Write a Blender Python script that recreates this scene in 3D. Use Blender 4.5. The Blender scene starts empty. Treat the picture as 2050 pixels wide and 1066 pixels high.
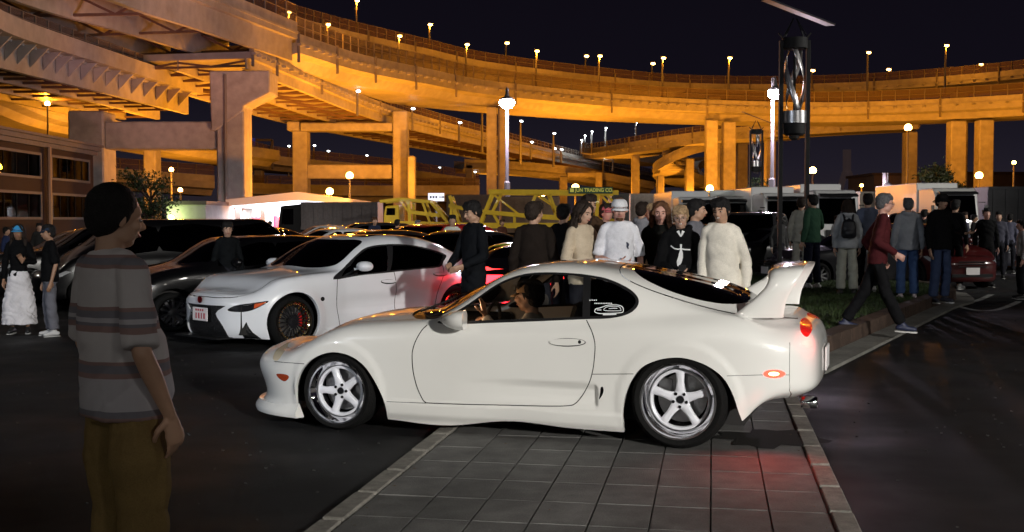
import bpy, bmesh, math, random
import numpy as np
from mathutils import Vector, Matrix, geometry
R = math.radians
SC = bpy.context.scene
COL = SC.collection
random.seed(7); rng = np.random.default_rng(7)

# ------------------------------------------------------------------ camera, world, exposure
FOC = 2300.0; EYE = 1.59; PIT = math.atan(93/2300)
cam = bpy.data.cameras.new('camera'); cam.lens = 36*FOC/2050; cam.sensor_width = 36
cam.clip_start = .05; cam.clip_end = 4000
cam_o = bpy.data.objects.new('camera', cam); COL.objects.link(cam_o)
cam_o.location = (0, 0, EYE); cam_o.rotation_euler = (math.pi/2-PIT, 0, 0)
SC.camera = cam_o
W = bpy.data.worlds.new('World'); SC.world = W; W.use_nodes = True
SC.view_settings.view_transform = 'Standard'; SC.view_settings.look = 'None'
SC.view_settings.exposure = 0; SC.view_settings.gamma = 1
SC.cycles.use_adaptive_sampling = True; SC.cycles.adaptive_threshold = .02
SC.cycles.use_denoising = True
SC.cycles.max_bounces = 6; SC.cycles.diffuse_bounces = 2; SC.cycles.glossy_bounces = 3
SC.cycles.transmission_bounces = 4; SC.cycles.transparent_max_bounces = 8
SC.cycles.sample_clamp_indirect = 3
SC.cycles.caustics_reflective = False; SC.cycles.caustics_refractive = False

# night sky: dark blue-black overhead, faint city glow low down
wn = W.node_tree.nodes; wl = W.node_tree.links; bg = wn['Background']
tc = wn.new('ShaderNodeTexCoord'); sp = wn.new('ShaderNodeSeparateXYZ'); wr = wn.new('ShaderNodeValToRGB')
wl.new(tc.outputs['Generated'], sp.inputs[0]); wl.new(sp.outputs['Z'], wr.inputs[0])
e = wr.color_ramp.elements
e[0].position = 0.0; e[0].color = (.020, .015, .019, 1)
e[1].position = .42; e[1].color = (.0020, .0015, .0028, 1)
k = wr.color_ramp.elements.new(.045); k.color = (.0125, .0105, .0175, 1)
k = wr.color_ramp.elements.new(.12); k.color = (.0052, .0042, .0080, 1)
wl.new(wr.outputs[0], bg.inputs[0]); bg.inputs[1].default_value = 1.0

UPV = np.array([0, math.sin(PIT), math.cos(PIT)]); FWV = np.array([0, math.cos(PIT), -math.sin(PIT)])
CAMP = np.array([0, 0, EYE])
def ray(px, py): return np.array([(px-1025)/FOC, 0, 0]) + UPV*(533-py)/FOC + FWV
def gnd(px, py, z=0.0):
    v = ray(px, py); return Vector(CAMP+v*(z-EYE)/v[2])
def at(px, py, Y):
    v = ray(px, py); return Vector(CAMP+v*Y/v[1])
def proj(p):
    q = np.asarray(p, float)-CAMP
    zc = q@FWV
    return np.stack([1025+FOC*q[..., 0]/zc, 533-FOC*(q@UPV)/zc], -1)

# ------------------------------------------------------------------ objects
def link(o, parent=None):
    COL.objects.link(o)
    if parent is not None: o.parent = parent
    return o
def root(name, label, cat, loc=(0, 0, 0), rz=0, group=None):
    o = bpy.data.objects.new(name, None); o.empty_display_size = .2
    o.location = loc; o.rotation_euler = (0, 0, rz)
    o['label'] = label; o['category'] = cat
    if group: o['group'] = group
    return link(o)
def tag(o, label=None, cat=None, group=None, kind=None):
    if label: o['label'] = label
    if cat: o['category'] = cat
    if group: o['group'] = group
    if kind: o['kind'] = kind
    return o
def mobj(name, v, f, mat, parent=None, smooth=False, loc=None, sharp=None):
    me = bpy.data.meshes.new(name)
    me.from_pydata([tuple(map(float, p)) for p in v], [], [tuple(map(int, q)) for q in f])
    if mat is not None:
        for m in (mat if isinstance(mat, (list, tuple)) else [mat]): me.materials.append(m)
    if smooth:
        me.polygons.foreach_set('use_smooth', [True]*len(me.polygons))
        if sharp: me.set_sharp_from_angle(angle=R(sharp))
    o = bpy.data.objects.new(name, me)
    if loc is not None: o.location = loc
    return link(o, parent)
class MB:
    """collects simple solids, built as one mesh"""
    def __init__(s): s.v = []; s.f = []; s.m = []; s.mi = 0
    def add(s, v, f):
        n = len(s.v); s.v += [tuple(map(float, p)) for p in v]; s.f += [tuple(n+int(i) for i in q) for q in f]
        s.m += [s.mi]*len(f); return s
    def box(s, c, d, rz=0, ry=0, rx=0, taper=1.0):
        x, y, z = d[0]/2, d[1]/2, d[2]/2
        v = [(-x, -y, -z), (x, -y, -z), (x, y, -z), (-x, y, -z), (-x*taper, -y*taper, z), (x*taper, -y*taper, z), (x*taper, y*taper, z), (-x*taper, y*taper, z)]
        M = Matrix.Translation(Vector(c)) @ Matrix.Rotation(rz, 4, 'Z') @ Matrix.Rotation(ry, 4, 'Y') @ Matrix.Rotation(rx, 4, 'X')
        return s.add([M @ Vector(p) for p in v], [(3, 2, 1, 0), (4, 5, 6, 7), (0, 1, 5, 4), (1, 2, 6, 5), (2, 3, 7, 6), (3, 0, 4, 7)])
    def box2(s, a, b):
        return s.box([(a[i]+b[i])/2 for i in range(3)], [abs(b[i]-a[i]) for i in range(3)])
    def bar(s, a, b, w, h=None, up=(0, 0, 1)):
        a = Vector(a); b = Vector(b); h = h or w; d = (b-a).normalized(); u = Vector(up)
        if abs(d.dot(u)) > .99: u = Vector((1, 0, 0))
        r = d.cross(u).normalized(); u = r.cross(d)
        v = [p + r*sx*w/2 + u*sz*h/2 for p in (a, b) for sx, sz in ((-1, -1), (1, -1), (1, 1), (-1, 1))]
        return s.add(v, [(0, 1, 2, 3), (7, 6, 5, 4), (0, 4, 5, 1), (1, 5, 6, 2), (2, 6, 7, 3), (3, 7, 4, 0)])
    def tube(s, pts, r, n=10, cap=True):
        pts = [Vector(p) for p in pts]; rs = r if isinstance(r, (list, tuple)) else [r]*len(pts)
        v = []; f = []; ref = Vector((0, 0, 1))
        for i, p in enumerate(pts):
            d = (pts[min(i+1, len(pts)-1)]-pts[max(i-1, 0)]).normalized()
            u = ref if abs(d.dot(ref)) < .95 else Vector((1, 0, 0))
            a = d.cross(u).normalized(); b = a.cross(d)
            v += [p + (a*math.cos(t)+b*math.sin(t))*rs[i] for t in [2*math.pi*k/n for k in range(n)]]
        for i in range(len(pts)-1):
            for k in range(n):
                f.append((i*n+k, i*n+(k+1) % n, (i+1)*n+(k+1) % n, (i+1)*n+k))
        if cap: f += [tuple(range(n-1, -1, -1)), tuple((len(pts)-1)*n+k for k in range(n))]
        return s.add(v, f)
    def lathe(s, prof, n=24, axis='z', c=(0, 0, 0), close=False):
        v = []; f = []
        for (r, h) in prof:
            for k in range(n):
                t = 2*math.pi*k/n; x, y = r*math.cos(t), r*math.sin(t)
                p = {'z': (x, y, h), 'y': (x, h, y), 'x': (h, x, y)}[axis]
                v.append((p[0]+c[0], p[1]+c[1], p[2]+c[2]))
        m = len(prof)
        for i in range(m-1 if not close else m):
            j = (i+1) % m
            for k in range(n): f.append((i*n+k, i*n+(k+1) % n, j*n+(k+1) % n, j*n+k))
        return s.add(v, f)
    def prism(s, poly, z0, z1, axis='z'):
        n = len(poly)
        def P(a, b, h): return {'z': (a, b, h), 'y': (a, h, b), 'x': (h, a, b)}[axis]
        v = [P(a, b, z0) for a, b in poly]+[P(a, b, z1) for a, b in poly]
        f = [tuple(range(n-1, -1, -1)), tuple(range(n, 2*n))]+[(i, (i+1) % n, n+(i+1) % n, n+i) for i in range(n)]
        return s.add(v, f)
    def xf(s, M, start=0):
        s.v = s.v[:start]+[tuple(M @ Vector(p)) for p in s.v[start:]]; return s
    def build(s, name, mat, parent=None, smooth=False, sharp=None, bevel=0, loc=None):
        o = mobj(name, s.v, s.f, mat, parent, False, loc)
        me = o.data
        bm = bmesh.new(); bm.from_mesh(me)
        if bevel: bmesh.ops.bevel(bm, geom=bm.edges[:], offset=bevel, segments=1, affect='EDGES', clamp_overlap=True)
        bmesh.ops.recalc_face_normals(bm, faces=bm.faces[:])
        bm.to_mesh(me); bm.free()
        if len(set(s.m)) > 1 and not bevel:
            me.polygons.foreach_set('material_index', s.m)
        if smooth:
            me.polygons.foreach_set('use_smooth', [True]*len(me.polygons)); me.set_sharp_from_angle(angle=R(sharp or 35))
        return o
def ell(mb, c, r, rot=None, n=14, m=9):
    v = []; f = []
    Rm = rot or Matrix.Identity(3)
    for i in range(m+1):
        a = math.pi*i/m
        for k in range(n):
            b = 2*math.pi*k/n; v.append(Vector(c)+Rm @ Vector((r[0]*math.sin(a)*math.cos(b), r[1]*math.sin(a)*math.sin(b), r[2]*math.cos(a))))
    for i in range(m):
        for k in range(n): f.append((i*n+k, i*n+(k+1) % n, (i+1)*n+(k+1) % n, (i+1)*n+k))
    mb.add(v, f)
def copy_tree(o, loc=None, rz=None, label=None, parent=None, name=None):
    c = o.copy(); COL.objects.link(c)
    if parent is not None: c.parent = parent
    if loc is not None: c.location = loc
    if rz is not None: c.rotation_euler.z = rz
    if label: c['label'] = label
    for ch in list(o.children): copy_tree(ch, parent=c)
    return c

# ------------------------------------------------------------------ materials
def mat(name, col, rough=.5, metal=0, coat=0, emit=None, es=0, trans=0, spec=.5, noise=None, bump=None, ior=1.45, alpha=1, coatr=.03, wpos=False):
    m = bpy.data.materials.new(name); m.use_nodes = True
    nt = m.node_tree; b = nt.nodes['Principled BSDF']
    b.inputs['Base Color'].default_value = (*col, 1); b.inputs['Roughness'].default_value = rough
    b.inputs['Metallic'].default_value = metal; b.inputs['Coat Weight'].default_value = coat
    b.inputs['Coat Roughness'].default_value = coatr
    b.inputs['Specular IOR Level'].default_value = spec; b.inputs['Transmission Weight'].default_value = trans
    b.inputs['IOR'].default_value = ior; b.inputs['Alpha'].default_value = alpha
    if emit: b.inputs['Emission Color'].default_value = (*emit, 1); b.inputs['Emission Strength'].default_value = es
    def co():
        if wpos: return nt.nodes.new('ShaderNodeNewGeometry').outputs['Position']
        t = nt.nodes.new('ShaderNodeTexCoord'); return t.outputs['Object']
    if noise:       # list of (scale, amount, detail): darkens / lightens the base colour
        prev = None
        for (sc, amt, det) in noise:
            n = nt.nodes.new('ShaderNodeTexNoise'); n.inputs['Scale'].default_value = sc; n.inputs['Detail'].default_value = det
            nt.links.new(co(), n.inputs['Vector'])
            mr = nt.nodes.new('ShaderNodeMapRange'); mr.inputs[1].default_value = .3; mr.inputs[2].default_value = .7
            mr.inputs[3].default_value = 1-amt; mr.inputs[4].default_value = 1+amt
            nt.links.new(n.outputs['Fac'], mr.inputs[0])
            if prev is None: prev = mr.outputs[0]
            else:
                mu = nt.nodes.new('ShaderNodeMath'); mu.operation = 'MULTIPLY'
                nt.links.new(prev, mu.inputs[0]); nt.links.new(mr.outputs[0], mu.inputs[1]); prev = mu.outputs[0]
        if wpos:
            oi = nt.nodes.new('ShaderNodeObjectInfo'); m2 = nt.nodes.new('ShaderNodeMapRange'); m2.inputs[3].default_value = .91; m2.inputs[4].default_value = 1.09; nt.links.new(oi.outputs['Random'], m2.inputs[0])
            mu = nt.nodes.new('ShaderNodeMath'); mu.operation = 'MULTIPLY'; nt.links.new(prev, mu.inputs[0]); nt.links.new(m2.outputs[0], mu.inputs[1]); prev = mu.outputs[0]
        vm = nt.nodes.new('ShaderNodeVectorMath'); vm.operation = 'SCALE'; vm.inputs[0].default_value = col
        nt.links.new(prev, vm.inputs['Scale']); nt.links.new(vm.outputs[0], b.inputs['Base Color'])
        m['_k'] = 1
    if bump:
        n = nt.nodes.new('ShaderNodeTexNoise'); n.inputs['Scale'].default_value = bump[0]; n.inputs['Detail'].default_value = bump[2] if len(bump) > 2 else 4
        nt.links.new(co(), n.inputs['Vector'])
        bp = nt.nodes.new('ShaderNodeBump'); bp.inputs['Strength'].default_value = bump[1]; bp.inputs['Distance'].default_value = bump[3] if len(bump) > 3 else .02
        nt.links.new(n.outputs['Fac'], bp.inputs['Height']); nt.links.new(bp.outputs[0], b.inputs['Normal'])
    return m
def emat(name, col, s):
    return mat(name, (0.02, .02, .02), .5, emit=col, es=s)
def lamp(kind, loc, power, col, name='lamp_light', size=.2, aim=None, angle=None, blend=.5, parent=None):
    l = bpy.data.lights.new(name, kind); l.energy = power; l.color = col
    if kind == 'AREA': l.size = size
    else: l.shadow_soft_size = size
    if kind == 'SPOT': l.spot_size = angle or R(120); l.spot_blend = blend
    o = bpy.data.objects.new(name, l); o.location = loc
    if aim is not None: o.rotation_euler = (Vector(aim)-Vector(loc)).to_track_quat('-Z', 'Y').to_euler()
    return link(o, parent)

# ------------------------------------------------------------------ smooth surface through a control net
def _bs_mat(n, m, sym0=False, sym1=False):
    """rows: sample params t in [0,n-1] (m samples) -> weights over n control points (uniform cubic B-spline, natural ends)"""
    t = np.linspace(0, n-1, m) if np.isscalar(m) else np.asarray(m, float)
    i = np.clip(np.floor(t).astype(int), 0, n-2); f = t-i
    w = np.stack([(1-f)**3/6, (3*f**3-6*f**2+4)/6, (-3*f**3+3*f**2+3*f+1)/6, f**3/6], 1)
    M = np.zeros((len(t), n+2))
    for k in range(4): M[np.arange(len(t)), i+k] += w[:, k]
    A = M[:, 1:-1].copy()   # ghosts: P-1 = 2P0-P1, Pn = 2Pn-1 - Pn-2
    A[:, 0] += 2*M[:, 0]; A[:, 1] -= M[:, 0]
    A[:, -1] += 2*M[:, -1]; A[:, -2] -= M[:, -1]
    return A
def sst(a, b, x):
    t = np.clip((np.asarray(x)-a)/(b-a), 0, 1); return t*t*(3-2*t)
class Surf:
    """half of a car body: net[i, j] = (x, y, z); y mirrored across the end columns when sym"""
    def __init__(s, net, fix=3):
        net = np.asarray(net, float); s.n, s.m = net.shape[:2]
        # mirror ghost columns beyond nose, tail and centreline
        s.g = 3
        fl = np.array([1, -1, 1])
        a = np.concatenate([net[3:0:-1]*fl, net, net[-2:-5:-1]*fl], 0)
        a = np.concatenate([a, a[:, -2:-5:-1]*fl], 1)
        N, Mm = a.shape[:2]; C = a.copy()
        Au = _bs_mat(N, np.arange(N)); Av = _bs_mat(Mm, np.arange(Mm))
        for _ in range(fix):
            C += a-np.einsum('ia,abk,jb->ijk', Au, C, Av)
        s.C = C; s.N = N; s.M = Mm; s.disp = None
    def grid(s, us, vs):
        P = np.einsum('ia,abk,jb->ijk', _bs_mat(s.N, np.asarray(us)+s.g), s.C, _bs_mat(s.M, np.asarray(vs)))
        return s.disp(P.reshape(-1, 3)).reshape(P.shape) if s.disp else P
    def ev(s, u, v):
        u = np.clip(np.asarray(u, float), 0, s.n-1); v = np.clip(np.asarray(v, float), 0, s.m-1)
        A = _bs_mat(s.N, u+s.g); B = _bs_mat(s.M, v)
        P = np.einsum('ia,abk,ib->ik', A, s.C, B)
        return s.disp(P) if s.disp else P
    def nor(s, u, v, e=1e-3):
        u = np.asarray(u, float); v = np.asarray(v, float)
        un = np.clip(u, 0.002, s.n-1.002); vn = np.clip(v, 0.002, s.m-1.002)
        a = s.ev(un+e, vn)-s.ev(un-e, vn); b = s.ev(un, vn+e)-s.ev(un, vn-e)
        n = np.cross(a, b); l = np.linalg.norm(n, axis=1, keepdims=True); l[l < 1e-12] = 1
        n = n/l
        return n
    def solve(s, fun, tgt, seedmask=None, urange=None, vrange=None):
        """fun(points)->2d ; find uv for each 2-D target"""
        U = np.linspace(0, s.n-1, (s.n-1)*8+1); V = np.linspace(0, s.m-1, (s.m-1)*8+1)
        G = s.grid(U, V); Q = fun(G.reshape(-1, 3)); UU, VV = np.meshgrid(U, V, indexing='ij'); UU = UU.ravel(); VV = VV.ravel()
        ok = np.ones(len(UU), bool)
        if urange: ok &= (UU >= urange[0]) & (UU <= urange[1])
        if vrange: ok &= (VV >= vrange[0]) & (VV <= vrange[1])
        if seedmask is not None: ok &= seedmask(G.reshape(-1, 3), UU, VV)
        UU = UU[ok]; VV = VV[ok]; Q = Q[ok]
        tgt = np.asarray(tgt, float); out = []
        idx = [int(np.argmin(((Q-t)**2).sum(1))) for t in tgt]
        u = UU[idx].copy(); v = VV[idx].copy(); h = 1e-3
        for it in range(12):
            p = fun(s.ev(u, v)); e = tgt-p
            uh = np.where(u > s.n-1-h, u-h, u+h); vh = np.where(v > s.m-1-h, v-h, v+h)
            a = (fun(s.ev(uh, v))-p)/(uh-u)[:, None]; b = (fun(s.ev(u, vh))-p)/(vh-v)[:, None]
            det = a[:, 0]*b[:, 1]-a[:, 1]*b[:, 0]; det = np.where(abs(det) < 1e-9, 1e-9, det)
            du = (e[:, 0]*b[:, 1]-e[:, 1]*b[:, 0])/det; dv = (a[:, 0]*e[:, 1]-a[:, 1]*e[:, 0])/det
            u = np.clip(u+np.clip(du, -.5, .5), 0, s.n-1); v = np.clip(v+np.clip(dv, -.5, .5), 0, s.m-1)
        # keep the seed where the search ran away
        err = np.abs(fun(s.ev(u, v))-tgt).max(1); e0 = np.abs(Q[idx]-tgt).max(1)
        bad = err > e0+1e-6
        u[bad] = UU[idx][bad]; v[bad] = VV[idx][bad]
        return np.stack([u, v], 1)
def dens(poly, step, closed=True):
    """resample a polyline so that no segment is longer than step"""
    out = []; n = len(poly)
    for i in range(n if closed else n-1):
        a = np.asarray(poly[i], float); b = np.asarray(poly[(i+1) % n], float)
        k = max(1, int(math.ceil(np.linalg.norm(b-a)/step)))
        out += [a+(b-a)*t/k for t in range(k)]
    if not closed: out.append(np.asarray(poly[-1], float))
    return np.array(out)
def smoothline(pts, n=6, closed=False):
    """Catmull-Rom through points"""
    P = [np.asarray(p, float) for p in pts]; m = len(P); out = []
    rngi = range(m if closed else m-1)
    for i in rngi:
        p1, p2 = P[i], P[(i+1) % m]
        p0 = P[i-1] if (closed or i > 0) else 2*p1-p2
        p3 = P[(i+2) % m] if (closed or i+2 < m) else 2*p2-p1
        for k in range(n):
            t = k/n
            out.append(.5*((2*p1)+(-p0+p2)*t+(2*p0-5*p1+4*p2-p3)*t*t+(-p0+3*p1-3*p2+p3)*t**3))
    if not closed: out.append(P[-1])
    return np.array(out)
def strip(line, w):
    """closed polygon of width w about an open polyline (2-D)"""
    L = np.asarray(line, float); d = np.gradient(L, axis=0); d /= np.linalg.norm(d, axis=1, keepdims=True)+1e-9
    n = np.stack([-d[:, 1], d[:, 0]], 1)*w/2
    return np.concatenate([L+n, (L-n)[::-1]], 0)
def inpoly(P, poly):
    x, y = P[:, 0], P[:, 1]; c = np.zeros(len(P), bool); n = len(poly); j = n-1
    for i in range(n):
        xi, yi = poly[i]; xj, yj = poly[j]
        if yi != yj:
            m = ((yi > y) != (yj > y)) & (x < (xj-xi)*(y-yi)/(yj-yi)+xi); c ^= m
        j = i
    return c
def offset_poly(P, d):
    P = np.asarray(P, float); a = np.roll(P, 1, 0); b = np.roll(P, -1, 0); t = b-a; t /= np.linalg.norm(t, axis=1, keepdims=True)+1e-9
    n = np.stack([-t[:, 1], t[:, 0]], 1); A = .5*np.sum(P[:, 0]*b[:, 1]-b[:, 0]*P[:, 1])
    return P+n*d*(1 if A > 0 else -1)      # d > 0 goes inwards

def cut_surface(s, regions, du=10, dv=8, keep=None):
    """regions: list of (name, uv polygon); later ones win. returns verts(uv), tris, region index per tri"""
    us = np.linspace(0, s.n-1, (s.n-1)*du+1); vs = np.linspace(0, s.m-1, (s.m-1)*dv+1)
    UU, VV = np.meshgrid(us, vs, indexing='ij'); pts = [Vector((a, b)) for a, b in zip(UU.ravel(), VV.ravel())]
    edges = []; step = .12
    for name, poly in regions:
        k = len(pts); P = dens(poly, step); n = len(P)
        pts += [Vector((float(a), float(b))) for a, b in P]
        edges += [(k+i, k+(i+1) % n) for i in range(n)]
    r = geometry.delaunay_2d_cdt(pts, edges, [], 0, 1e-5, False)
    V = np.array([(p[0], p[1]) for p in r[0]]); T = np.array([f for f in r[2] if len(f) == 3])
    c = V[T].mean(1); lab = np.zeros(len(T), int)-1
    for i, (name, poly) in enumerate(regions): lab[inpoly(c, poly)] = i
    return V, T, lab
# ------------------------------------------------------------------ shared materials
def glass_mat(name, tint, refl=1.0, ior=1.5):
    m = bpy.data.materials.new(name); m.use_nodes = True; nt = m.node_tree; nt.nodes.clear()
    o = nt.nodes.new('ShaderNodeOutputMaterial'); t = nt.nodes.new('ShaderNodeBsdfTransparent'); t.inputs[0].default_value = (*tint, 1)
    g = nt.nodes.new('ShaderNodeBsdfGlossy'); g.inputs['Roughness'].default_value = .015; g.inputs['Color'].default_value = (refl, refl, refl, 1)
    f = nt.nodes.new('ShaderNodeFresnel'); f.inputs[0].default_value = ior; x = nt.nodes.new('ShaderNodeMixShader')
    nt.links.new(f.outputs[0], x.inputs[0]); nt.links.new(t.outputs[0], x.inputs[1]); nt.links.new(g.outputs[0], x.inputs[2]); nt.links.new(x.outputs[0], o.inputs[0])
    return m
def paint(name, col, flake=.02, rough=.28):
    return mat(name, col, rough, coat=1, coatr=.02, noise=[(3, flake, 2)], bump=(900, .03, 0, .0004))
M = dict(
    pearl=paint('cream_white_paint', (.80, .795, .765), .012), silverwhite=paint('cool_white_paint', (.74, .76, .80), .012),
    black=mat('black_trim', (.012, .012, .013), .35), rubber=mat('tyre_rubber', (.006, .006, .006), .85, bump=(60, .3, 3), spec=.2),
    dark=mat('dark_interior', (.018, .017, .017), .8), gap=mat('panel_gap_shadow_seal', (.01, .01, .01), .9),
    chrome=mat('polished_metal', (.82, .82, .84), .06, 1), steel=mat('brushed_steel', (.45, .45, .46), .35, 1, noise=[(30, .1, 3)]),
    wheelwhite=mat('white_wheel_paint', (.78, .79, .85), .3, coat=.6), wheelblack=mat('black_wheel_paint', (.012, .012, .014), .2, coat=.5),
    tint=glass_mat('tinted_glass', (.35, .36, .37)), deeptint=glass_mat('dark_tinted_glass', (.02, .02, .022)),
    clear=glass_mat('clear_glass', (.86, .88, .88)),
    redlens=mat('red_lens', (.35, .01, .01), .12, coat=1, emit=(1, .02, .015), es=.5, bump=(60, .6, 1)),
    redlit=emat('lit_red_marker', (1, .04, .02), 5), redcore=emat('lit_marker_bulb', (1, .35, .12), 14),
    amber=mat('amber_lens', (.35, .05, .015), .15, coat=1), plate=mat('number_plate_white', (.75, .72, .72), .4),
    decal=mat('white_vinyl_decal', (.85, .88, .9), .5), goldlip=mat('pale_gold_lip', (.80, .66, .42), .1, 1), gold=mat('gold_metal', (.75, .5, .12), .3, 1),
    redpaint=mat('red_caliper_paint', (.5, .01, .01), .3, coat=.5),
)
# ------------------------------------------------------------------ ground
def asphalt():
    m = mat('asphalt', (.010, .010, .011), .72, noise=[(.35, .35, 4), (3.2, .22, 4), (220, .5, 2)], bump=(260, .9, 3, .006), spec=.28)
    nt = m.node_tree; b = nt.nodes['Principled BSDF']; n = nt.nodes.new('ShaderNodeTexNoise'); n.inputs['Scale'].default_value = .6; n.inputs['Detail'].default_value = 6
    t = nt.nodes.new('ShaderNodeTexCoord'); nt.links.new(t.outputs['Object'], n.inputs['Vector'])
    r = nt.nodes.new('ShaderNodeMapRange'); r.inputs[1].default_value = .35; r.inputs[2].default_value = .65; r.inputs[3].default_value = .50; r.inputs[4].default_value = .85
    nt.links.new(n.outputs['Fac'], r.inputs[0]); nt.links.new(r.outputs[0], b.inputs['Roughness']); return m
M['asphalt'] = asphalt()
g = MB(); g.add([(-900, -60, 0), (900, -60, 0), (900, 2500, 0), (-900, 2500, 0)], [(0, 1, 2, 3)]); tag(g.build('ground', M['asphalt']), kind='structure')
# paved strip: eight columns of slabs between concrete kerb stones
th = R(9.9); su = Vector((math.sin(th), math.cos(th), 0)); sv = Vector((math.cos(th), -math.sin(th), 0))
p0 = gnd(1171, 1066, .03); SW = .304
cols = [-4.12, -3.0, -2.0, -1.0, 0, 1.02, 2.03, 3.05, 4.06]
strip_o = MB(); a = p0+sv*(-4.5*SW)-su*4.2; b_ = p0+sv*(4.5*SW)-su*4.2; L = 9.2
strip_o.add([a+Vector((0, 0, -.014)), b_+Vector((0, 0, -.014)), b_+su*L+Vector((0, 0, -.014)), a+su*L+Vector((0, 0, -.014))], [(0, 1, 2, 3)])
ps = tag(strip_o.build('pavement', mat('joint_mortar', (.050, .048, .045), .95, noise=[(40, .3, 3)])), kind='structure')
TM = [mat('paving_slab', (c, c*.985, c*.95), .78, noise=[(1.3, .28, 5), (7, .24, 6), (90, .16, 3)], bump=(110, .7, 5, .005), wpos=True) for c in (.105, .100, .111)]
tm_ = {}
def slab(w, l, mi):
    key = (round(w, 2), round(l, 2), mi)
    if key not in tm_:
        t = MB(); t.box((0, 0, -.012), (w-.007, l-.007, .024), taper=.985); o = t.build('paving_slab', TM[mi], ps); tm_[key] = o.data; bpy.data.objects.remove(o)
    return tm_[key]
RL = .47
for r in range(-6, 10):
    for c in range(8):
        w = (cols[c+1]-cols[c])*SW; l = RL; off = 0
        q = p0+sv*((cols[c]+cols[c+1])/2*SW)+su*((r+.5)*RL+.12)
        o = bpy.data.objects.new('paving_slab', slab(w, l, random.choice((0, 0, 1, 2)))); o.location = (q.x, q.y, .030+random.uniform(-.0015, .0015)); o.rotation_euler = (random.uniform(-.003, .003), random.uniform(-.003, .003), -th); link(o, ps)
KM = mat('kerb_concrete', (.18, .17, .15), .85, noise=[(2, .25, 4), (16, .22, 5), (120, .2, 3)], bump=(90, .7, 4, .006), wpos=True)
ks = MB(); ks.box((0, 0, 0), (.125, .592, .075), taper=.94); k0 = ks.build('kerb_stone', KM, ps, bevel=.006); kd = k0.data; bpy.data.objects.remove(k0)
for sd_, cc in ((-1, -4.12*SW-.068), (1, 4.06*SW+.068)):
    for r in range(-5, 8):
        q = p0+sv*cc+su*((r+.5)*.6)
        if sd_ < 0 and r > 5: continue
        o = bpy.data.objects.new('kerb_stone', kd); o.location = (q.x, q.y, .002+random.uniform(-.002, .003)); o.rotation_euler = (0, random.uniform(-.01, .01), -th+random.uniform(-.004, .004)); link(o, ps)
# planted island with brown edging
isl = [gnd(1500, 800), gnd(1655, 748), gnd(1905, 622), gnd(1950, 606), gnd(1935, 590), gnd(1860, 580), gnd(1500, 560), gnd(1000, 560), gnd(1100, 640), gnd(1280, 800)]
isl = [p.xy for p in isl]
def poly_off(P, d): return [Vector(p) for p in offset_poly([tuple(p) for p in P], d)]
isl_s = [Vector(p) for p in smoothline([tuple(p) for p in isl[1:5]], 6)]+isl[5:]+[isl[0]]
GUT = mat('gutter_concrete', (.16, .155, .14), .85, noise=[(1.5, .3, 4), (20, .2, 4)], bump=(90, .5, 4, .006))
BR = mat('brown_edging_stone', (.055, .034, .024), .85, noise=[(3, .3, 4), (25, .3, 4)], bump=(60, .8, 4, .01), wpos=True)
A_ = poly_off(isl_s, .32); B_ = poly_off(isl_s, .36); C_ = poly_off(isl_s, .62)
m_ = MB(); n = len(isl_s)
m_.add([(p.x, p.y, .035) for p in isl_s]+[(p.x, p.y, .045) for p in A_]+[(p.x, p.y, -.02) for p in isl_s], [(i, (i+1) % n, n+(i+1) % n, n+i) for i in range(n)]+[(i, (i+1) % n, 2*n+(i+1) % n, 2*n+i) for i in range(n)])
isle = tag(m_.build('kerb', GUT), kind='structure')
def along(P, step):
    out = []; n = len(P)
    for i in range(n-1):
        a, b = P[i], P[i+1]; k = max(1, round((b-a).length/step))
        for t in range(k): out.append((a.lerp(b, (t)/k), a.lerp(b, (t+1)/k)))
    return out
ea = along(A_[:20], .5)
for i, (a, b) in enumerate(ea):       # separate edging blocks where the photograph shows them
    d = (b-a); l = d.length; d.normalize(); nn = Vector((-d.y, d.x)); cc = (a+b)/2+nn*.14
    t = MB(); t.box((0, 0, 0), (l-.012, .26, .24), taper=.96); o = t.build('edging_block', BR, isle, bevel=.008)
    o.location = (cc.x, cc.y, .10+random.uniform(-.004, .004)); o.rotation_euler = (random.uniform(-.02, .02), 0, math.atan2(d.y, d.x))
m_ = MB(); m_.add([(p.x, p.y, .185) for p in C_], [tuple(range(n))]); 
SOIL = mat('turf_soil', (.018, .026, .010), .95, noise=[(1.2, .4, 4), (20, .4, 4)], bump=(60, .9, 4, .02))
tag(m_.build('lawn', SOIL), kind='structure')
GR = mat('grass_blades', (.026, .045, .010), .7, noise=[(.9, .45, 3), (9, .3, 3)])
def grass(name, poly, z, dn, hmax, near=None):
    P = np.array([tuple(p)[:2] for p in poly]); lo, hi = P.min(0), P.max(0); area = (hi-lo).prod(); k = int(dn*area); k = min(k, 120000)
    q = rng.uniform(lo, hi, (k, 2)); q = q[inpoly(q, P)]; dd = q[:, 1]
    k = len(q); h = hmax*rng.uniform(.5, 1.2, k); a = rng.uniform(0, 2*math.pi, k); w = .004+.0006*dd/2; lx = rng.normal(0, .35, (k, 2))*h[:, None]
    v = np.empty((k, 3, 3)); c, s_ = np.cos(a)*w, np.sin(a)*w
    v[:, 0] = np.stack([q[:, 0]-c, q[:, 1]-s_, np.full(k, z)], 1); v[:, 1] = np.stack([q[:, 0]+c, q[:, 1]+s_, np.full(k, z)], 1); v[:, 2] = np.stack([q[:, 0]+lx[:, 0], q[:, 1]+lx[:, 1], z+h], 1)
    o = mobj(name, v.reshape(-1, 3), np.arange(k*3).reshape(-1, 3), GR); return tag(o, kind='stuff')
grass('grass', C_, .18, 900, .055)
far_isl = [gnd(1300, 545), gnd(1760, 545), gnd(1740, 520), gnd(1330, 520)]
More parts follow.
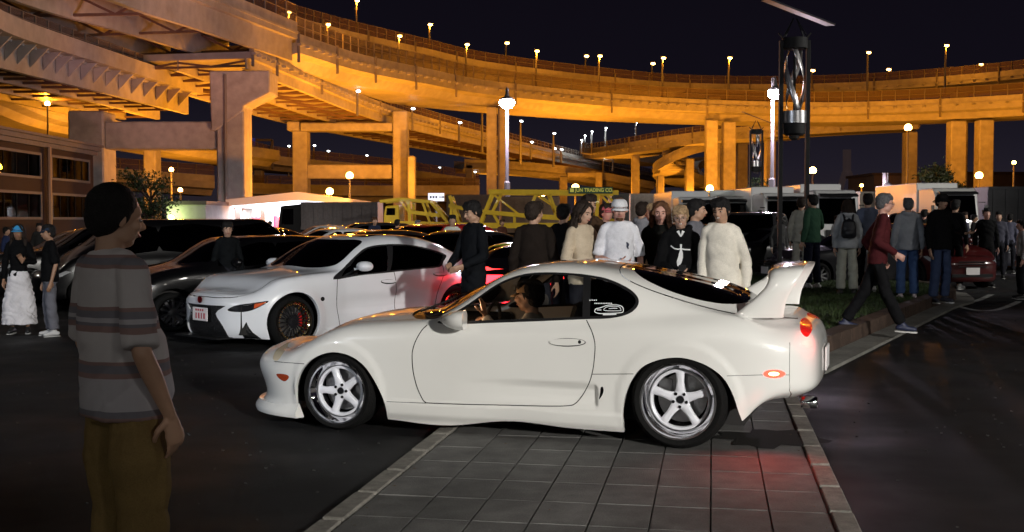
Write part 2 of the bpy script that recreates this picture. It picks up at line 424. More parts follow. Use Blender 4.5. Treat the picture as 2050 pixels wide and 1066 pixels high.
m_ = MB(); m_.add([(p.x, p.y, .06) for p in far_isl]+[(p.x, p.y, -.01) for p in far_isl], [(0, 1, 2, 3), (0, 1, 5, 4), (1, 2, 6, 5), (2, 3, 7, 6), (3, 0, 4, 7)]); tag(m_.build('lawn', SOIL), kind='structure')
grass('grass', far_isl, .06, 200, .06)
# worn white road marks right of the island
RM = mat('worn_road_paint', (.30, .30, .29), .8, noise=[(6, .6, 4), (40, .5, 3)])
m_ = MB()
for L in ([(1920, 614), (1950, 621), (1985, 622), (2012, 616), (2040, 604)], [(1940, 607), (1962, 600), (1985, 590)]):
    G_ = [gnd(x, y, .004) for x, y in smoothline(L, 4)]
    for a, b in zip(G_[:-1], G_[1:]):
        d = (b-a).normalized(); nn = Vector((-d.y, d.x, 0))*.06; m_.add([a-nn, b-nn, b+nn, a+nn], [(0, 1, 2, 3)])
tag(m_.build('road_markings', RM), kind='structure')
# wet patch under the tail of the coupe and a scuffed tyre line on the slabs
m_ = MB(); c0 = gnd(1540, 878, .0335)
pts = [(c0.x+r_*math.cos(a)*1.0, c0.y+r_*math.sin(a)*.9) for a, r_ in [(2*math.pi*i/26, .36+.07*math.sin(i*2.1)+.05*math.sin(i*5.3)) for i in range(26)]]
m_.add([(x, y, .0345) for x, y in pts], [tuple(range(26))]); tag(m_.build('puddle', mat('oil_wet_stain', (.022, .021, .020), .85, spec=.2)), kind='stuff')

LF = mat('dry_leaf', (.09, .06, .03), .8); GT = mat('grit', (.028, .027, .026), .9)
m_ = MB()
for i in range(46):
    q = p0+sv*(random.choice((-4.0, 3.95, random.uniform(-4, 4)))*SW+random.gauss(0, .02))+su*random.uniform(-1.6, 3.4); a = random.uniform(0, 6.3); l = random.uniform(.006, .018)
    m_.add([(q.x+l*math.cos(a), q.y+l*math.sin(a), .036), (q.x-l*.4*math.sin(a), q.y+l*.4*math.cos(a), .040), (q.x-l*math.cos(a), q.y-l*math.sin(a), .036), (q.x+l*.4*math.sin(a), q.y-l*.4*math.cos(a), .037)], [(0, 1, 2, 3)])
tag(m_.build('fallen_leaves', LF), kind='stuff')
m_ = MB()
for i in range(900):
    Y = random.uniform(5.6, 26); X = random.uniform(-1, 1)*Y*.46; l = random.uniform(.003, .009)
    if abs((Vector((X, Y, 0))-p0).dot(sv)) < 1.6 and Y < 10: continue
    m_.box((X, Y, l*.4), (l*2, l*1.5, l), rz=random.uniform(0, 3))
tag(m_.build('gravel', GT), kind='stuff')
# ------------------------------------------------------------------ elevated expressways
CON = mat('concrete', (.40, .37, .33), .85, noise=[(.15, .22, 4), (1.5, .16, 5)], bump=(8, .25, 4, .05))
STEELP = mat('painted_steel_girder', (.38, .35, .30), .6, noise=[(.12, .22, 4), (1.2, .14, 5)])
RUST = mat('brown_underside_steel', (.17, .10, .06), .75, noise=[(.5, .25, 4)])
FEN = mat('fence_grey', (.20, .17, .14), .7)
def deckline(pts, n=8):
    P = [tuple(at(*p)) if len(p) == 3 else p[:3] for p in pts]      # (px, py, distance) or (x, y, z, None)
    return [Vector(p) for p in smoothline(P, n)]
def normals(L, away=None):
    out = []
    for i, p in enumerate(L):
        d = L[min(i+1, len(L)-1)]-L[max(i-1, 0)]; d.z = 0; d.normalize(); n = Vector((-d.y, d.x, 0))
        out.append(n)
    # one side for the whole deck: the one that points away from the viewer in the middle
    i = len(L)//2; v = L[i].copy(); v.z = 0
    if away is not None: v = Vector(away)
    if sum(n.dot(v) for n in out[i:i+1]) < 0: out = [-n for n in out]
    return out
def sweep(mb, L, N, sec, close=True):
    v = []; f = []; k = len(sec)
    for p, n in zip(L, N):
        for a, z in sec: v.append(p+n*a+Vector((0, 0, z)))
    for i in range(len(L)-1):
        for j in range(k if close else k-1): f.append((i*k+j, i*k+(j+1) % k, (i+1)*k+(j+1) % k, (i+1)*k+j))
    if close: f += [tuple(range(k)), tuple((len(L)-1)*k+j for j in range(k-1, -1, -1))]
    mb.add(v, f)
def deck(label, pts, w=10, h=2.2, par=1.1, style='box', fence=1.6, n=8, away=None, sp=2.0, m=None, cross=6.0, lip=True):
    L = deckline(pts, n); N = normals(L, away); m = m or STEELP
    r = root('elevated_road', label, 'overpass', L[len(L)//2]); o = -r.location
    Q = [p+o for p in L]; b = MB()
    z0 = h*.42
    if style == 'box': b_ = [(0, z0+.25), (0, h), (w, h), (w, z0+.25), (w-1.0, z0), (w-1.7, 0), (1.7, 0), (1.0, z0)]
    elif style == 'slab': b_ = [(0, 0), (0, h), (w, h), (w, 0)]
    else: b_ = [(0, h-.55), (0, h), (w, h), (w, h-.55)]
    sweep(b, Q, N, b_); b.build('deck', m, r)
    if style == 'girders':
        for a in (.5, w/2, w-.8):
            g = MB(); sweep(g, Q, N, [(a, 0), (a, h-.5), (a+.12, h-.5), (a+.12, .06), (a+.42, .06), (a+.42, 0)]); g.build('girder', m, r)
        g = MB(); D = [0]
        for i in range(1, len(Q)): D.append(D[-1]+(Q[i]-Q[i-1]).length)
        s_ = 0; k = 0
        while s_ < D[-1]:
            i = max(j for j in range(len(D)) if D[j] <= s_); j = min(i+1, len(Q)-1); t = (s_-D[i])/max(1e-6, D[j]-D[i]) if j > i else 0
            p = Q[i].lerp(Q[j], t); n_ = N[i]
            for a0, a1 in ((.6, w/2), (w/2+.1, w-.8)):
                A, B = p+n_*a0, p+n_*a1; zb, zt = Vector((0, 0, .25)), Vector((0, 0, h-.75)); mid = (A+B)/2
                g.bar(A+zb, B+zb, .18); g.bar(A+zt, mid+zb, .16); g.bar(mid+zb, B+zt, .16)
            s_ += cross; k += 1
        tag(g.build('cross_frames', RUST, r), kind='stuff')
    for a in ((0, w-.25) if par else ()):
        q = MB(); sweep(q, Q, N, [(a, h+.004), (a, h+par), (a+.25, h+par), (a+.25, h+.004)]); q.build('parapet', CON, r)
    if lip:
        q = MB(); sweep(q, Q, N, [(-.10, h-.10), (-.10, h+.12), (-.003, h+.12), (-.003, h-.10)]); q.build('edge_ledge', m, r)
    if fence:
        g = MB(); D = 0
        for i in range(len(Q)-1):
            seg = (Q[i+1]-Q[i]).length; k = max(1, int(seg/sp))
            for t in range(k):
                p = Q[i].lerp(Q[i+1], t/k)+N[i]*.12+Vector((0, 0, h+par)); g.bar(p, p+Vector((0, 0, fence)), .14, .10)
        for zz in (fence*.5, fence):
            sweep(g, Q, N, [(.08, h+par+zz-.05), (.08, h+par+zz), (.14, h+par+zz), (.14, h+par+zz-.05)])
        tag(g.build('fence_posts', FEN, r), kind='stuff')
        g = MB(); sweep(g, Q, N, [(.15, h+par+.05), (.15, h+par+fence-.06), (.17, h+par+fence-.06), (.17, h+par+.05)]); g.build('mesh_panel', MESHP, r)
    return L, N
def mesh_panel_mat():
    m = bpy.data.materials.new('fence_mesh'); m.use_nodes = True; nt = m.node_tree; nt.nodes.clear()
    o = nt.nodes.new('ShaderNodeOutputMaterial'); t = nt.nodes.new('ShaderNodeBsdfTransparent'); d = nt.nodes.new('ShaderNodeBsdfDiffuse'); d.inputs[0].default_value = (.16, .11, .08, 1); x = nt.nodes.new('ShaderNodeMixShader'); x.inputs[0].default_value = .45
    nt.links.new(t.outputs[0], x.inputs[1]); nt.links.new(d.outputs[0], x.inputs[2]); nt.links.new(x.outputs[0], o.inputs[0]); return m
MESHP = mesh_panel_mat()
# main curve, coming from overhead on the left and sweeping round to the right
PINKC = STEELP
A0 = deck('dark steel girder span of the main curve passing overhead at top left', [(-29, 15, 15.2, None), (-26.5, 45, 15.2, None), (245, 2, 71), (420, 62, 85), (596, 122, 100)], w=13, h=2.4, par=.9, style='girders', fence=1.5, sp=2.0, away=(-.3, 1, 0), cross=9)
A1 = deck('broad curved expressway deck sweeping from the hammerhead pier to the far right', [(597, 130, 100.2), (720, 164, 112), (850, 187, 124), (1000, 210, 138), (1300, 234, 156), (1600, 243, 164), (1820, 240, 160), (2080, 228, 150), (2300, 212, 140)], w=11, h=1.9, par=.8, fence=1.5, sp=2.0, away=(-.3, 1, 0))
B1 = deck('upper curved expressway deck rising behind the main one', [(560, 66, 128), (700, 102, 135), (850, 132, 150), (1000, 160, 165), (1300, 191, 182), (1500, 197, 188), (1700, 194, 186), (1900, 182, 178), (2100, 164, 168), (2300, 140, 160)], w=9, h=1.5, par=.8, fence=1.3, sp=2.0)
D1 = deck('pinkish ribbed ramp deck crossing at upper left below the main curve', [(-36, 28, 10.8, None), (-200, 58, 56), (0, 131, 70), (200, 181, 87), (388, 229, 107)], w=9, h=2.2, par=.7, style='girders', fence=1.0, sp=2.5, cross=3.0)
D2 = deck('lower orange ramp deck at far left behind the brown building', [(-300, 90, 70), (0, 160, 84), (190, 205, 100), (330, 240, 118)], w=8, h=1.6, par=.7, style='girders', fence=0)
D3 = deck('lowest ramp deck at left passing behind the square pier', [(-300, 150, 84), (0, 218, 100), (140, 264, 112), (440, 318, 138), (560, 334, 150)], w=8, h=1.4, par=.7, fence=0)
C1 = deck('long girder ramp receding to the right behind the portal piers', [(505, 138, 94), (600, 176, 104), (785, 247, 136), (975, 293, 175), (1150, 330, 230), (1312, 362, 320), (1400, 376, 380)], w=13, h=1.4, par=.6, style='girders', fence=1.0, cross=3.2)
H1 = deck('straight far deck with orange parapet seen behind the tree at left', [(120, 372, 150), (430, 392, 160)], w=9, h=1.8, par=1.0, fence=1.4, sp=2.2)
H2 = deck('slim far deck curving behind the left portal pier', [(470, 318, 170), (560, 341, 180), (760, 358, 195), (960, 383, 215)], w=9, h=1.4, par=.8, fence=1.4, sp=2.4)
H3 = deck('low far deck behind the fuel station roof', [(480, 400, 170), (700, 404, 175), (960, 404, 180)], w=9, h=1.6, par=.9, fence=1.2, sp=2.4)
K1 = deck('low far ramp crossing behind the yellow car carrier', [(930, 344, 210), (1120, 356, 215), (1310, 388, 225)], w=9, h=1.5, par=.8, fence=0)
E1 = deck('upper pale loop ramp with a rounded left end', [(1840, 258, 172), (1600, 270, 176), (1450, 282, 182), (1330, 297, 188), (1240, 311, 196), (1185, 318, 208), (1167, 315, 222), (1200, 322, 245), (1290, 334, 258)], w=7, h=1.0, par=.9, style='slab', fence=.9, away=(0, 1, 0), sp=2.4)
E2 = deck('lower loop ramp curling under the pale one', [(1600, 280, 200), (1480, 292, 193), (1400, 306, 188), (1340, 328, 186), (1308, 349, 191), (1318, 363, 202), (1370, 378, 214), (1440, 388, 226)], w=6, h=.9, par=.8, style='slab', fence=0, away=(0, 1, 0))
E3 = deck('small inner spiral ramp near the ground', [(1500, 392, 206), (1430, 384, 208), (1370, 364, 212), (1346, 346, 218), (1380, 332, 226), (1440, 330, 230)], w=5, h=.8, par=.7, style='slab', fence=0, away=(0, 1, 0))
def dentils(L, N, r, z, step=1.3, m=None):
    o = -r.location; q = MB()
    for i in range(len(L)-1):
        k = max(1, int((L[i+1]-L[i]).length/step))
        for t in range(k):
            p = L[i].lerp(L[i+1], t/k)+o-N[i]*.16+Vector((0, 0, z)); q.box(tuple(p), (.35, .35, .22))
    tag(q.build('edge_brackets', STEELP, r), kind='stuff')
for (L_, N_), nm_, z_ in ((A1, 'broad curved', 1.72), (B1, 'upper curved', 1.32), (C1, 'long girder', 1.22), (E1, 'upper pale', .8)):
    r_ = [o for o in bpy.data.objects if o.get('label', '').startswith(nm_)][0]; dentils(L_, N_, r_, z_)
    q = MB(); o_ = -r_.location
    for i in range(0, len(L_)-1, 5): p = L_[i]+o_-N_[i]*.06; q.box((p.x, p.y, p.z+1.5), (.22, .22, 2.6))
    q.build('drain_pipe', FEN, r_)
# piers
def pier(label, x0, x1, ytop, Z, d=2.4, beam=None, m=None, extra=()):
    a, b = at(x0, ytop, Z), at(x1, ytop, Z); r = root('pier', label, 'pier', ((a.x+b.x)/2, Z+d/2, 0), 0, 'piers of the elevated roads'); c = MB()
    c.box((0, 0, a.z/2), (b.x-a.x, d, a.z)); c.build('column', m or CON, r, bevel=.12)
    for (xa, xb, yt, yb, dd) in (beam or ()):
        p, q = at(xa, yt, Z), at(xb, yb, Z); t = MB(); t.box(((p.x+q.x)/2-r.location.x, 0, (p.z+q.z)/2), (abs(q.x-p.x), dd, abs(p.z-q.z))); t.build('cross_beam', m or CON, r, bevel=.1)
    return r
pr = pier('tall grey and yellow hammerhead pier left of centre', 432, 487, 185, 92, 3.0)
t = MB(); Zp = 92
def PXL(x, y): p = at(x, y, Zp); return (p.x-pr.location.x, p.z)
t.prism([PXL(*p) for p in ((420, 143), (424, 262), (432, 262), (487, 222), (488, 212), (540, 186), (540, 142))], -1.7, 1.7, 'y'); t.build('hammerhead', CON, pr, bevel=.08)
t = MB(); p = MB(); p.tube([(PXL(452, 150)[0], -1.75, PXL(452, 150)[1]), (PXL(453, 390)[0], -1.62, .5)], .12, 8); p.build('drain_pipe', FEN, pr)
pier('broad square pier at left joined to the hammerhead pier by a beam', 135, 206, 222, 92, 3.0, [(206, 431, 243, 298, 2.4)])
pier('orange lower shaft under the square pier at left', 182, 205, 300, 94.5, 2.0)
pier('bright yellow far column behind the small tree at left', 286, 311, 288, 122, 2.0)
pier('left portal pier with a wide beam', 585, 614, 262, 134, 2.4, [(614, 784, 330, 358, 2.2), (575, 600, 244, 262, 3.0)])
pier('right portal pier beside the beam', 786, 815, 222, 133.5, 2.6, [(601, 785, 246, 262, 2.6)])
pier('grey front column of the central pair', 974, 994, 214, 138.5, 2.4); pier('bright yellow column of the central pair', 996, 1017, 216, 139.5, 3.0)
for lab, xa, xb, yt, Z in (('left pale round column under the curve behind the dark lamp', 1415, 1438, 240, 160), ('second pale column from the left under the curve', 1449, 1474, 244, 162), ('darker third column partly behind the small lamp', 1478, 1498, 285, 190), ('column right of the small lamp post', 1535, 1554, 280, 180),
                            ('slim column right of the floodlight pole', 1815, 1838, 264, 172), ('wide column left of the tree at right', 1905, 1936, 242, 158), ('wide rightmost round column under the curve', 1962, 1991, 240, 156), ('column carrying the upper deck at right', 1912, 1940, 186, 181), ('column carrying the upper deck behind the lamp', 1420, 1444, 194, 186),
                            ('single tall column under the pale loop ramp', 1266, 1281, 300, 196), ('short column under the lower loop ramp', 1316, 1330, 352, 188), ('column inside the loop ramps', 1374, 1390, 318, 188), ('short far column right of the portal', 816, 830, 312, 130), ('far column left of the station light', 508, 524, 336, 182)):
    pier(lab, xa, xb, yt, Z, 2.0)
pier('far pale portal left of the carrier sign', 1120, 1136, 352, 216, 2, [(1080, 1180, 345, 356, 2)]); pier('far orange portal post behind the white can lamp', 932, 947, 330, 200, 2, [(932, 975, 326, 338, 2)]); pier('far pale portal post behind the sign', 1192, 1206, 345, 214, 2, [(1136, 1192, 346, 354, 2)])
# hangers and ribs below the pinkish deck
rb = root('rib_row', 'row of curved brackets under the pinkish ramp at upper left', 'brackets', D1[0][10]); o = -rb.location
L, N = D1; D = 0; cnt = 0
for i in range(6, len(L)-1):
    seg = (L[i+1]-L[i]).length; k = max(1, int(seg/2.4))
    for t_ in range(k):
        p = L[i].lerp(L[i+1], t_/k)+o; q = MB(); d = (L[i+1]-L[i]).normalized()*.09; n_ = N[i]
        tri = [p+n_*(.45)+Vector((0, 0, 1.75)), p+n_*(-.75)+Vector((0, 0, 1.75)), p+n_*(-.30)+Vector((0, 0, 1.3)), p+n_*(.45)+Vector((0, 0, .5))]
        q.add([v-d for v in tri]+[v+d for v in tri], [(0, 1, 2, 3), (7, 6, 5, 4), (0, 1, 5, 4), (1, 2, 6, 5), (2, 3, 7, 6), (3, 0, 4, 7)]); q.build('bracket', STEELP, rb); cnt += 1
q = MB(); sweep(q, [x+o for x in L], [-n for n in N], [(.02, 1.8), (.02, 2.95), (.9, 2.95), (.9, 1.8)]); q.build('fascia_panel', STEELP, rb)
# ------------------------------------------------------------------ lamps of the place and added lamps
SOD = (1, .34, .018); HAL = (.93, .80, 1.0)
EM_T = emat('tube_glow', (.95, 1, .98), 42); EM_S = emat('sodium_glow', (1, .50, .12), 22); EM_W = emat('white_lamp_glow', (.85, .95, 1), 16); EM_M = emat('mast_lamp_glow', (1, .93, .82), 180); EM_H = emat('halide_glow', (.96, .84, 1), 200); EM_O = emat('orange_lamp_glow', (1, .45, .10), 45)
POLE = mat('galvanised_pole', (.22, .21, .20), .5, .6); POLEW = mat('white_pole', (.16, .15, .15), .6)
lamp_n = {}
def street_lamp(px, py, Z, hgt, kind='s', power=0, label=None, group=None, head=None, rz=0, sub=False):
    """head at pixel (px, py) at distance Z, pole of the given height below it"""
    p = at(px, py, Z); gl = {'s': EM_S, 'w': EM_W, 'o': EM_O, 'h': EM_H}[kind]
    r = root('street_lamp', label, 'street lamp', (p.x, p.y, p.z-hgt), rz, group); s_ = Z/100
    b = MB(); b.tube([(0, 0, 0), (0, 0, hgt*.6), (0, 0, hgt)], [.10*s_+.02, .08*s_+.02, .06*s_+.015], 8); b.build('pole', POLE if kind != 'h' else POLEW, r)
    hd = head or (.17 if kind != 'h' else .34)*s_
    if kind == 'o':
        b = MB(); b.lathe([(.06, -hd*1.2), (hd*.7, -hd*.9), (hd*.7, -hd*.7)], 14, 'z'); b.build('lamp_housing', POLE, r, True, loc=(0, 0, hgt))
        b = MB(); ell(b, (0, 0, 0), (hd, hd, hd), None, 14, 9); b.build('lamp_glass', gl, r, True, loc=(0, 0, hgt))
    else:
        b = MB(); b.box((hd*.5, 0, hd*.75), (hd*2.6, hd*1.3, hd*.45)); b.build('lamp_housing', POLE, r, loc=(0, 0, hgt))
        b = MB(); ell(b, (hd*.6, 0, 0), (hd*1.15, hd*.9, hd*.62), None, 12, 8); b.build('lamp_glass', gl, r, True, loc=(0, 0, hgt))
    if power: lamp('POINT', (0, -.1, hgt+hd+.45) if kind == 'o' else (hd*.6, 0, hgt-hd*.8-.15), power, {'s': SOD, 'o': SOD, 'w': (.85, .93, 1), 'h': HAL}[kind], size=.3, parent=r)
    return r
def dl(px, py, Z, hgt, kind, where, power=0, **k):
    return street_lamp(px, py, Z, hgt, kind, power, '%s street lamp %s' % ('glowing orange' if kind == 's' else 'small white', where), 'street lamps along the elevated roads', **k)
names = ['at the top left above the deck fence', 'second from the left on the main curve', 'third from the left, above the bend', 'tall one at the top edge of the frame', 'left of the gap over the centre pier', 'high one above the centre left', 'left of the white floodlight', 'just right of the white floodlight, higher', 'right of the white floodlight', 'left of a close pair over the curve', 'right one of the close pair', 'dim one left of the middle-right lamp', 'over the middle right of the curve', 'left of the tall solar lamp', 'just right of the tall solar lamp', 'second lamp right of the tall solar lamp', 'low small one above the upper deck', 'tall one near the right edge', 'small one at the right end of the upper deck']
for (px, py, Z, hg), nm in zip([(505, 20, 98, 4), (577, 25, 103, 4.5), (655, 50, 108, 4), (713, 2, 140, 10), (798, 73, 128, 5), (859, 50, 165, 9), (933, 90, 142, 5), (1013, 87, 180, 7), (1073, 103, 150, 6), (1172, 113, 188, 6), (1199, 113, 160, 7), (1305, 128, 195, 5), (1326, 117, 168, 6.5), (1459, 117, 172, 6), (1625, 142, 200, 4), (1737, 106, 176, 6.5), (1777, 140, 200, 4), (1893, 92, 172, 7.5), (1962, 130, 195, 5)], names):
    dl(px, py, Z, hg, 's', nm, power=2600 if Z < 175 else 0)
wn_ = ['at the top of the descending ramp', 'second on the descending ramp', 'third on the descending ramp', 'on the ramp left of the central column', 'tall one left of the central column', 'tall one right of the white can lamp', 'above the ramp right of centre', 'in the middle of the ramp right of centre', 'right one of a pair above the ramp', 'left end of the pale loop', 'top of the cluster at the loop', 'second of the cluster at the loop', 'tall one above the loop', 'tallest one above the loop ramps', 'inside the loop, lower', 'low one below the loop', 'right lamp of the far deck, tall', 'on the far deck behind the left portal', 'leftmost on the far deck', 'second on the far deck', 'third on the far deck', 'fourth on the far deck', 'fifth on the far deck', 'on the deck at right behind the lamp post']
for (px, py, Z, hg), nm in zip([(715, 183, 118, 2.5), (825, 218, 132, 2.5), (919, 246, 142, 2.5), (965, 212, 150, 6), (1042, 243, 160, 6), (1063, 285, 170, 2.5), (1108, 268, 172, 5), (1109, 298, 176, 2), (1123, 300, 180, 2), (1163, 281, 220, 2.5), (1170, 272, 225, 3), (1184, 264, 228, 4), (1212, 257, 230, 5), (1273, 246, 225, 6), (1208, 316, 240, 3), (1227, 314, 240, 3), (1577, 188, 200, 5), (656, 303, 190, 5), (577, 293, 186, 5), (733, 312, 200, 5), (879, 336, 208, 5), (950, 345, 212, 5), (628, 292, 186, 5), (1620, 210, 200, 4)], wn_):
    dl(px, py, Z, hg, 'w', nm, head=.2, power=1200 if Z > 218 else 0)
# ground-level sodium lamps that light the undersides
gs = [(660, 384, 100, 'in front of the low far deck, left of the sign', 15000), (1085, 388, 104, 'behind the yellow car carrier', 15000), (1627, 342, 120, 'strong one right of the solar lamps', 12000), (1818, 256, 130, 'on the tall mast at right', 15000), (222, 327, 110, 'left one above the far parapet', 7000), (343, 340, 112, 'beside the small tree', 7000),
      (361, 381, 108, 'low one right of the tree', 5000), (95, 208, 96, 'under the ramp at far left', 2200), (1152, 376, 150, 'low one right of the carrier sign', 12000), (1421, 378, 150, 'low one between the loop columns', 14000), (1960, 352, 140, 'right one near the far tree', 9000), (2030, 326, 130, 'rightmost low one', 7000), (1652, 374, 140, 'low one right of the strong lamp', 7000), (1725, 372, 150, 'low one left of the truck floodlight', 5000), (700, 352, 106, 'under the portal beam', 9000)]
for (px, py, Z, nm, pw) in gs:
    street_lamp(px, py, Z, at(px, py, Z).z, 'o', pw*.42, 'ground level sodium lamp '+nm, 'ground level sodium lamps', head=.32*Z/100 if pw > 8000 else .22)
# two metal-halide floodlights and the white floodlight over the trucks
FL = []
for px, py, Z, lab, pw, hd in ((1015, 206, 66, 'white pole with a glaring pinkish white floodlight in the centre', 3200, .44), (1552, 187, 62, 'glaring white floodlight beside the tall solar lamp', 4000, .40), (1777, 379, 62, 'low white floodlight over the parked trucks at right', 1500, .25)):
    p = at(px, py, Z); r = root('floodlight_pole', lab, 'floodlight', (p.x, p.y, 0)); b = MB(); b.tube([(0, .6, 0), (0, .6, p.z*.45), (0, .6, p.z*.46), (0, .6, p.z+.9)], [.20, .18, .11, .09], 12); b.build('pole', POLEW, r, True)
    b = MB(); b.lathe([(.02, p.z+.9), (hd*.35, p.z+.35), (hd*.9, p.z+.25), (hd*.9, p.z+.15)], 16, 'z'); b.build('lamp_hood', POLE, r, True)
    b = MB(); ell(b, (0, 0, p.z), (hd, hd, hd*.8), None, 16, 10); b.build('lamp_globe', EM_H, r, True)
    if pw: lamp('POINT', (0, -.1, p.z-hd-.25), pw, HAL, size=.5, parent=r)

# floods that wash the undersides: they stand on the ground behind the parked trucks, between the piers
for i, (x, y, pw) in enumerate([(-17, 114, 11000), (-9, 122, 14000), (6, 150, 15000), (22, 140, 13000), (42, 142, 9500), (62, 138, 7000), (-60, 125, 3000), (30, 185, 12000), (14, 200, 12000), (-36, 134, 5500), (-8.5, 78, 9000), (-4, 238, 16000)]):
    r = root('ground_floodlight', 'squat sodium floodlight on the ground, '+('left of the left portal pier', 'under the portal beam', 'behind the centre columns', 'left of the tall pale columns', 'right of the tall pale columns', 'near the rightmost columns', 'behind the brown building', 'under the loop ramps', 'left of the loop ramps', 'behind the square pier', 'in front of the fuel station roof', 'far back left of the loop ramps')[i], 'floodlight', (x, y, 0), 0, 'ground floodlights between the piers')
    b = MB(); b.box((0, 0, .35), (.3, .3, .7)); b.build('stand', POLE, r); b = MB(); b.lathe([(0, .7), (.3, .75), (.45, 1.0)], 14, 'z'); b.build('reflector', POLE, r, True)
    lamp('SPOT', (0, 0, 1.1), pw, SOD, size=.3, angle=R(165), blend=.4, aim=None, parent=r).rotation_euler = (math.pi, 0, 0) if i != 10 else (Vector((-24, 92, 7))-Vector((x, y, 1.1))).to_track_quat('-Z', 'Y').to_euler()
    if i == 10: [c for c in r.children if c.type == 'LIGHT'][0].data.spot_size = R(52)
# rose floodlight added out of sight to tint the nearest spans pink
r = root('ground_floodlight', 'unseen added rose coloured floodlight behind the small tree', 'floodlight', (-20.5, 62, 0)); b = MB(); b.box((0, 0, .3), (.3, .3, .6)); b.build('stand', POLE, r); b = MB(); b.lathe([(0, .6), (.2, .62), (.3, .8)], 12, 'z'); b.build('reflector', POLE, r, True)
lamp('SPOT', (0, 0, .9), 9000, (1, .42, .48), size=.4, angle=R(46), blend=.8, parent=r).rotation_euler = (Vector((-26, 86, 15))-Vector((-20.5, 62, .9))).to_track_quat('-Z', 'Y').to_euler()
# car-park lamp masts out of view, some added for fill and reflections
def mast(x, y, h, label, lights):
    r = root('lamp_mast', label, 'lamp mast', (x, y, 0)); b = MB(); b.tube([(0, 0, 0), (0, 0, h)], [.11, .07], 10); b.box((0, 0, h+.1), (1.2, .35, .14)); b.build('pole', POLE, r)
    b = MB(); b.box((-.4, .0, h), (.32, .28, .06)); b.box((.4, 0, h), (.32, .28, .06)); b.build('lamp_glass', EM_M, r)
    for aim, pw, c, ang in lights:
        lamp('SPOT', (0, .25, h-.1), pw, c, size=.35, angle=R(ang), blend=.5, parent=r).rotation_euler = (Vector(aim)-Vector((x, y+.25, h-.1))).to_track_quat('-Z', 'Y').to_euler()
mast(11, -13, 6.2, 'tall lamp mast behind the viewer on the right', [((1.5, 10.2, .5), 23000, (1, .965, .90), 27)])
mast(-13, -1, 6, 'lamp mast behind the viewer on the left', [((-3.2, 14, .7), 3200, (.80, .88, 1), 40)])
mast(15, 4, 8, 'lamp mast beyond the right edge of the frame', [((5, 22, 0), 1500, (1, .96, .9), 70)])
mast(-19, 29, 8, 'unseen lamp mast added outside the left edge to brighten the yellow carriers', [((-1, 43, 1.5), 9000, (1, .95, .85), 46)])  # added out of view to brighten the yellow carriers
mast(27, 20, 9, 'unseen lamp mast added far right to brighten the carriers and trucks', [((2, 44, 1.5), 12000, (1, .97, .9), 80)])  # added out of view to light carriers and trucks from the front
r = root('streak_light_row', 'unseen added walkway with a row of tube lights behind the viewer', 'light_rig', (-1, -17, 0)); b = MB(); b.box((0, .8, 3.35), (22, 3.2, .12)); b.build('canopy', POLE, r)  # unseen canopy and tubes added behind the viewer for streak reflections on the coupe
for x in (-10, -5, 0, 5, 10): b = MB(); b.box((x, .8, 1.645), (.12, .12, 3.29)); b.build('post', POLE, r)
for x in range(-9, 10, 3): b = MB(); b.box((x, -.2, 3.22), (1.3, .10, .08)); b.build('tube_light', EM_T, r)
for (x, y), wh in zip(((-4, -9), (3, -24), (-12, -20), (16, -22), (22, -6), (-22, -8)), ('close on the left', 'far straight back', 'far on the left', 'far on the right', 'wide on the right', 'wide on the left')): mast(x, y, 6.5, 'unseen lamp mast added behind the viewer for glints on paint, '+wh, [])  # unseen masts added so their heads glint in the paint
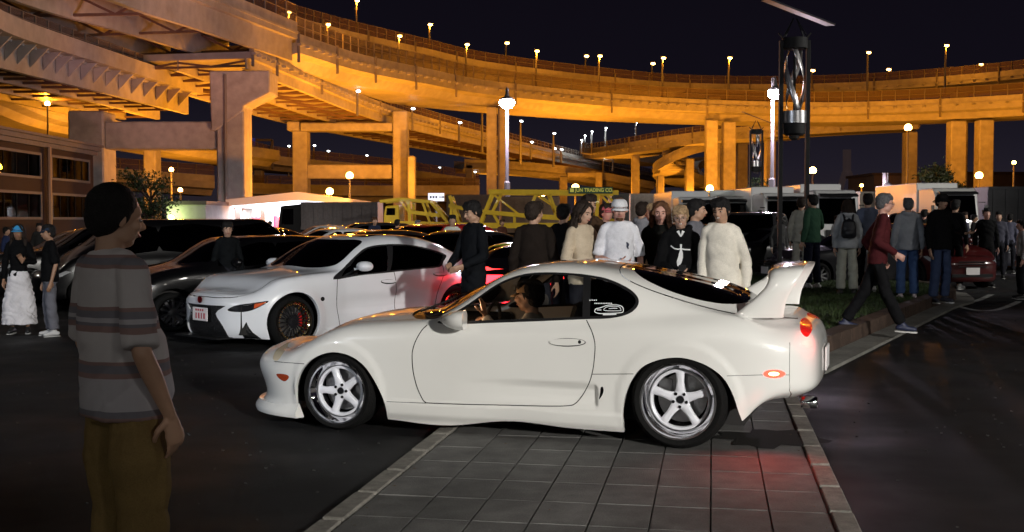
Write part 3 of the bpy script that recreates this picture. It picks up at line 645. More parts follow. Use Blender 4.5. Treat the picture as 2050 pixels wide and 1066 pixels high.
# ------------------------------------------------------------------ car bodies
def kn(pairs, x):
    """smooth monotone-ish interpolation through knots"""
    X = np.array([p[0] for p in pairs], float); Y = np.array([p[1] for p in pairs], float)
    h = np.diff(X); d = np.diff(Y)/h; m = np.zeros(len(X))
    if len(X) > 2:
        for i in range(1, len(X)-1):
            if d[i-1]*d[i] > 0:
                w1 = 2*h[i]+h[i-1]; w2 = h[i]+2*h[i-1]; m[i] = (w1+w2)/(w1/d[i-1]+w2/d[i])
    m[0] = d[0]; m[-1] = d[-1]
    x = np.clip(x, X[0], X[-1]); i = np.clip(np.searchsorted(X, x)-1, 0, len(h)-1); t = (x-X[i])/h[i]
    return (2*t**3-3*t**2+1)*Y[i]+(t**3-2*t**2+t)*h[i]*m[i]+(-2*t**3+3*t**2)*Y[i+1]+(t**3-t**2)*h[i]*m[i+1]
def carnet(sp):
    """sp: dict of knots -> control net; rows 0 sill .. 5 belt .. 7 roof rail .. 10 centreline; near side is -y"""
    st = sp['stations']; n = len(st); net = np.zeros((n, 11, 3))
    for i, (x0, w) in enumerate(st):
        for j in range(11):
            dn = max(0, 1-max(0, x0-sp['nx'])/sp['nl']); dt = max(0, 1-max(0, sp['tx']-x0)/sp['tl'])
            dn = dn*dn*(3-2*dn); dt = dt*dt*(3-2*dt)
            x = x0+sp['noff'][j]*dn+sp['toff'][j]*dt
            zb = kn(sp['zb'], x); zs = kn(sp['zs'], x); z5 = kn(sp['z5'], x); z10 = kn(sp['z10'], x); z7 = kn(sp['z7'], x)
            y7 = kn(sp['y7'], x); y5 = kn(sp['y5'], x); sh = kn(sp['sh'], x)
            f = [sp.get('y0', .95), .985, .995, 1.0, .99, y5, (y5+y7)/2+kn(sp['bulge'], x), y7, y7*.66, y7*.33, 0][j]
            def top(yf):
                yy = yf*w/.75
                return kn(sp['z10'], x-sh*yy*yy)-.022*yy*yy
            if j <= 3: z = zb+(zs-zb)*[0, .22, .6, 1][j]
            elif j == 4: z = zs+(z5-zs)*.62
            elif j == 5: z = z5
            elif j == 6: z = (z5+z7)/2
            elif j == 7: z = z7
            elif j == 8: z = max(z7+.3*(z10-z7) if z10 > z7 else z10, top(y7*.66))
            elif j == 9: z = top(y7*.33)
            else: z = z10
            if 'nz' in sp: z += dn*(sp['nz'][j]-z)
            if 'tz' in sp: z += dt*(sp['tz'][j]-z)
            net[i, j] = (x, -f*w, z)
    return net
def panel(root_o, name, s, V, T, m, off=0.0, mirror='merge', gap=None):
    """mirror: 'merge' = one object over both sides, 'both' = two objects, 'near' only"""
    if len(T) == 0: return []
    ids, inv = np.unique(T.ravel(), return_inverse=True); F = inv.reshape(-1, 3)
    P = s.ev(V[ids, 0], V[ids, 1]); N = s.nor(V[ids, 0], V[ids, 1])
    if off: P = P-N*off
    # face winding to follow the normal
    a = np.cross(P[F[:, 1]]-P[F[:, 0]], P[F[:, 2]]-P[F[:, 0]]); flip = (a*N[F].mean(1)).sum(1) < 0
    F = F.copy(); F[flip] = F[flip][:, ::-1]
    area = np.linalg.norm(a, axis=1); F = F[area > 1e-10]
    def mk(P, N, F):
        o = mobj(name, P, F, m, root_o, True)
        try: o.data.normals_split_custom_set_from_vertices([tuple(x) for x in N])
        except Exception: pass
        return o
    fl = np.array([1, -1, 1.])
    if mirror == 'merge':
        k = len(P); Nn = N.copy()
        c = abs(P[:, 1]) < 1e-4; Nn[c, 1] = 0; Nn /= np.linalg.norm(Nn, axis=1, keepdims=True)+1e-12
        return [mk(np.concatenate([P, P*fl]), np.concatenate([Nn, Nn*fl]), np.concatenate([F, F[:, ::-1]+k]))]
    out = [mk(P, N, F)]
    if mirror == 'both': out.append(mk(P*fl, N*fl, F[:, ::-1]))
    return out
def flange(root_o, name, s, uv, m, depth=.05, nrm=False, mirror=True):
    """turned-in edge along a line on the body"""
    uv = dens(uv, .08, False); P = s.ev(uv[:, 0], uv[:, 1]); n = len(P)
    Q = P.copy(); Q[:, 1] += depth
    if nrm: Q = P-s.nor(uv[:, 0], uv[:, 1])*depth
    v = np.concatenate([P, Q]); f = [(i, i+1, n+i+1, n+i) for i in range(n-1)]; o = mobj(name, v, f, m, root_o, True)
    if mirror: mobj(name, v*np.array([1, -1, 1.]), f, m, root_o, True)
    return o
def pxfun(rootmat):
    Mx = np.array(rootmat)
    def f(p):
        q = np.asarray(p)@Mx[:3, :3].T+Mx[:3, 3]
        return proj(q)
    return f
def rmat(loc, rz): return Matrix.Translation(Vector(loc)) @ Matrix.Rotation(rz, 4, 'Z')
def star_wheel(car, x, y, z, rt, rr, wd, side, rot=0, dish=.06):
    """five-spoke white wheel with a deep polished lip; side -1 = outer face towards -y"""
    w = bpy.data.objects.new('wheel', None); w.location = (x, y, z); w.empty_display_size = .1
    if side > 0: w.rotation_euler = (0, 0, math.pi)
    link(w, car)
    h = wd/2
    t = MB(); p = [(rr+.004, -h), (rr+.012, -h-.008), (rr+(rt-rr)*.55, -h-.012), (rt-.018, -h+.004), (rt-.004, -h+.03), (rt, -h+.06), (rt, h-.06), (rt-.004, h-.03), (rt-.018, h), (rr, h)]
    t.lathe(p, 64, 'y'); t.build('tyre', M['rubber'], w, True, 40)
    r = MB(); r.lathe([(rr+.006, -h-.002), (rr+.006, -h-.010), (rr-.006, -h-.010), (rr-.010, -h-.002), (rr-.014, -h+.012), (rr-.030, -h+.022), (rr-.038, -h+dish), (rr-.052, -h+dish+.01), (rr-.055, -h+dish+.03)], 72, 'y')
    r.build('rim', M['chrome'], w, True, 50)
    b = MB(); b.lathe([(rr-.054, -h+dish+.03), (rr-.06, h), (.0, h)], 40, 'y'); b.build('barrel', M['wheelblack'], w, True, 40)
    d = MB(); d.lathe([(.05, h-.09), (rr*.66, h-.09), (rr*.66, h-.07), (.05, h-.07)], 40, 'y', close=True); d.build('brake_disc', M['steel'], w, True, 40)
    d = MB(); d.box((-rr*.45, h-.085, rr*.2), (.09, .06, .16)); d.build('brake_caliper', M['steel'], w, False)
    s = MB(); ro = rr-.050; y0 = -h+dish-.004
    s.lathe([(ro+.004, y0+.03), (ro+.004, y0+.004), (ro-.006, y0), (ro-.016, y0+.006), (ro-.020, y0+.03)], 60, 'y')
    for k in range(5):
        a = rot+math.pi/2+k*2*math.pi/5; ca, sa = math.cos(a), math.sin(a)
        prof = [(.038, .040, .012), (.075, .030, .006), (.12, .0245, .002), (ro-.03, .027, .000), (ro-.008, .040, .004)]
        v = []
        for (rad, hw, dy) in prof:
            for (q, dd) in ((-hw, .035), (-hw, .010), (-hw*.55, 0), (hw*.55, 0), (hw, .010), (hw, .035)):
                v.append((ca*rad-sa*q, y0+dy+dd, sa*rad+ca*q))
        f = [(i*6+j, i*6+j+1, i*6+6+j+1, i*6+6+j) for i in range(len(prof)-1) for j in range(5)]
        f += [(i*6+5, i*6, i*6+6, i*6+11) for i in range(len(prof)-1)]
        s.add(v, f)
    s.lathe([(.062, y0+.05), (.062, y0+.014), (.056, y0+.008), (.030, y0+.008), (.026, y0+.02), (.0, y0+.02)], 32, 'y')
    s.build('spokes', M['wheelwhite'], w, True, 38)
    c = MB(); c.lathe([(.026, y0+.012), (.024, y0+.004), (.0, y0+.004)], 24, 'y'); c.build('hub_cap', M['wheelblack'], w, True, 40)
    nuts = MB()
    for k in range(5):
        a = rot+math.pi/2+(k+.5)*2*math.pi/5; nuts.lathe([(.0115, y0+.02), (.0115, y0+.002), (.006, y0), (0, y0)], 8, 'y', (math.cos(a)*.048, 0, math.sin(a)*.048))
    nuts.build('lug_nuts', M['wheelblack'], w, True, 40)
    return w
# ------------------------------------------------------------------ mesh wheel and the white sedan behind
def mesh_wheel(car, x, y, z, rt, rr, wd, side, spokes=20, face='wheelblack', lip='chrome', detail=1):
    w = bpy.data.objects.new('wheel', None); w.location = (x, y, z); w.empty_display_size = .1
    if side > 0: w.rotation_euler = (0, 0, math.pi)
    link(w, car); h = wd/2; n = 48 if detail else 24
    t = MB(); t.lathe([(rr+.004, -h), (rr+.012, -h-.008), (rr+(rt-rr)*.55, -h-.012), (rt-.018, -h+.004), (rt, -h+.05), (rt, h-.05), (rt-.018, h), (rr, h)], n, 'y'); t.build('tyre', M['rubber'], w, True, 40)
    r = MB(); r.lathe([(rr+.006, -h-.002), (rr+.006, -h-.010), (rr-.006, -h-.010), (rr-.012, -h+.004), (rr-.022, -h+.02), (rr-.03, -h+.03), (rr-.034, h), (0, h)], n, 'y'); r.build('rim', M[lip], w, True, 50)
    s = MB(); y0 = -h+.012
    for k in range(spokes):
        for q in ((-1, 1) if spokes > 12 else (0,)):
            a = 2*math.pi*(k+.5)/spokes; b = a+q*math.pi/spokes*1.3; ro = rr-.028
            s.bar((.05*math.cos(a), y0+.014, .05*math.sin(a)), (ro*math.cos(b), y0+.004, ro*math.sin(b)), .011 if spokes > 12 else .035, .012, up=(0, 1, 0))
    s.lathe([(.062, y0+.03), (.06, y0+.008), (.03, y0+.002), (0, y0+.002)], 20, 'y'); s.build('spokes', M[face], w)
    if detail:
        d = MB(); d.lathe([(.05, y0+.08), (rr*.74, y0+.08), (rr*.74, y0+.10), (.05, y0+.10)], 40, 'y', close=True); d.build('brake_disc', M['steel'], w, True, 40)
        d = MB(); d.box((rr*.55, y0+.065, rr*.05), (.055, .03, .17), ry=-.1); d.build('brake_caliper', M['redpaint'], w, bevel=.008)
        g = MB()
        for k in range(40):
            a = 2*math.pi*k/40; g.lathe([(.0065, y0-.004), (0, y0-.002)], 6, 'y', ((rr-.030)*math.cos(a), 0, (rr-.030)*math.sin(a)))
        tag(g.build('rim_bolts', M['gold'], w), kind='stuff')
    return w
SEDAN = dict(
    stations=[(.14, 0), (.15, .24), (.19, .42), (.27, .57), (.39, .70), (.54, .80), (.72, .87), (.92, .905), (1.2, .905), (1.5, .90), (1.8, .90), (2.1, .90), (2.45, .902), (2.8, .905), (3.15, .91), (3.45, .918), (3.72, .922), (4.0, .90), (4.25, .855), (4.45, .78), (4.58, .67), (4.67, .5), (4.705, .3), (4.71, .15), (4.71, 0)],
    nx=.26, nl=.5, tx=4.6, tl=.4,
    noff=[.05, .02, .0, .0, -.0, .06, .10, .13, .15, .16, .17], nz=[.14, .20, .30, .46, .58, .66, .68, .695, .70, .705, .71],
    toff=[-.10, -.03, .0, .0, -.02, -.05, -.07, -.08, -.08, -.08, -.08], tz=[.25, .33, .45, .66, .85, .97, 1.0, 1.02, 1.03, 1.035, 1.04],
    zb=[(0, .13), (.5, .11), (1.3, .13), (3.2, .13), (4, .16), (4.71, .24)],
    zs=[(0, .46), (.5, .58), (1.2, .66), (2.5, .68), (3.7, .74), (4.71, .7)],
    z5=[(0, .65), (.2, .68), (.45, .76), (.7, .83), (1.0, .875), (1.3, .895), (1.6, .91), (2.5, .94), (3.2, .975), (3.7, 1.01), (4.2, 1.01), (4.71, .96)],
    z7=[(0, .69), (.2, .72), (.45, .79), (.7, .85), (1.0, .90), (1.35, .93), (1.58, .955), (1.8, 1.06), (2.05, 1.20), (2.3, 1.275), (2.6, 1.31), (2.95, 1.315), (3.25, 1.29), (3.55, 1.225), (3.8, 1.14), (4.05, 1.06), (4.3, 1.03), (4.71, 1.0)],
    z10=[(0, .70), (.2, .725), (.45, .80), (.7, .86), (1.0, .915), (1.3, .95), (1.42, .962), (1.6, 1.05), (1.85, 1.19), (2.1, 1.31), (2.3, 1.36), (2.6, 1.385), (2.9, 1.385), (3.2, 1.365), (3.5, 1.31), (3.8, 1.22), (4.05, 1.12), (4.2, 1.07), (4.45, 1.06), (4.6, 1.06), (4.71, 1.03)],
    y7=[(0, .66), (1.45, .68), (1.65, .80), (1.9, .78), (2.3, .72), (3.2, .70), (3.8, .70), (4.71, .72)],
    y5=[(0, .92), (1.4, .93), (1.8, .955), (3, .95), (3.8, .90), (4.71, .93)],
    bulge=[(0, .0), (1.5, .01), (2.2, .03), (3, .03), (3.8, .01), (4.71, .0)], sh=[(0, .05), (1.0, .08), (1.5, .25), (2.1, .2), (2.6, 0), (3.3, -.1), (3.9, -.1), (4.71, 0)], y0=.95)
sd_yaw = math.atan2(2.02, 1.896)
fx = gnd(592, 697)
sd_loc = fx-Vector((math.cos(sd_yaw), math.sin(sd_yaw), 0))*.90-Vector((math.sin(sd_yaw), -math.cos(sd_yaw), 0))*.90
sd = root('white_sedan', 'lowered white sedan with black lattice wheels and wide dark grille parked behind the coupe', 'car', sd_loc, sd_yaw)
def build_sedan(cr):
    s = Surf(carnet(SEDAN)); f = pxfun(rmat(cr.location, cr.rotation_euler.z)); m = s.m-1
    cx, cy = cr.location.x, cr.location.y
    def disp(P):
        P = P.copy(); x, y, z = P.T; o = 0
        for wx in (.90, 3.68):
            r = np.hypot(x-wx, z-.31); o = o+.022*sst(.50, .38, r)
        o = o+.02*sst(.23, .19, z)*sst(1.3, 1.5, x)*sst(3.3, 3.1, x)-.03*sst(.34, .46, z)*sst(.66, .5, z)*sst(1.4, 1.9, x)*sst(3.2, 2.7, x)
        P[:, 1] -= o*sst(.2, .6, -y)
        return P
    s.disp = disp
    def vis(P, U, V):      # only points that face the camera
        n = s.nor(U, V); c, q = math.cos(cr.rotation_euler.z), math.sin(cr.rotation_euler.z)
        W_ = np.stack([P[:, 0]*c-P[:, 1]*q+cx, P[:, 0]*q+P[:, 1]*c+cy, P[:, 2]], 1)-CAMP
        N_ = np.stack([n[:, 0]*c-n[:, 1]*q, n[:, 0]*q+n[:, 1]*c, n[:, 2]], 1)
        return (W_*N_).sum(1) < 0
    nr = lambda pts, **k: s.solve(f, pts, seedmask=vis, **k)
    side = lambda p: p[:, [0, 2]]
    xz = lambda pts, **k: s.solve(side, pts, seedmask=lambda P, U, V: P[:, 1] < -.4, **k)
    arch = lambda wx, r: xz([(wx+r*math.cos(a), max(.05, .33+r*math.sin(a))) for a in np.linspace(math.pi+.55, -.55, 26)])
    fa = arch(.90, .365); ra = arch(3.68, .365)
    for a in (fa, ra): a[0, 1] = 0; a[-1, 1] = 0
    win = nr(smoothline([(667, 560), (720, 552), (774, 546.5), (830, 540), (880, 535), (888, 523), (893, 511), (868, 501), (830, 492), (785, 489), (736, 495), (710, 514), (686, 538)], 3, True), urange=(9, 20))
    g1 = nr([(684, 554), (774, 543), (774, 492.5), (738, 498), (712, 517), (692, 539)], urange=(9, 20))
    g2 = nr([(781, 542), (830, 537), (877, 532), (887, 511.5), (866, 503.5), (829, 494.5), (786, 492)], urange=(9, 20))
    xy = lambda p: p[:, :2]; topm = lambda P, U, V: V > 4.5
    T_ = lambda pts: s.solve(xy, pts, seedmask=topm)
    ws = T_(smoothline([(1.46, 0), (1.48, -.3), (1.56, -.55), (1.66, -.68), (1.80, -.70), (2.0, -.66), (2.2, -.6), (2.24, -.5), (2.16, -.25), (2.13, 0)], 4)); ws[0, 1] = m; ws[-1, 1] = m
    rg = T_(smoothline([(3.38, 0), (3.40, -.4), (3.46, -.56), (3.7, -.60), (3.95, -.62), (4.07, -.6), (4.10, -.3), (4.11, 0)], 4)); rg[0, 1] = m; rg[-1, 1] = m
    sr = T_([(2.35, 0), (2.35, -.42), (2.40, -.48), (2.95, -.46), (3.0, -.4), (3.0, 0)]); sr[0, 1] = m; sr[-1, 1] = m
    hl = nr(smoothline([(455, 621), (472, 612), (505, 607), (538, 603), (522, 614), (496, 624), (469, 625)], 3, True))
    hla = nr([(510, 609), (534, 604.5), (521, 613), (508, 618)])
    # spindle grille and lower vents over the front; the line follows the traced near half and is mirrored
    gr = nr(smoothline([(452, 613), (432, 628), (446, 653), (459, 680), (450, 689)], 3)); gr[-1, 1] = 0
    gr = np.concatenate([[(0, gr[0, 1]+.0)], gr, [(0, 0)]])
    lv = nr([(493, 645), (482, 663), (488, 685), (522, 689), (506, 666)])
    lv[3, 1] = 0.02; lv[2, 1] = .02
    hd = T_(smoothline([(.17, 0), (.19, -.3), (.30, -.52), (.55, -.66), (1.0, -.74), (1.45, -.78), (1.6, -.76)], 4)); hd[0, 1] = m
    hdl = T_(strip(smoothline([(.17, 0), (.19, -.3), (.30, -.52), (.55, -.66), (1.0, -.74), (1.45, -.78)], 4), .008))
    hood = np.concatenate([hd, [(hd[-1, 0], m)]])
    l1 = smoothline([(1.62, .91), (1.56, .80), (1.55, .5), (1.60, .24)], 3); l2 = smoothline([(2.52, .935), (2.55, .6), (2.52, .22)], 3); l3 = smoothline([(3.42, .985), (3.40, .80), (3.28, .55), (3.2, .22)], 3)
    l4 = np.array([(1.60, .235), (2.4, .22), (3.2, .22)])
    g = lambda L, w=.009: xz(strip(np.array(L), w))
    d1 = xz(np.concatenate([l1, [(2.52, .22)], l2[::-1], [(2.52, 1.25), (2.1, 1.2), (1.8, 1.04)]])); d2 = xz(np.concatenate([l2, [(3.2, .22)], l3[::-1], [(3.5, 1.1), (3.2, 1.24), (2.52, 1.25)]]))
    fb = xz(smoothline([(.25, .66), (.42, .69), (.60, .60), (.64, .55)], 3)); 
    el = lambda cx_, cy_, a, b, n=20: [(cx_+a*math.cos(t), cy_+b*math.sin(t)) for t in np.linspace(0, 2*math.pi, n, endpoint=False)]
    tl = xz([(4.28, .93), (4.45, .98), (4.6, .93), (4.55, .86), (4.35, .87)])
    regs = [('hood', hood), ('door', d1), ('rear_door', d2), ('gap_', hdl), ('gap_', g(l1)), ('gap_', g(l2)), ('gap_', g(l3)), ('gap_', g(l4)), ('glass_surround', win), ('front_door_window', g1), ('rear_door_window', g2), ('windscreen', ws), ('rear_window', rg), ('sunroof', sr),
            ('grille', gr), ('fog_vent', lv), ('head_light', hl), ('indicator', hla), ('tail_light', tl), ('fuel_line', g([(4.0, .985), (4.2, .975)], .008)),
            ('gap_', nr(el(778, 564.5, 15.5, 4.8))), ('door_handle', nr(el(778, 563.5, 15.5, 3.2))), ('gap_', nr(el(881, 549.5, 13.5, 4.4))), ('rear_door_handle', nr(el(881, 548.6, 13.5, 2.9))), ('gap_', nr(el(646, 599, 4.2, 4.5, 10))), ('wheel_hole', fa), ('wheel_hole', ra)]
    V, T, lab = cut_surface(s, regs, 8, 7)
    LN = np.array([r[0] for r in regs]+['body'])[lab]; W_ = M['silverwhite']
    mm = dict(body=W_, hood=W_, door=W_, rear_door=W_, gap_=M['gap'], fuel_line=M['gap'], glass_surround=M['black'], front_door_window=M['deeptint'], rear_door_window=M['deeptint'], windscreen=M['deeptint'], rear_window=M['deeptint'], sunroof=M['deeptint'],
              grille=M['grille'], fog_vent=M['grille'], head_light=M['darklens'], indicator=M['indic'], tail_light=M['darkred'], door_handle=W_, rear_door_handle=W_)
    two = ('door', 'rear_door', 'front_door_window', 'rear_door_window', 'fog_vent', 'head_light', 'indicator', 'tail_light', 'door_handle', 'rear_door_handle', 'glass_surround')
    offs = dict(gap_=.01, grille=.02, fog_vent=.03, front_door_window=.003, rear_door_window=.003, windscreen=.002, door_handle=-.012, rear_door_handle=-.012, indicator=-.001)
    for n in mm:
        panel(cr, 'shut_line_seals' if n == 'gap_' else n, s, V, T[LN == n], mm[n], offs.get(n, 0), 'both' if n in two else 'merge')
    for a in (fa, ra): flange(cr, 'arch_lip', s, a, W_, .05)
    flange(cr, 'grille_edge', s, gr[1:-1], M['silverwhite'], .03, True)
    b = MB(); b.box2((.30, -.62, .18), (4.4, .62, .55)); b.box2((1.4, -.80, .18), (3.15, .80, .55)); b.box2((1.3, -.6, .5), (4.2, .6, .9)); b.build('chassis', M['dark'], cr)
    b = MB(); b.box((.18, 0, .14), (.26, .95, .02)); b.build('front_splitter', M['black'], cr)
    for sy in (-1, 1):
        mesh_wheel(cr, .90, sy*.765, .325, .322, .250, .23, sy, lip='goldlip'); mesh_wheel(cr, 3.68, sy*.765, .325, .322, .250, .24, sy, lip='goldlip')
        b = MB(); b.lathe([(0, 0), (.05, .01), (.075, .05), (.078, .12), (.07, .15), (0, .155)], 18, 'x'); b.xf(Matrix.Translation((1.83, sy*1.00, .985)) @ Matrix.Diagonal((1, 1.5, .85, 1)))
        b.bar((1.90, sy*.85, .945), (1.93, sy*.97, .965), .07, .03); b.build('door_mirror', W_, cr, True, 60)
    # grille slats, plate and badge
    b = MB()
    for k in range(9): b.box((.172, 0, .24+.045*k), (.012, .62-.05*abs(k-4), .010))
    tag(b.build('grille_bars', M['black'], cr), kind='stuff')
    b = MB(); b.box((.105, -.02, .42), (.012, .33, .165)); p = b.build('number_plate', M['plate'], cr, bevel=.004)
    q = MB()
    for k, w in enumerate((.03, .02, .03, .025)): q.box((.097, -.12+k*.06, .40), (.003, w, .07))
    for k in range(4): q.box((.097, -.09+k*.05, .472), (.003, .03, .025))
    q.build('plate_digits', mat('plate_red', (.45, .08, .10), .5), p)
    b = MB(); b.lathe([(.045, 0), (.045, .01), (0, .012)], 20, 'x', (.11, 0, .60)); b.build('badge', M['darkred'], cr)
    return s
M['grille'] = mat('grille_mesh', (.010, .010, .011), .45, bump=(60, .8, 1)); M['darklens'] = mat('smoked_lens', (.01, .01, .012), .08, coat=1)
M['indic'] = mat('orange_reflector', (.6, .09, .02), .2, coat=1); M['darkred'] = mat('dark_red_lens', (.09, .004, .004), .15, coat=1)
S2 = build_sedan(sd)
# ------------------------------------------------------------------ simpler parked cars
def variant(L, Wd, z5, z7, z10, y7=None, zb=.2, fr=.85, rr=.85, tz=None, toff=None, sh=None):
    k = Wd/1.84
    st = [(0, 0), (.015, .28), (.06, .50), (.16, .68), (.34, .82), (.62, .90), (1.0, .915)]+[(1.0+(L-2.0)*i/8, .915) for i in range(1, 8)]+[(L-1.0, .915), (L-.62, .90), (L-.34, .84), (L-.15, .74), (L-.05, .56), (L-.01, .3), (L, 0)]
    e = z10[-1][1]
    return dict(stations=[(a, w*k) for a, w in st], nx=.12, nl=.6, tx=L-.12, tl=.5, noff=[.03, .0, .0, .0, .0, .05, .09, .12, .14, .15, .16], nz=[.18, .25, .36, .50, .60, .68, .72, .74, .75, .755, .76],
                toff=toff or [-.06, -.02, 0, 0, -.01, -.04, -.10, -.16, -.18, -.18, -.18], tz=tz or [.28, .35, .5, .68, .82, .95, 1.0, 1.03, 1.04, 1.04, 1.04],
                zb=[(0, zb), (L, zb+.06)], zs=[(0, .5), (.8, .66), (L-.8, .74), (L, .7)], z5=z5, z7=z7, z10=z10, y7=y7 or [(0, .7), (1.2, .72), (1.7, .80), (L-.8, .76), (L, .76)],
                y5=[(0, .92), (1.5, .95), (L-.8, .95), (L, .93)], bulge=[(0, 0), (2, .02), (L, .01)], sh=sh or [(0, .05), (1.0, .1), (1.5, .2), (2.2, 0), (L-1, 0), (L, 0)], y0=.95)
HATCH = variant(4.4, 1.80, [(0, .68), (.3, .78), (.9, .92), (1.4, .96), (3.6, 1.02), (4.4, 1.0)],
                [(0, .72), (.3, .82), (.9, .98), (1.25, 1.02), (1.5, 1.10), (1.9, 1.32), (2.2, 1.40), (3.0, 1.42), (3.7, 1.37), (4.0, 1.28), (4.2, 1.12), (4.4, 1.02)],
                [(0, .74), (.3, .84), (.9, 1.0), (1.15, 1.04), (1.4, 1.18), (1.8, 1.41), (2.05, 1.47), (2.8, 1.50), (3.6, 1.46), (3.95, 1.38), (4.15, 1.22), (4.3, 1.08), (4.4, 1.04)], zb=.18)
VAN = variant(4.8, 1.82, [(0, .75), (.3, .88), (.7, 1.02), (1.2, 1.06), (4.4, 1.12), (4.8, 1.1)],
              [(0, .80), (.3, .95), (.7, 1.08), (.95, 1.18), (1.3, 1.48), (1.6, 1.66), (2.0, 1.72), (4.3, 1.72), (4.6, 1.66), (4.8, 1.5)],
              [(0, .82), (.3, .97), (.7, 1.12), (.85, 1.2), (1.2, 1.52), (1.5, 1.74), (1.9, 1.80), (4.2, 1.80), (4.6, 1.75), (4.8, 1.6)], zb=.2, tz=[.28, .35, .5, .75, .95, 1.1, 1.3, 1.5, 1.58, 1.6, 1.6], toff=[-.06, -.02, 0, 0, 0, 0, -.03, -.08, -.12, -.12, -.12])
LOWS = variant(4.35, 1.82, [(0, .58), (.3, .66), (.8, .78), (1.3, .82), (3.4, .90), (4.35, .88)],
               [(0, .6), (.3, .69), (.8, .80), (1.4, .85), (1.7, .95), (2.1, 1.10), (2.5, 1.14), (3.0, 1.10), (3.6, .98), (4.0, .92), (4.35, .9)],
               [(0, .62), (.3, .70), (.8, .82), (1.3, .87), (1.6, 1.0), (2.0, 1.16), (2.4, 1.21), (2.9, 1.18), (3.5, 1.04), (3.9, .96), (4.35, .93)], zb=.12, tz=[.3, .36, .46, .6, .72, .80, .84, .87, .89, .89, .89])
def build_simple(r, spec, paintm, wb, win, ws, rw, wr=.31, roofbars=False, du=4, dv=4):
    s = Surf(carnet(spec)); m = s.m-1; side = lambda p: p[:, [0, 2]]; xy = lambda p: p[:, :2]
    xz = lambda pts: s.solve(side, pts, seedmask=lambda P, U, V: P[:, 1] < -.4)
    T_ = lambda pts: s.solve(xy, pts, seedmask=lambda P, U, V: V > 4.5)
    L = spec['stations'][-1][0]
    regs = []
    for c in wb:
        a = xz([(c+(wr+.05)*math.cos(t), max(.1, wr+.02+(wr+.05)*math.sin(t))) for t in np.linspace(math.pi+.5, -.5, 16)]); a[0, 1] = a[-1, 1] = 0; regs.append(('hole', a))
    for i, w in enumerate(win): regs.append(('side_window', xz(smoothline(w, 2, True))))
    c0, c1, s0, s1 = ws; q = T_(smoothline([(c0, 0), (c0+.02, -.3), (s0-.1, -.6), (s0, -.68), (s1, -.60), (s1-.02, -.5), (c1, -.2), (c1, 0)], 3)); q[0, 1] = q[-1, 1] = m; regs.append(('windscreen', q))
    c0, c1, yy = rw; q = T_(smoothline([(c0, 0), (c0, -yy*.8), (c0+.06, -yy), (c1-.06, -yy*1.05), (c1, -yy*.8), (c1, 0)], 3)); q[0, 1] = q[-1, 1] = m; regs.append(('rear_window', q))
    regs += [('head_light', xz([(.16, .66), (.50, .76), (.60, .74), (.45, .66), (.2, .60)])), ('tail_light', xz([(L-.42, .92), (L-.18, .93), (L-.14, .78), (L-.3, .76)]))]
    xm = (win[0][0][0]+win[-1][1][0])/2
    for x in (xm-1.0, xm, xm+.95): regs.append(('gap_', xz(strip(np.array([(x, .95), (x+.02, .6), (x, .26)]), .012))))
    V, T, lab = cut_surface(s, regs, du, dv); LN = np.array([g[0] for g in regs]+['body'])[lab]
    for n, mm, o_, mi in (('body', paintm, 0, 'merge'), ('side_window', M['deeptint'], .004, 'both'), ('windscreen', M['deeptint'], .003, 'merge'), ('rear_window', M['deeptint'], .003, 'merge'), ('head_light', M['lens2'], .003, 'both'), ('tail_light', M['darkred'], .0, 'both'), ('gap_', M['gap'], .01, 'merge')):
        panel(r, 'shut_line_seals' if n == 'gap_' else n, s, V, T[LN == n], mm, o_, mi)
    W2 = .78 if spec is not VAN else .79
    for c in wb:
        for sy in (-1, 1): mesh_wheel(r, c, sy*W2, wr, wr, wr*.72, .22, sy, spokes=10, face='steel', detail=0)
    b = MB(); b.box2((.35, -.6, .2), (L-.4, .6, .7)); b.build('chassis', M['dark'], r)
    for sy in (-1, 1):
        b = MB(); ell(b, (win[0][0][0]+.22, sy*.98, win[0][0][1]+.06), (.07, .12, .07)); b.bar((win[0][0][0]+.26, sy*.84, win[0][0][1]), (win[0][0][0]+.24, sy*.95, win[0][0][1]+.03), .05); b.build('door_mirror', paintm, r, True, 60)
    for x, z in ((-.012, .42), (L+.012, .55)): b = MB(); b.box((x, 0, z), (.012, .33, .16)); b.build('number_plate', M['plate'], r)
    b = MB()
    for k in range(3): b.box((-.004, 0, .52+.055*k), (.02, .7, .018))
    b.box((.01, 0, .32), (.03, 1.0, .07)); b.build('grille', M['black'], r)
    return r
KIND = {}
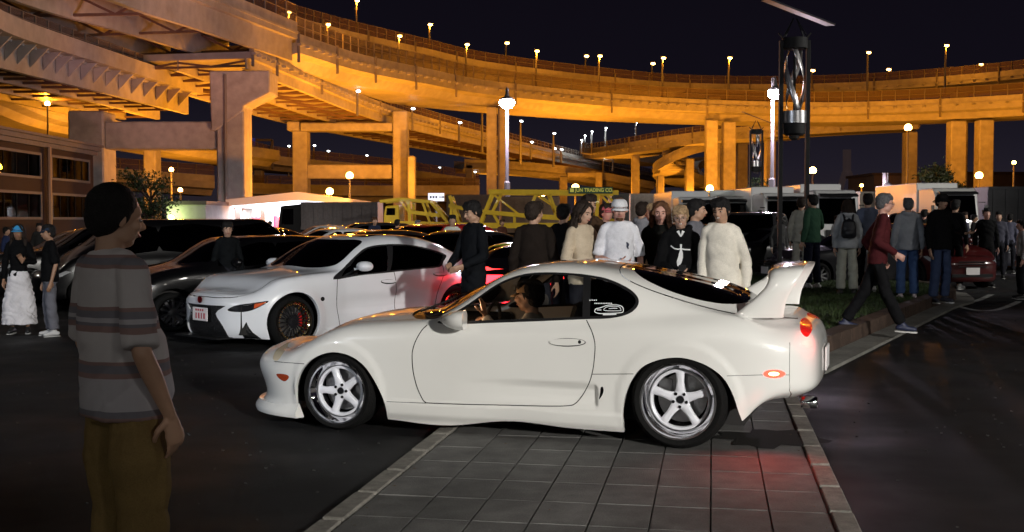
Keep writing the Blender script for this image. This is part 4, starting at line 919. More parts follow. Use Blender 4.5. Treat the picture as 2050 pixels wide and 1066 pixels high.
def base_car(kind):
    if kind in KIND: return KIND[kind]
    r = root('parked_car', 'x', 'car', (0, 0, -50)); P0 = paint('paint_'+kind, (.5, .5, .5))
    if kind == 'hatch': build_simple(r, HATCH, P0, (.85, 3.45), [[(1.55, 1.02), (2.45, 1.05), (2.45, 1.38), (2.05, 1.35), (1.75, 1.2)], [(2.53, 1.05), (3.55, 1.09), (3.75, 1.2), (3.4, 1.36), (2.53, 1.38)]], (1.18, 1.85, 1.50, 2.0), (3.92, 4.24, .58))
    if kind == 'van': build_simple(r, VAN, P0, (.85, 3.75), [[(1.2, 1.12), (2.1, 1.14), (2.1, 1.62), (1.7, 1.62), (1.4, 1.42)], [(2.2, 1.14), (3.3, 1.16), (3.3, 1.64), (2.2, 1.64)], [(3.38, 1.16), (4.45, 1.18), (4.4, 1.62), (3.38, 1.64)]], (.87, 1.48, 1.15, 1.6), (4.5, 4.68, .6))
    if kind == 'sedan': build_simple(r, dict(SEDAN), P0, (.90, 3.68), [[(1.75, .93), (2.5, .955), (2.5, 1.29), (2.25, 1.25), (2.0, 1.13)], [(2.57, .96), (3.45, 1.0), (3.62, 1.10), (3.3, 1.25), (2.57, 1.29)]], (1.46, 2.13, 1.8, 2.2), (3.40, 4.08, .58))
    if kind == 'low': build_simple(r, LOWS, P0, (.88, 3.45), [[(1.75, .87), (2.7, .90), (3.1, .96), (2.8, 1.08), (2.4, 1.12), (2.05, 1.04)]], (1.35, 2.02, 1.6, 2.05), (2.95, 3.55, .5), wr=.32)
    KIND[kind] = r; return r
def parked(kind, label, col, x, y, rz, group=None, sx=1, glow=None):
    b = base_car(kind); c = copy_tree(b, (x, y, 0), rz, label)
    if group: c['group'] = group
    pm = paint('paint', col) if not isinstance(col, bpy.types.Material) else col
    for ch in c.children:
        if ch.name.split('.')[0] in ('body', 'door_mirror'): ch.material_slots[0].link = 'OBJECT'; ch.material_slots[0].material = pm
        if glow and ch.name.startswith(glow[0]): ch.material_slots[0].link = 'OBJECT'; ch.material_slots[0].material = glow[1]
    return c
def drop_bases():
    for r in KIND.values():
        def kill(o):
            for ch in list(o.children): kill(ch)
            bpy.data.objects.remove(o)
        kill(r)
M['lens2'] = mat('clear_lens', (.35, .36, .38), .1, coat=1)
# ------------------------------------------------------------------ the white sports coupe in front
cr = root('sports_coupe', 'cream white sports coupe with big rear wing driving off the paved strip in front', 'car',
          (-1.86383, 9.67611, 0), R(-18.517))
def build_coupe(cr):
    sp = dict(
        stations=[(-.10, 0), (-.09, .22), (-.045, .42), (.045, .58), (.17, .70), (.34, .79), (.56, .845), (.84, .872), (1.14, .873), (1.42, .868), (1.64, .865), (1.86, .865), (2.08, .866), (2.32, .868), (2.60, .872),
                  (2.85, .88), (3.10, .89), (3.40, .897), (3.66, .893), (3.88, .875), (4.06, .835), (4.19, .775), (4.28, .69), (4.335, .56), (4.355, .36), (4.36, .17), (4.36, 0)],
        nx=.1, nl=.75, tx=4.22, tl=.5,
        noff=[.02, .02, .065, .03, .0, .06, .10, .13, .16, .18, .20], nz=[.10, .15, .21, .34, .46, .545, .57, .59, .60, .605, .61],
        toff=[-.10, -.02, .0, .0, -.015, -.06, -.13, -.18, -.20, -.20, -.20], tz=[.39, .44, .52, .65, .76, .84, .88, .92, .935, .94, .945],
        zb=[(-.2, .11), (.1, .085), (.5, .055), (.9, .08), (1.25, .115), (1.57, .085), (1.88, .10), (2.15, .142), (2.335, .15), (2.55, .13), (3.05, .12), (3.5, .12), (3.84, .17), (4.03, .235), (4.2, .33), (4.36, .40)],
        zs=[(-.2, .38), (.3, .50), (.7, .60), (1.2, .62), (2.4, .64), (3.0, .68), (3.6, .70), (4.0, .70), (4.36, .66)],
        z5=[(-.1, .56), (.15, .57), (.35, .635), (.6, .712), (.9, .772), (1.2, .805), (1.45, .825), (1.66, .836), (2.0, .843), (2.43, .862), (2.77, .886), (3.07, .912), (3.4, .93), (3.8, .935), (4.2, .925), (4.36, .87)],
        z7=[(-.1, .60), (.15, .61), (.35, .68), (.6, .755), (.9, .82), (1.2, .856), (1.42, .872), (1.60, .888), (1.72, .925), (1.89, 1.032), (2.06, 1.138), (2.24, 1.205), (2.46, 1.232), (2.77, 1.222), (2.95, 1.196), (3.2, 1.128), (3.45, 1.05), (3.7, .985), (3.95, .955), (4.2, .955), (4.36, .93)],
        z10=[(-.1, .60), (.12, .595), (.3, .677), (.53, .762), (.71, .807), (.89, .84), (1.10, .873), (1.28, .888), (1.40, .90), (1.6, .99), (1.81, 1.095), (1.96, 1.185), (2.1, 1.228), (2.274, 1.262), (2.43, 1.282), (2.6, 1.285), (2.75, 1.272), (2.87, 1.255), (3.05, 1.228), (3.28, 1.188), (3.5, 1.137), (3.65, 1.100), (3.79, 1.055), (3.9, 1.01), (4.03, .975), (4.2, .968), (4.36, .955)],
        y7=[(-.1, .62), (1.45, .64), (1.62, .76), (1.9, .80), (2.1, .775), (2.4, .745), (2.8, .735), (3.1, .73), (3.5, .74), (3.8, .74), (4.36, .72)],
        y5=[(-.1, .90), (1.4, .91), (1.7, .945), (2.4, .945), (3.0, .93), (3.5, .90), (4.0, .90), (4.36, .93)],
        bulge=[(-.1, .01), (1.5, .02), (1.9, .025), (2.4, .035), (3, .04), (3.6, .03), (4.36, .01)],
        sh=[(-.1, .10), (.9, .12), (1.35, .26), (2.0, .28), (2.4, .0), (2.8, -.05), (3.4, -.05), (4.36, .0)], y0=.955)
    s = Surf(carnet(sp))
    def disp(P):
        P = P.copy(); x, y, z = P.T
        o = .020*sst(.262, .240, z)*sst(1.15, 1.3, x)*sst(3.15, 3.0, x)*sst(.10, .17, z)
        o = o-.034*sst(1.75, 2.7, x)*sst(2.885, 2.862, x)*sst(.455, .405, z)*sst(.275, .345, z)
        for cx, cz, r0 in ((.86, .30, .345), (3.45, .34, .385)):
            r = np.hypot(x-cx, z-cz); o = o+.010*sst(r0+.075, r0+.01, r)
        o = o+.016*sst(.30, .22, z)*sst(3.75, 3.95, x)*sst(4.25, 4.0, x)
        P[:, 1] -= o*sst(.15, .5, -y)
        return P
    s.disp = disp
    f = pxfun(rmat(cr.location, R(-18.517)))
    near = lambda P, U, V: P[:, 1] < -.3
    nr = lambda pts, **k: s.solve(f, pts, seedmask=near, **k)
    xy = lambda p: p[:, :2]
    topm = lambda P, U, V: V > 4.5
    m = s.m-1
    # wheel arches (opening lines traced on the near side)
    fa = nr(smoothline([(604, 842), (594.6, 815), (592.6, 776), (600.5, 748), (618, 724.6), (642, 710.8), (669, 705.5), (701, 713), (728.5, 732.5), (748, 760), (764, 791.6), (772, 815), (776, 838)], 4))
    fa[0, 1] = 0; fa[-1, 1] = 0
    ra = nr(smoothline([(1248, 861), (1246.6, 827), (1252, 791.6), (1265.5, 760), (1285, 736), (1313, 722.6), (1344, 716.7), (1376, 718.7), (1415, 732.5), (1447, 756), (1466, 787.6), (1478, 823), (1488, 849)], 4))
    ra[0, 1] = 0; ra[-1, 1] = 0
    # side glass: black surround, then door glass and quarter glass
    win = smoothline([(876, 647), (932, 649), (984, 647), (1077.6, 643.6), (1171, 639.6), (1218, 638), (1253, 631), (1272, 619), (1279, 604), (1272, 589), (1253, 574.5), (1218, 559), (1183, 551.5), (1148, 547.5), (1101, 545.5), (1066, 546.8), (1042.5, 550.5), (1019, 558), (995.6, 569), (972, 584.5), (949, 601), (925, 617), (902, 630)], 5, True)
    winu = nr(win, urange=(9.2, 19))
    dg = [(904, 641.5), (932, 643.2), (984, 641.3), (1077, 638), (1166, 634.5), (1168, 556), (1148, 551.8), (1101, 550), (1066, 551.2), (1042.5, 555), (1019, 562.5), (995.6, 573.5), (972, 589), (949, 606), (926, 622)]
    dgu = nr(dens(dg, 9), urange=(9.2, 19))
    qg = smoothline([(1181, 633), (1218, 632), (1249, 626), (1266, 616), (1273, 603), (1267, 592), (1249, 579), (1216, 564), (1183, 556)], 4, False)
    qgu = nr(np.concatenate([qg, dens([(1183, 556), (1181, 633)], 8, False)]), urange=(9.2, 19.5))
    # windscreen: from the top (x, y)
    ws = [(1.36, 0), (1.37, -.25), (1.42, -.48), (1.52, -.64), (1.60, -.70), (1.66, -.725), (1.78, -.71), (1.93, -.665), (2.08, -.61), (2.16, -.565), (2.12, -.4), (2.08, -.2), (2.07, 0)]
    wsu = s.solve(xy, smoothline(ws, 4), seedmask=topm); wsu[0, 1] = m; wsu[-1, 1] = m
    cw = [(1.27, 0), (1.28, -.25), (1.33, -.5), (1.42, -.66), (1.50, -.725), (1.62, -.755), (1.70, -.742), (1.66, -.71), (1.62, -.3), (1.6, 0)]
    cwu = s.solve(xy, smoothline(cw, 4), seedmask=topm); cwu[0, 1] = m; cwu[-1, 1] = m
    # rear hatch and its glass
    hl = nr(smoothline([(1258, 527), (1246, 532), (1241, 543), (1254, 559), (1297, 579), (1356, 599), (1415, 616), (1474, 629), (1533, 635.5), (1590, 637.5)], 4), urange=(13, 22.5))
    u0 = float(s.solve(lambda p: p[:, ::2], [(2.84, 1.26)], vrange=(m-.01, m))[0, 0])
    hatch = np.concatenate([[(u0, m)], hl, [(hl[-1, 0]+.1, m)]])
    rg = nr(smoothline([(1266, 538), (1276, 549), (1297, 563), (1336, 581), (1376, 594.5), (1415, 604), (1455, 609), (1494, 606.5), (1508, 600)], 4), urange=(13, 22.5))
    ue = float(s.solve(lambda p: p[:, ::2], [(3.86, 1.03)], vrange=(m-.01, m))[0, 0])
    ug = float(s.solve(lambda p: p[:, ::2], [(2.97, 1.24)], vrange=(m-.01, m))[0, 0])
    rglass = np.concatenate([[(ug, m), (ug, m-1)], rg, [(ue, m-1), (ue, m)]])
    # bonnet from above
    hd = [(.14, 0), (.16, -.3), (.24, -.50), (.42, -.60), (.8, -.655), (1.2, -.69), (1.44, -.715)]
    hdu = s.solve(xy, smoothline(hd, 4), seedmask=topm); hdu[0, 1] = m
    hood = np.concatenate([hdu, [(hdu[-1, 0]-.2, m)]])
    # shut lines
    door = [(855, 651), (845, 661), (835, 677), (828, 694), (825, 712), (827, 744), (835, 776), (846, 800), (853, 807)]
    doorb = [(853, 807), (900, 809), (1000, 811.5), (1100, 813.5), (1139, 812.5), (1152, 808), (1163, 796), (1172, 782), (1181, 763), (1187, 740), (1190, 715), (1191, 689), (1185, 665), (1174, 641)]
    dline = np.concatenate([smoothline(door, 4)[:-1], smoothline(doorb, 4)])
    dl = nr(dline)
    doorp = np.concatenate([dl, nr(dens([(1174, 640), (1171, 551), (1101, 545.5), (1019, 558), (949, 601), (876, 646)], 8, False))])
    G = lambda pts, w=1.7, n=4: nr(strip(smoothline(pts, n), w))
    bl = nr(smoothline([(549, 724), (575, 726.5), (609, 729)], 3)); ib = bl[0]
    fbump = np.concatenate([[(0, ib[1]+.25)], [(ib[0]*.5, ib[1]+.15)], bl, [fa[len(fa)//4]], [fa[0]], [(0, 0)]])
    rb = nr(smoothline([(1581, 700), (1580, 751), (1580, 815)], 3)); rb[-1, 1] = 0
    rbump = np.concatenate([nr([(1581, 683)]), rb, [(s.n-1, 0), (s.n-1, 5.3)], nr([(1615, 683)])])
    # lights
    hl_ = nr(smoothline([(546.5, 719), (551, 704), (562, 694), (577, 686), (575, 695), (566, 709), (556, 722)], 4, True))
    tl = nr(smoothline([(1602, 645), (1606, 638), (1613, 637), (1624, 646), (1626, 660), (1617, 674.5), (1608, 671), (1602, 660)], 4, True))
    mk = nr(smoothline([(553, 750), (560, 748.5), (575, 751), (578, 757), (570, 764), (559, 758.5)], 4, True))
    rm = nr([(1550+22*math.cos(a), 749+8.5*math.sin(a)) for a in np.linspace(0, 2*math.pi, 24)[:-1]])
    rmc = nr([(1549+11*math.cos(a), 749+4*math.sin(a)) for a in np.linspace(0, 2*math.pi, 16)[:-1]])
    vent = nr(smoothline([(1183, 767), (1194.6, 766), (1204, 771), (1209, 781), (1204, 793.5), (1193, 808), (1183, 811), (1174, 806), (1170, 790)], 4, True))
    slot = nr(smoothline([(1202.5, 777), (1206.5, 775), (1208.5, 783), (1205, 793), (1199, 800), (1201, 790)], 4, True))
    regs = [('rear_bumper', rbump), ('front_bumper', fbump), ('hood', hood), ('hatch', hatch), ('door', doorp), ('cowl', cwu), ('windscreen', wsu), ('gap_', G([(1258, 527), (1246, 532), (1241, 543), (1254, 559), (1297, 579), (1356, 599), (1415, 616), (1474, 629), (1533, 635.5), (1598, 637.5)], 2.0)),
            ('gap_', nr(strip(dline, 1.9))), ('gap_', G([(1184, 749.6), (1225, 749.4), (1268, 749)], 1.3)), ('gap_', G([(1455, 753), (1490, 752), (1528, 751)], 1.0)), ('gap_', G([(1572, 751), (1580, 751)], 1.0)),
            ('gap_', G([(1581, 686), (1580.5, 751), (1580, 814)], 1.0)), ('gap_', G([(549, 724), (575, 726.5), (609, 729)], 1.4)),
            ('gap_', s.solve(xy, strip(smoothline(hd, 4), .006), seedmask=topm)), ('gap_', G([(820, 806.5), (853, 807.5)], 1.3)), ('gap_', G([(774, 804.5), (820, 806.5)], 1.0)),
            ('glass_surround', winu), ('door_window', dgu), ('quarter_window', qgu), ('rear_glass_surround', np.concatenate([[(ug-.15, m), (ug-.15, m-1.2)], nr(offset_poly(smoothline([(1266, 538), (1276, 549), (1297, 563), (1336, 581), (1376, 594.5), (1415, 604), (1455, 609), (1494, 606.5), (1508, 600)], 4), 0), urange=(13, 22.5)), [(ue+.1, m-1), (ue+.1, m)]])),
            ('rear_window', rglass), ('head_light', hl_), ('tail_light', tl), ('side_marker', mk), ('rear_marker', rm), ('marker_bulb', rmc),
            ('gap_', nr([(1136+37*math.cos(a), 686+8.6*math.sin(a)) for a in np.linspace(0, 2*math.pi, 30)[:-1]])), ('door_handle', nr([(1136+35.5*np.sign(math.cos(a))*abs(math.cos(a))**.8, 685.3+6.8*math.sin(a)) for a in np.linspace(0, 2*math.pi, 30)[:-1]])),
            ('door_lock', nr([(1161+3.2*math.cos(a), 685+3.6*math.sin(a)) for a in np.linspace(0, 2*math.pi, 12)[:-1]])),
            ('air_slot', slot), ('wheel_hole', np.concatenate([fa])), ('wheel_hole', np.concatenate([ra]))]
    V, T, lab = cut_surface(s, regs)
    names = [r[0] for r in regs]; LN = np.array(names+['body'])[lab]
    mm = dict(body=M['pearl'], rear_bumper=M['pearl'], front_bumper=M['pearl'], hood=M['pearl'], hatch=M['pearl'], door=M['pearl'], cowl=M['black'], windscreen=M['tint'], glass_surround=M['black'], rear_glass_surround=M['black'],
              door_window=M['clear'], quarter_window=M['deeptint'], rear_window=M['deeptint'], head_light=M['lens'], tail_light=M['redlens'], side_marker=M['amber'], rear_marker=M['redlit'], marker_bulb=M['redcore'],
              gap_=M['gap'], air_slot=M['gap'], door_handle=M['pearl'], door_lock=M['black'])
    mir = dict(glass_surround='both', door_handle='both', door_lock='both', door='both', door_window='both', quarter_window='both', head_light='both', tail_light='both', side_marker='both', rear_marker='both', marker_bulb='both', air_slot='both')
    offs = dict(door_handle=-.009, door_lock=-.0105, gap_=.010, door_window=.006, quarter_window=.002, rear_window=.001, windscreen=.002, cowl=.012, head_light=.001, air_slot=.03, marker_bulb=-.002, rear_marker=-.001)
    nm = dict(gap_='shut_line_seals')
    for n in mm:
        for o in panel(cr, nm.get(n, n), s, V, T[LN == n], mm[n], offs.get(n, 0), mir.get(n, 'merge')):
            if n == 'tail_light': o['label'] = 'red tail light wrapped round the rear corner'
    flange(cr, 'arch_lip', s, fa, M['pearl'], .03); flange(cr, 'arch_lip', s, ra, M['pearl'], .03)
    return s, f, nr, V, T, LN
M['lens'] = mat('headlight_lens', (.85, .72, .5), .1, coat=1, spec=.8)
S1, F1, NR1, _, _, _ = build_coupe(cr)
def coupe_fittings(cr, s, nr):
    # underbody and cabin
    b = MB(); b.box2((.35, -.56, .16), (3.85, .56, .42)); b.box2((1.25, -.78, .16), (3.0, .78, .30)); b.box2((.3, -.5, .42), (1.3, .5, .55)); b.box2((3.1, -.55, .42), (4.1, .55, .66)); b.build('chassis', M['dark'], cr)
    b = MB(); b.box2((1.30, -.74, .60), (1.72, .74, .80)); b.box2((2.95, -.62, .45), (3.7, .62, .86)); b.build('dashboard', M['dark'], cr, bevel=.02)
    for sy in (-1, 1):
        b = MB(); b.box((2.28, sy*.36, .40), (.50, .48, .16), ry=-.12); b.build('seat', M['dark'], cr, bevel=.04)
        b = MB(); b.box((2.60, sy*.36, .70), (.14, .46, .60), ry=.24, taper=.8); b.box((2.71, sy*.36, 1.05), (.09, .25, .19), ry=.2); b.build('seat_back', M['dark'], cr, bevel=.04)
    b = MB(); w = [(1.93+.07*math.sin(a)*.4, -.38+.17*math.cos(a), .80+.16*math.sin(a)) for a in np.linspace(0, 2*math.pi, 25)]
    b.tube(w, .014, 8, False); b.bar((1.80, -.38, .74), (1.95, -.38, .80), .05); b.build('steering_wheel', M['black'], cr, True)
    # wheels
    for sd in (-1, 1):
        star_wheel(cr, .862, sd*.735, .295, .296, .236, .235, sd, rot=R(18), dish=.055)
        star_wheel(cr, 3.447, sd*.748, .358, .331, .256, .27, sd, rot=0, dish=.075)
    for x, z, rr in ((.862, .31, .375), (3.447, .36, .41)):
        for sd in (-1, 1):
            b = MB(); a0 = np.linspace(-.15, math.pi+.15, 20)
            v = [(x+rr*math.cos(a), sd*yy, z+rr*math.sin(a)) for yy in (.835, .55) for a in a0]; n = len(a0)
            b.add(v, [(i, i+1, n+i+1, n+i) for i in range(n-1)]+[tuple(range(n, 2*n))]); b.build('wheel_well', M['dark'], cr)
    # wing: one loop from stand over the blade to the other stand
    path = [(-.655, .925, 3.77, 4.12, .030), (-.665, 1.0, 3.86, 4.130, .030), (-.67, 1.07, 3.94, 4.150, .028), (-.668, 1.13, 3.995, 4.182, .028), (-.650, 1.185, 4.015, 4.215, .028), (-.60, 1.228, 4.01, 4.240, .026), (-.50, 1.248, 4.00, 4.242, .022), (-.25, 1.256, 3.99, 4.24, .020), (0, 1.26, 3.97, 4.235, .020)]
    P = np.array(path); P2 = P[-2::-1]*[-1, 1, 1, 1, 1]; P2[:, 2] -= [.05, .08, .10, .12, .15, .19, .22, .25]; P = np.concatenate([P, P2]); P = smoothline(P, 5)
    v = []; K = 20
    d = np.gradient(P[:, :2], axis=0); d /= np.linalg.norm(d, axis=1, keepdims=True)
    for (y, z, xf, xr, th), (dy, dz) in zip(P, d):
        ny, nz = -dz, dy; up = abs(ny) < .7
        for k in range(K):
            a = 2*math.pi*k/K; c = math.cos(a); h = math.sin(a)*th*(1-.45*c)
            x = (xf+xr)/2+(xr-xf)/2*c
            v.append((x, y+ny*h, z+nz*h+(.02*c)*abs(nz)))
    n = len(P); fc = [(i*K+k, i*K+(k+1) % K, (i+1)*K+(k+1) % K, (i+1)*K+k) for i in range(n-1) for k in range(K)]
    b = MB(); b.add(v, fc); b.build('rear_wing', M['pearl'], cr, True, 60)
    # door mirror
    for sd in (-1, 1):
        b = MB(); v = []; nu, nv = 16, 12
        for i in range(nu+1):
            t = i/nu; x = 1.745+.185*t; r = (math.sin(min(1, t*1.15)*math.pi/2))**.6
            for k in range(nv*2):
                a = math.pi*k/nv; c, q = math.cos(a), math.sin(a)
                v.append((x+.02*c, sd*(.955+.105*r*np.sign(c)*abs(c)**.8), .868+.01*t+(.066 if q > 0 else .072)*r*np.sign(q)*abs(q)**.85))
        m2 = nv*2; f = [(i*m2+k, i*m2+(k+1) % m2, (i+1)*m2+(k+1) % m2, (i+1)*m2+k) for i in range(nu) for k in range(m2)]
        f.append(tuple(nu*m2+k for k in range(m2)))
        b.add(v, f); b.bar((1.78, sd*.80, .845), (1.86, sd*.90, .855), .09, .045); b.build('door_mirror', M['pearl'], cr, True, 50)
    # exhaust, rear lip
    b = MB(); b.lathe([(.042, 4.22), (.042, 4.325), (.036, 4.33), (.034, 4.31), (.034, 4.22)], 24, 'x', (0, .0, 0)); b.xf(Matrix.Translation((0, -.36, .315))); b.build('exhaust_tip', M['chrome'], cr, True, 50)
    # sticker on the quarter glass: lettering rows and the outline of a car
    st = [[(1180+k*4.2, 601.5-(k % 2)*.6), (1182.6+k*4.2, 601.5)] for k in range(4)]+[[(1190+k*3.3, 608), (1192.3+k*3.3, 607.7)] for k in range(11)]
    car_ = smoothline([(1191, 625), (1193, 619), (1201, 617), (1212, 613), (1222, 611), (1236, 611), (1245, 614), (1248, 619), (1247, 625), (1238, 627), (1215, 628), (1200, 628)], 4, True)
    roof = smoothline([(1210, 622), (1214, 615.5), (1226, 613.5), (1239, 614.5), (1243, 620), (1240, 622.5)], 4, True)
    lines = [(np.array(l), 2.0) for l in st]+[(np.vstack([car_, car_[:1]]), 1.6), (np.vstack([roof, roof[:1]]), 1.2), (np.array([(1207, 630.5), (1222, 630.2), (1234, 629.5)]), 2.2), (np.array([(1195, 621), (1204, 621)]), 1.6), (np.array([(1219, 618.5), (1228, 617.5), (1236, 617.8)]), 1.5)]
    v = []; f = []
    for L, w in lines:
        L = dens(L, 3, False); d = np.gradient(L, axis=0); d /= np.linalg.norm(d, axis=1, keepdims=True); nn = np.stack([-d[:, 1], d[:, 0]], 1)*w/2
        a = nr(L+nn); c = nr(L-nn); k = len(v); m_ = len(L)
        for uv in (a, c):
            q = s.ev(uv[:, 0], uv[:, 1])+s.nor(uv[:, 0], uv[:, 1])*.001; v += [tuple(p) for p in q]
        f += [(k+i, k+i+1, k+m_+i+1, k+m_+i) for i in range(m_-1)]
    mobj('window_sticker', v, f, M['decal'], cr)
    b = MB(); b.box((4.372, 0, .60), (.014, .33, .165)); b.build('number_plate', M['plate'], cr, bevel=.003)
    # front lip flaring out under the bumper
    fa0 = float(nr([(604, 838)])[0, 0]); us = np.linspace(0.0, fa0-.02, 30); v = []; f = []
    A0 = s.ev(us, np.full(30, 1.25)); N0 = s.nor(us, np.full(30, 1.25)); B0 = s.ev(us, np.full(30, .45)); N0[:, 2] = 0; N0 /= np.linalg.norm(N0, axis=1, keepdims=True)
    for a, n_, b0 in zip(A0, N0, B0):
        v += [tuple(a+n_*.001), tuple((b0[0]+n_[0]*.022, b0[1]+n_[1]*.022, .165)), tuple((b0[0]+n_[0]*.050, b0[1]+n_[1]*.050, .125)), tuple((b0[0]+n_[0]*.056, b0[1]+n_[1]*.056, .105)), tuple((b0[0]+n_[0]*.048, b0[1]+n_[1]*.048, .078)), tuple((b0[0]-n_[0]*.05, b0[1]-n_[1]*.05, .075))]
    f = [(i*6+j, i*6+j+1, i*6+7+j, i*6+6+j) for i in range(29) for j in range(5)]; f.append((29*6, 29*6+1, 29*6+2, 29*6+3, 29*6+4, 29*6+5))
    fl = np.array([1, -1, 1.]); k_ = len(v); v2 = [tuple(np.array(p)*fl) for p in v]
    b = MB(); b.add(v+v2, f+[tuple(k_+q for q in g_) for g_ in f]); bmo = b.build('front_lip', M['pearl'], cr, True, 40)
    # wiper
    b = MB(); b.tube([(1.42, -.55, .895), (1.60, -.28, .985), (1.74, -.0, 1.062)], .008, 6); b.build('wiper', M['black'], cr)
coupe_fittings(cr, S1, NR1)
# light thrown by the lit markers and the tail lamps, plus an added cabin lamp
lamp('SPOT', (4.02, -.90, .55), 14, (1, .05, .03), size=.03, angle=R(120), blend=1, parent=cr).rotation_euler = (R(-35), 0, 0)
lamp('POINT', (4.34, -.66, .80), 1.2, (1, .04, .02), size=.04, parent=cr)
lamp('POINT', (1.80, -.58, .93), 4.0, (1, .62, .35), size=.05, parent=cr)  # warm lamp added by the window to brighten the driver's face and hand

# ------------------------------------------------------------------ people
from mathutils import noise as mnoise
TMP = bpy.data.scenes.new('work')      # meshes are remeshed here, out of the way of the real scene; removed at the end
def V3(*a): return Vector(a)
def limb(mb, pts, rs, flat=None, n=12, cuff=False):
    """tapered closed tube with rounded ends; flat=(axis vector, ratio) squashes it"""
    pts = [Vector(p) for p in pts]; P = []; Rr = []
    d0 = (pts[0]-pts[1]).normalized(); d1 = (pts[-1]-pts[-2]).normalized()
    for t in (1.0, .8, .45): P.append(pts[0]+d0*rs[0]*t*.9); Rr.append(rs[0]*max(.05, math.sqrt(max(0, 1-t*t))))
    P += pts; Rr += list(rs)
    for t in (.45, .8, 1.0): P.append(pts[-1]+d1*rs[-1]*t*(.22 if cuff else .9)); Rr.append(rs[-1]*max(.05, math.sqrt(max(0, 1-t*t))))
    k = len(mb.v); mb.tube(P, Rr, n)
    if flat:
        ax = Vector(flat[0]).normalized(); q = flat[1]; i = k
        for p in P:
            for _ in range(n):
                v = Vector(mb.v[i])-p; v -= ax*v.dot(ax)*(1-q); mb.v[i] = tuple(p+v); i += 1
def loft(mb, secs, n=20, p=2.3):
    """secs: (cx, cy, cz, rx, ry[, tilt]) stacked upwards, closed"""
    v = []; f = []
    for s in secs:
        for k in range(n):
            a = 2*math.pi*k/n; c, q = math.cos(a), math.sin(a)
            x = s[3]*np.sign(c)*abs(c)**(2/p); y = s[4]*np.sign(q)*abs(q)**(2/p)
            v.append((s[0]+x, s[1]+y, s[2]+(s[5]*y if len(s) > 5 else 0)))
    for i in range(len(secs)-1):
        for k in range(n): f.append((i*n+k, i*n+(k+1) % n, (i+1)*n+(k+1) % n, (i+1)*n+k))
    f += [tuple(range(n-1, -1, -1)), tuple((len(secs)-1)*n+k for k in range(n))]
    mb.add(v, f)
def skinmesh(name, mb, m, parent, vox, smooth=2, wr=0, wscale=9, seed=0, mats=None, matfun=None):
    """one continuous surface: voxel-remeshed union of the solids, smoothed, with cloth folds of depth wr"""
    me = bpy.data.meshes.new(name); me.from_pydata([tuple(p) for p in mb.v], [], mb.f)
    o = bpy.data.objects.new(name, me); TMP.collection.objects.link(o)
    bm = bmesh.new(); bm.from_mesh(me); bmesh.ops.recalc_face_normals(bm, faces=bm.faces[:]); bm.to_mesh(me); bm.free()
    r = o.modifiers.new('r', 'REMESH'); r.mode = 'VOXEL'; r.voxel_size = vox; r.adaptivity = 0
    if smooth: q = o.modifiers.new('s', 'SMOOTH'); q.factor = .5; q.iterations = smooth
    with bpy.context.temp_override(scene=TMP, view_layer=TMP.view_layers[0]):
        dg = bpy.context.evaluated_depsgraph_get(); e = bpy.data.meshes.new_from_object(o.evaluated_get(dg))
    o.modifiers.clear(); TMP.collection.objects.unlink(o); COL.objects.link(o)
    o.modifiers.clear(); o.data = e; e.name = name; bpy.data.meshes.remove(me)
    e.materials.clear()
    for x in (mats or [m]): e.materials.append(x)
    e.polygons.foreach_set('use_smooth', [True]*len(e.polygons))
    if wr:
        k = len(e.vertices); co = np.empty(k*3); e.vertices.foreach_get('co', co); co = co.reshape(-1, 3)
        no = np.empty(k*3); e.vertices.foreach_get('normal', no); no = no.reshape(-1, 3)
        q = co*[wscale, wscale, wscale*.55]+seed*3.1
        w1 = np.sin(q[:, 0]*1.3+2.1*np.sin(q[:, 2]*1.7+q[:, 1])+q[:, 2]*2.2); w2 = np.sin(q[:, 1]*1.9-q[:, 2]*3.1+1.7*np.sin(q[:, 0]*1.1))
        w3 = np.sin(q[:, 2]*5.2+2.4*np.sin(q[:, 0]*2.1+q[:, 1]*1.4)); h = (np.abs(w1)*.55+np.abs(w2)*.35+np.abs(w3)*.22-.55)*wr*2.3
        e.vertices.foreach_set('co', (co+no*h[:, None]).ravel())
    if matfun:
        k = len(e.polygons); c = np.empty(k*3); e.polygons.foreach_get('center', c); e.polygons.foreach_set('material_index', matfun(c.reshape(-1, 3)).astype(int).tolist())
    o.parent = parent
    return o
def cloth(name, col, rough=.85, **k):
    return mat(name, col, rough, noise=[(6, .14, 4), (160, .12, 2)], bump=(30, .35, 4, .010), spec=.12)
SKIN = [mat('skin_%s' % n, c, .5, noise=[(18, .06, 3)], bump=(120, .1, 3, .002)) for n, c in (('light', (.46, .28, .20)), ('warm', (.40, .235, .155)), ('rosy', (.50, .27, .21)), ('tan', (.30, .165, .10)))]
def hairmat(n, c): return mat('hair_'+n, c, .7, noise=[(60, .35, 3)], bump=(140, 1.0, 4, .008), spec=.25)
HAIR = dict(black=hairmat('black', (.010, .009, .009)), brown=hairmat('brown', (.07, .035, .02)), blond=hairmat('blond', (.30, .20, .11)), grey=hairmat('grey', (.09, .09, .095)), dark=hairmat('dark_brown', (.022, .014, .010)), auburn=hairmat('auburn', (.10, .045, .022)))
EYEW = mat('eye_white', (.30, .27, .25), .4); EYED = mat('eye_dark', (.01, .008, .008), .1); LIP = mat('lips', (.30, .10, .09), .5); TEETH = mat('teeth', (.7, .68, .62), .3)
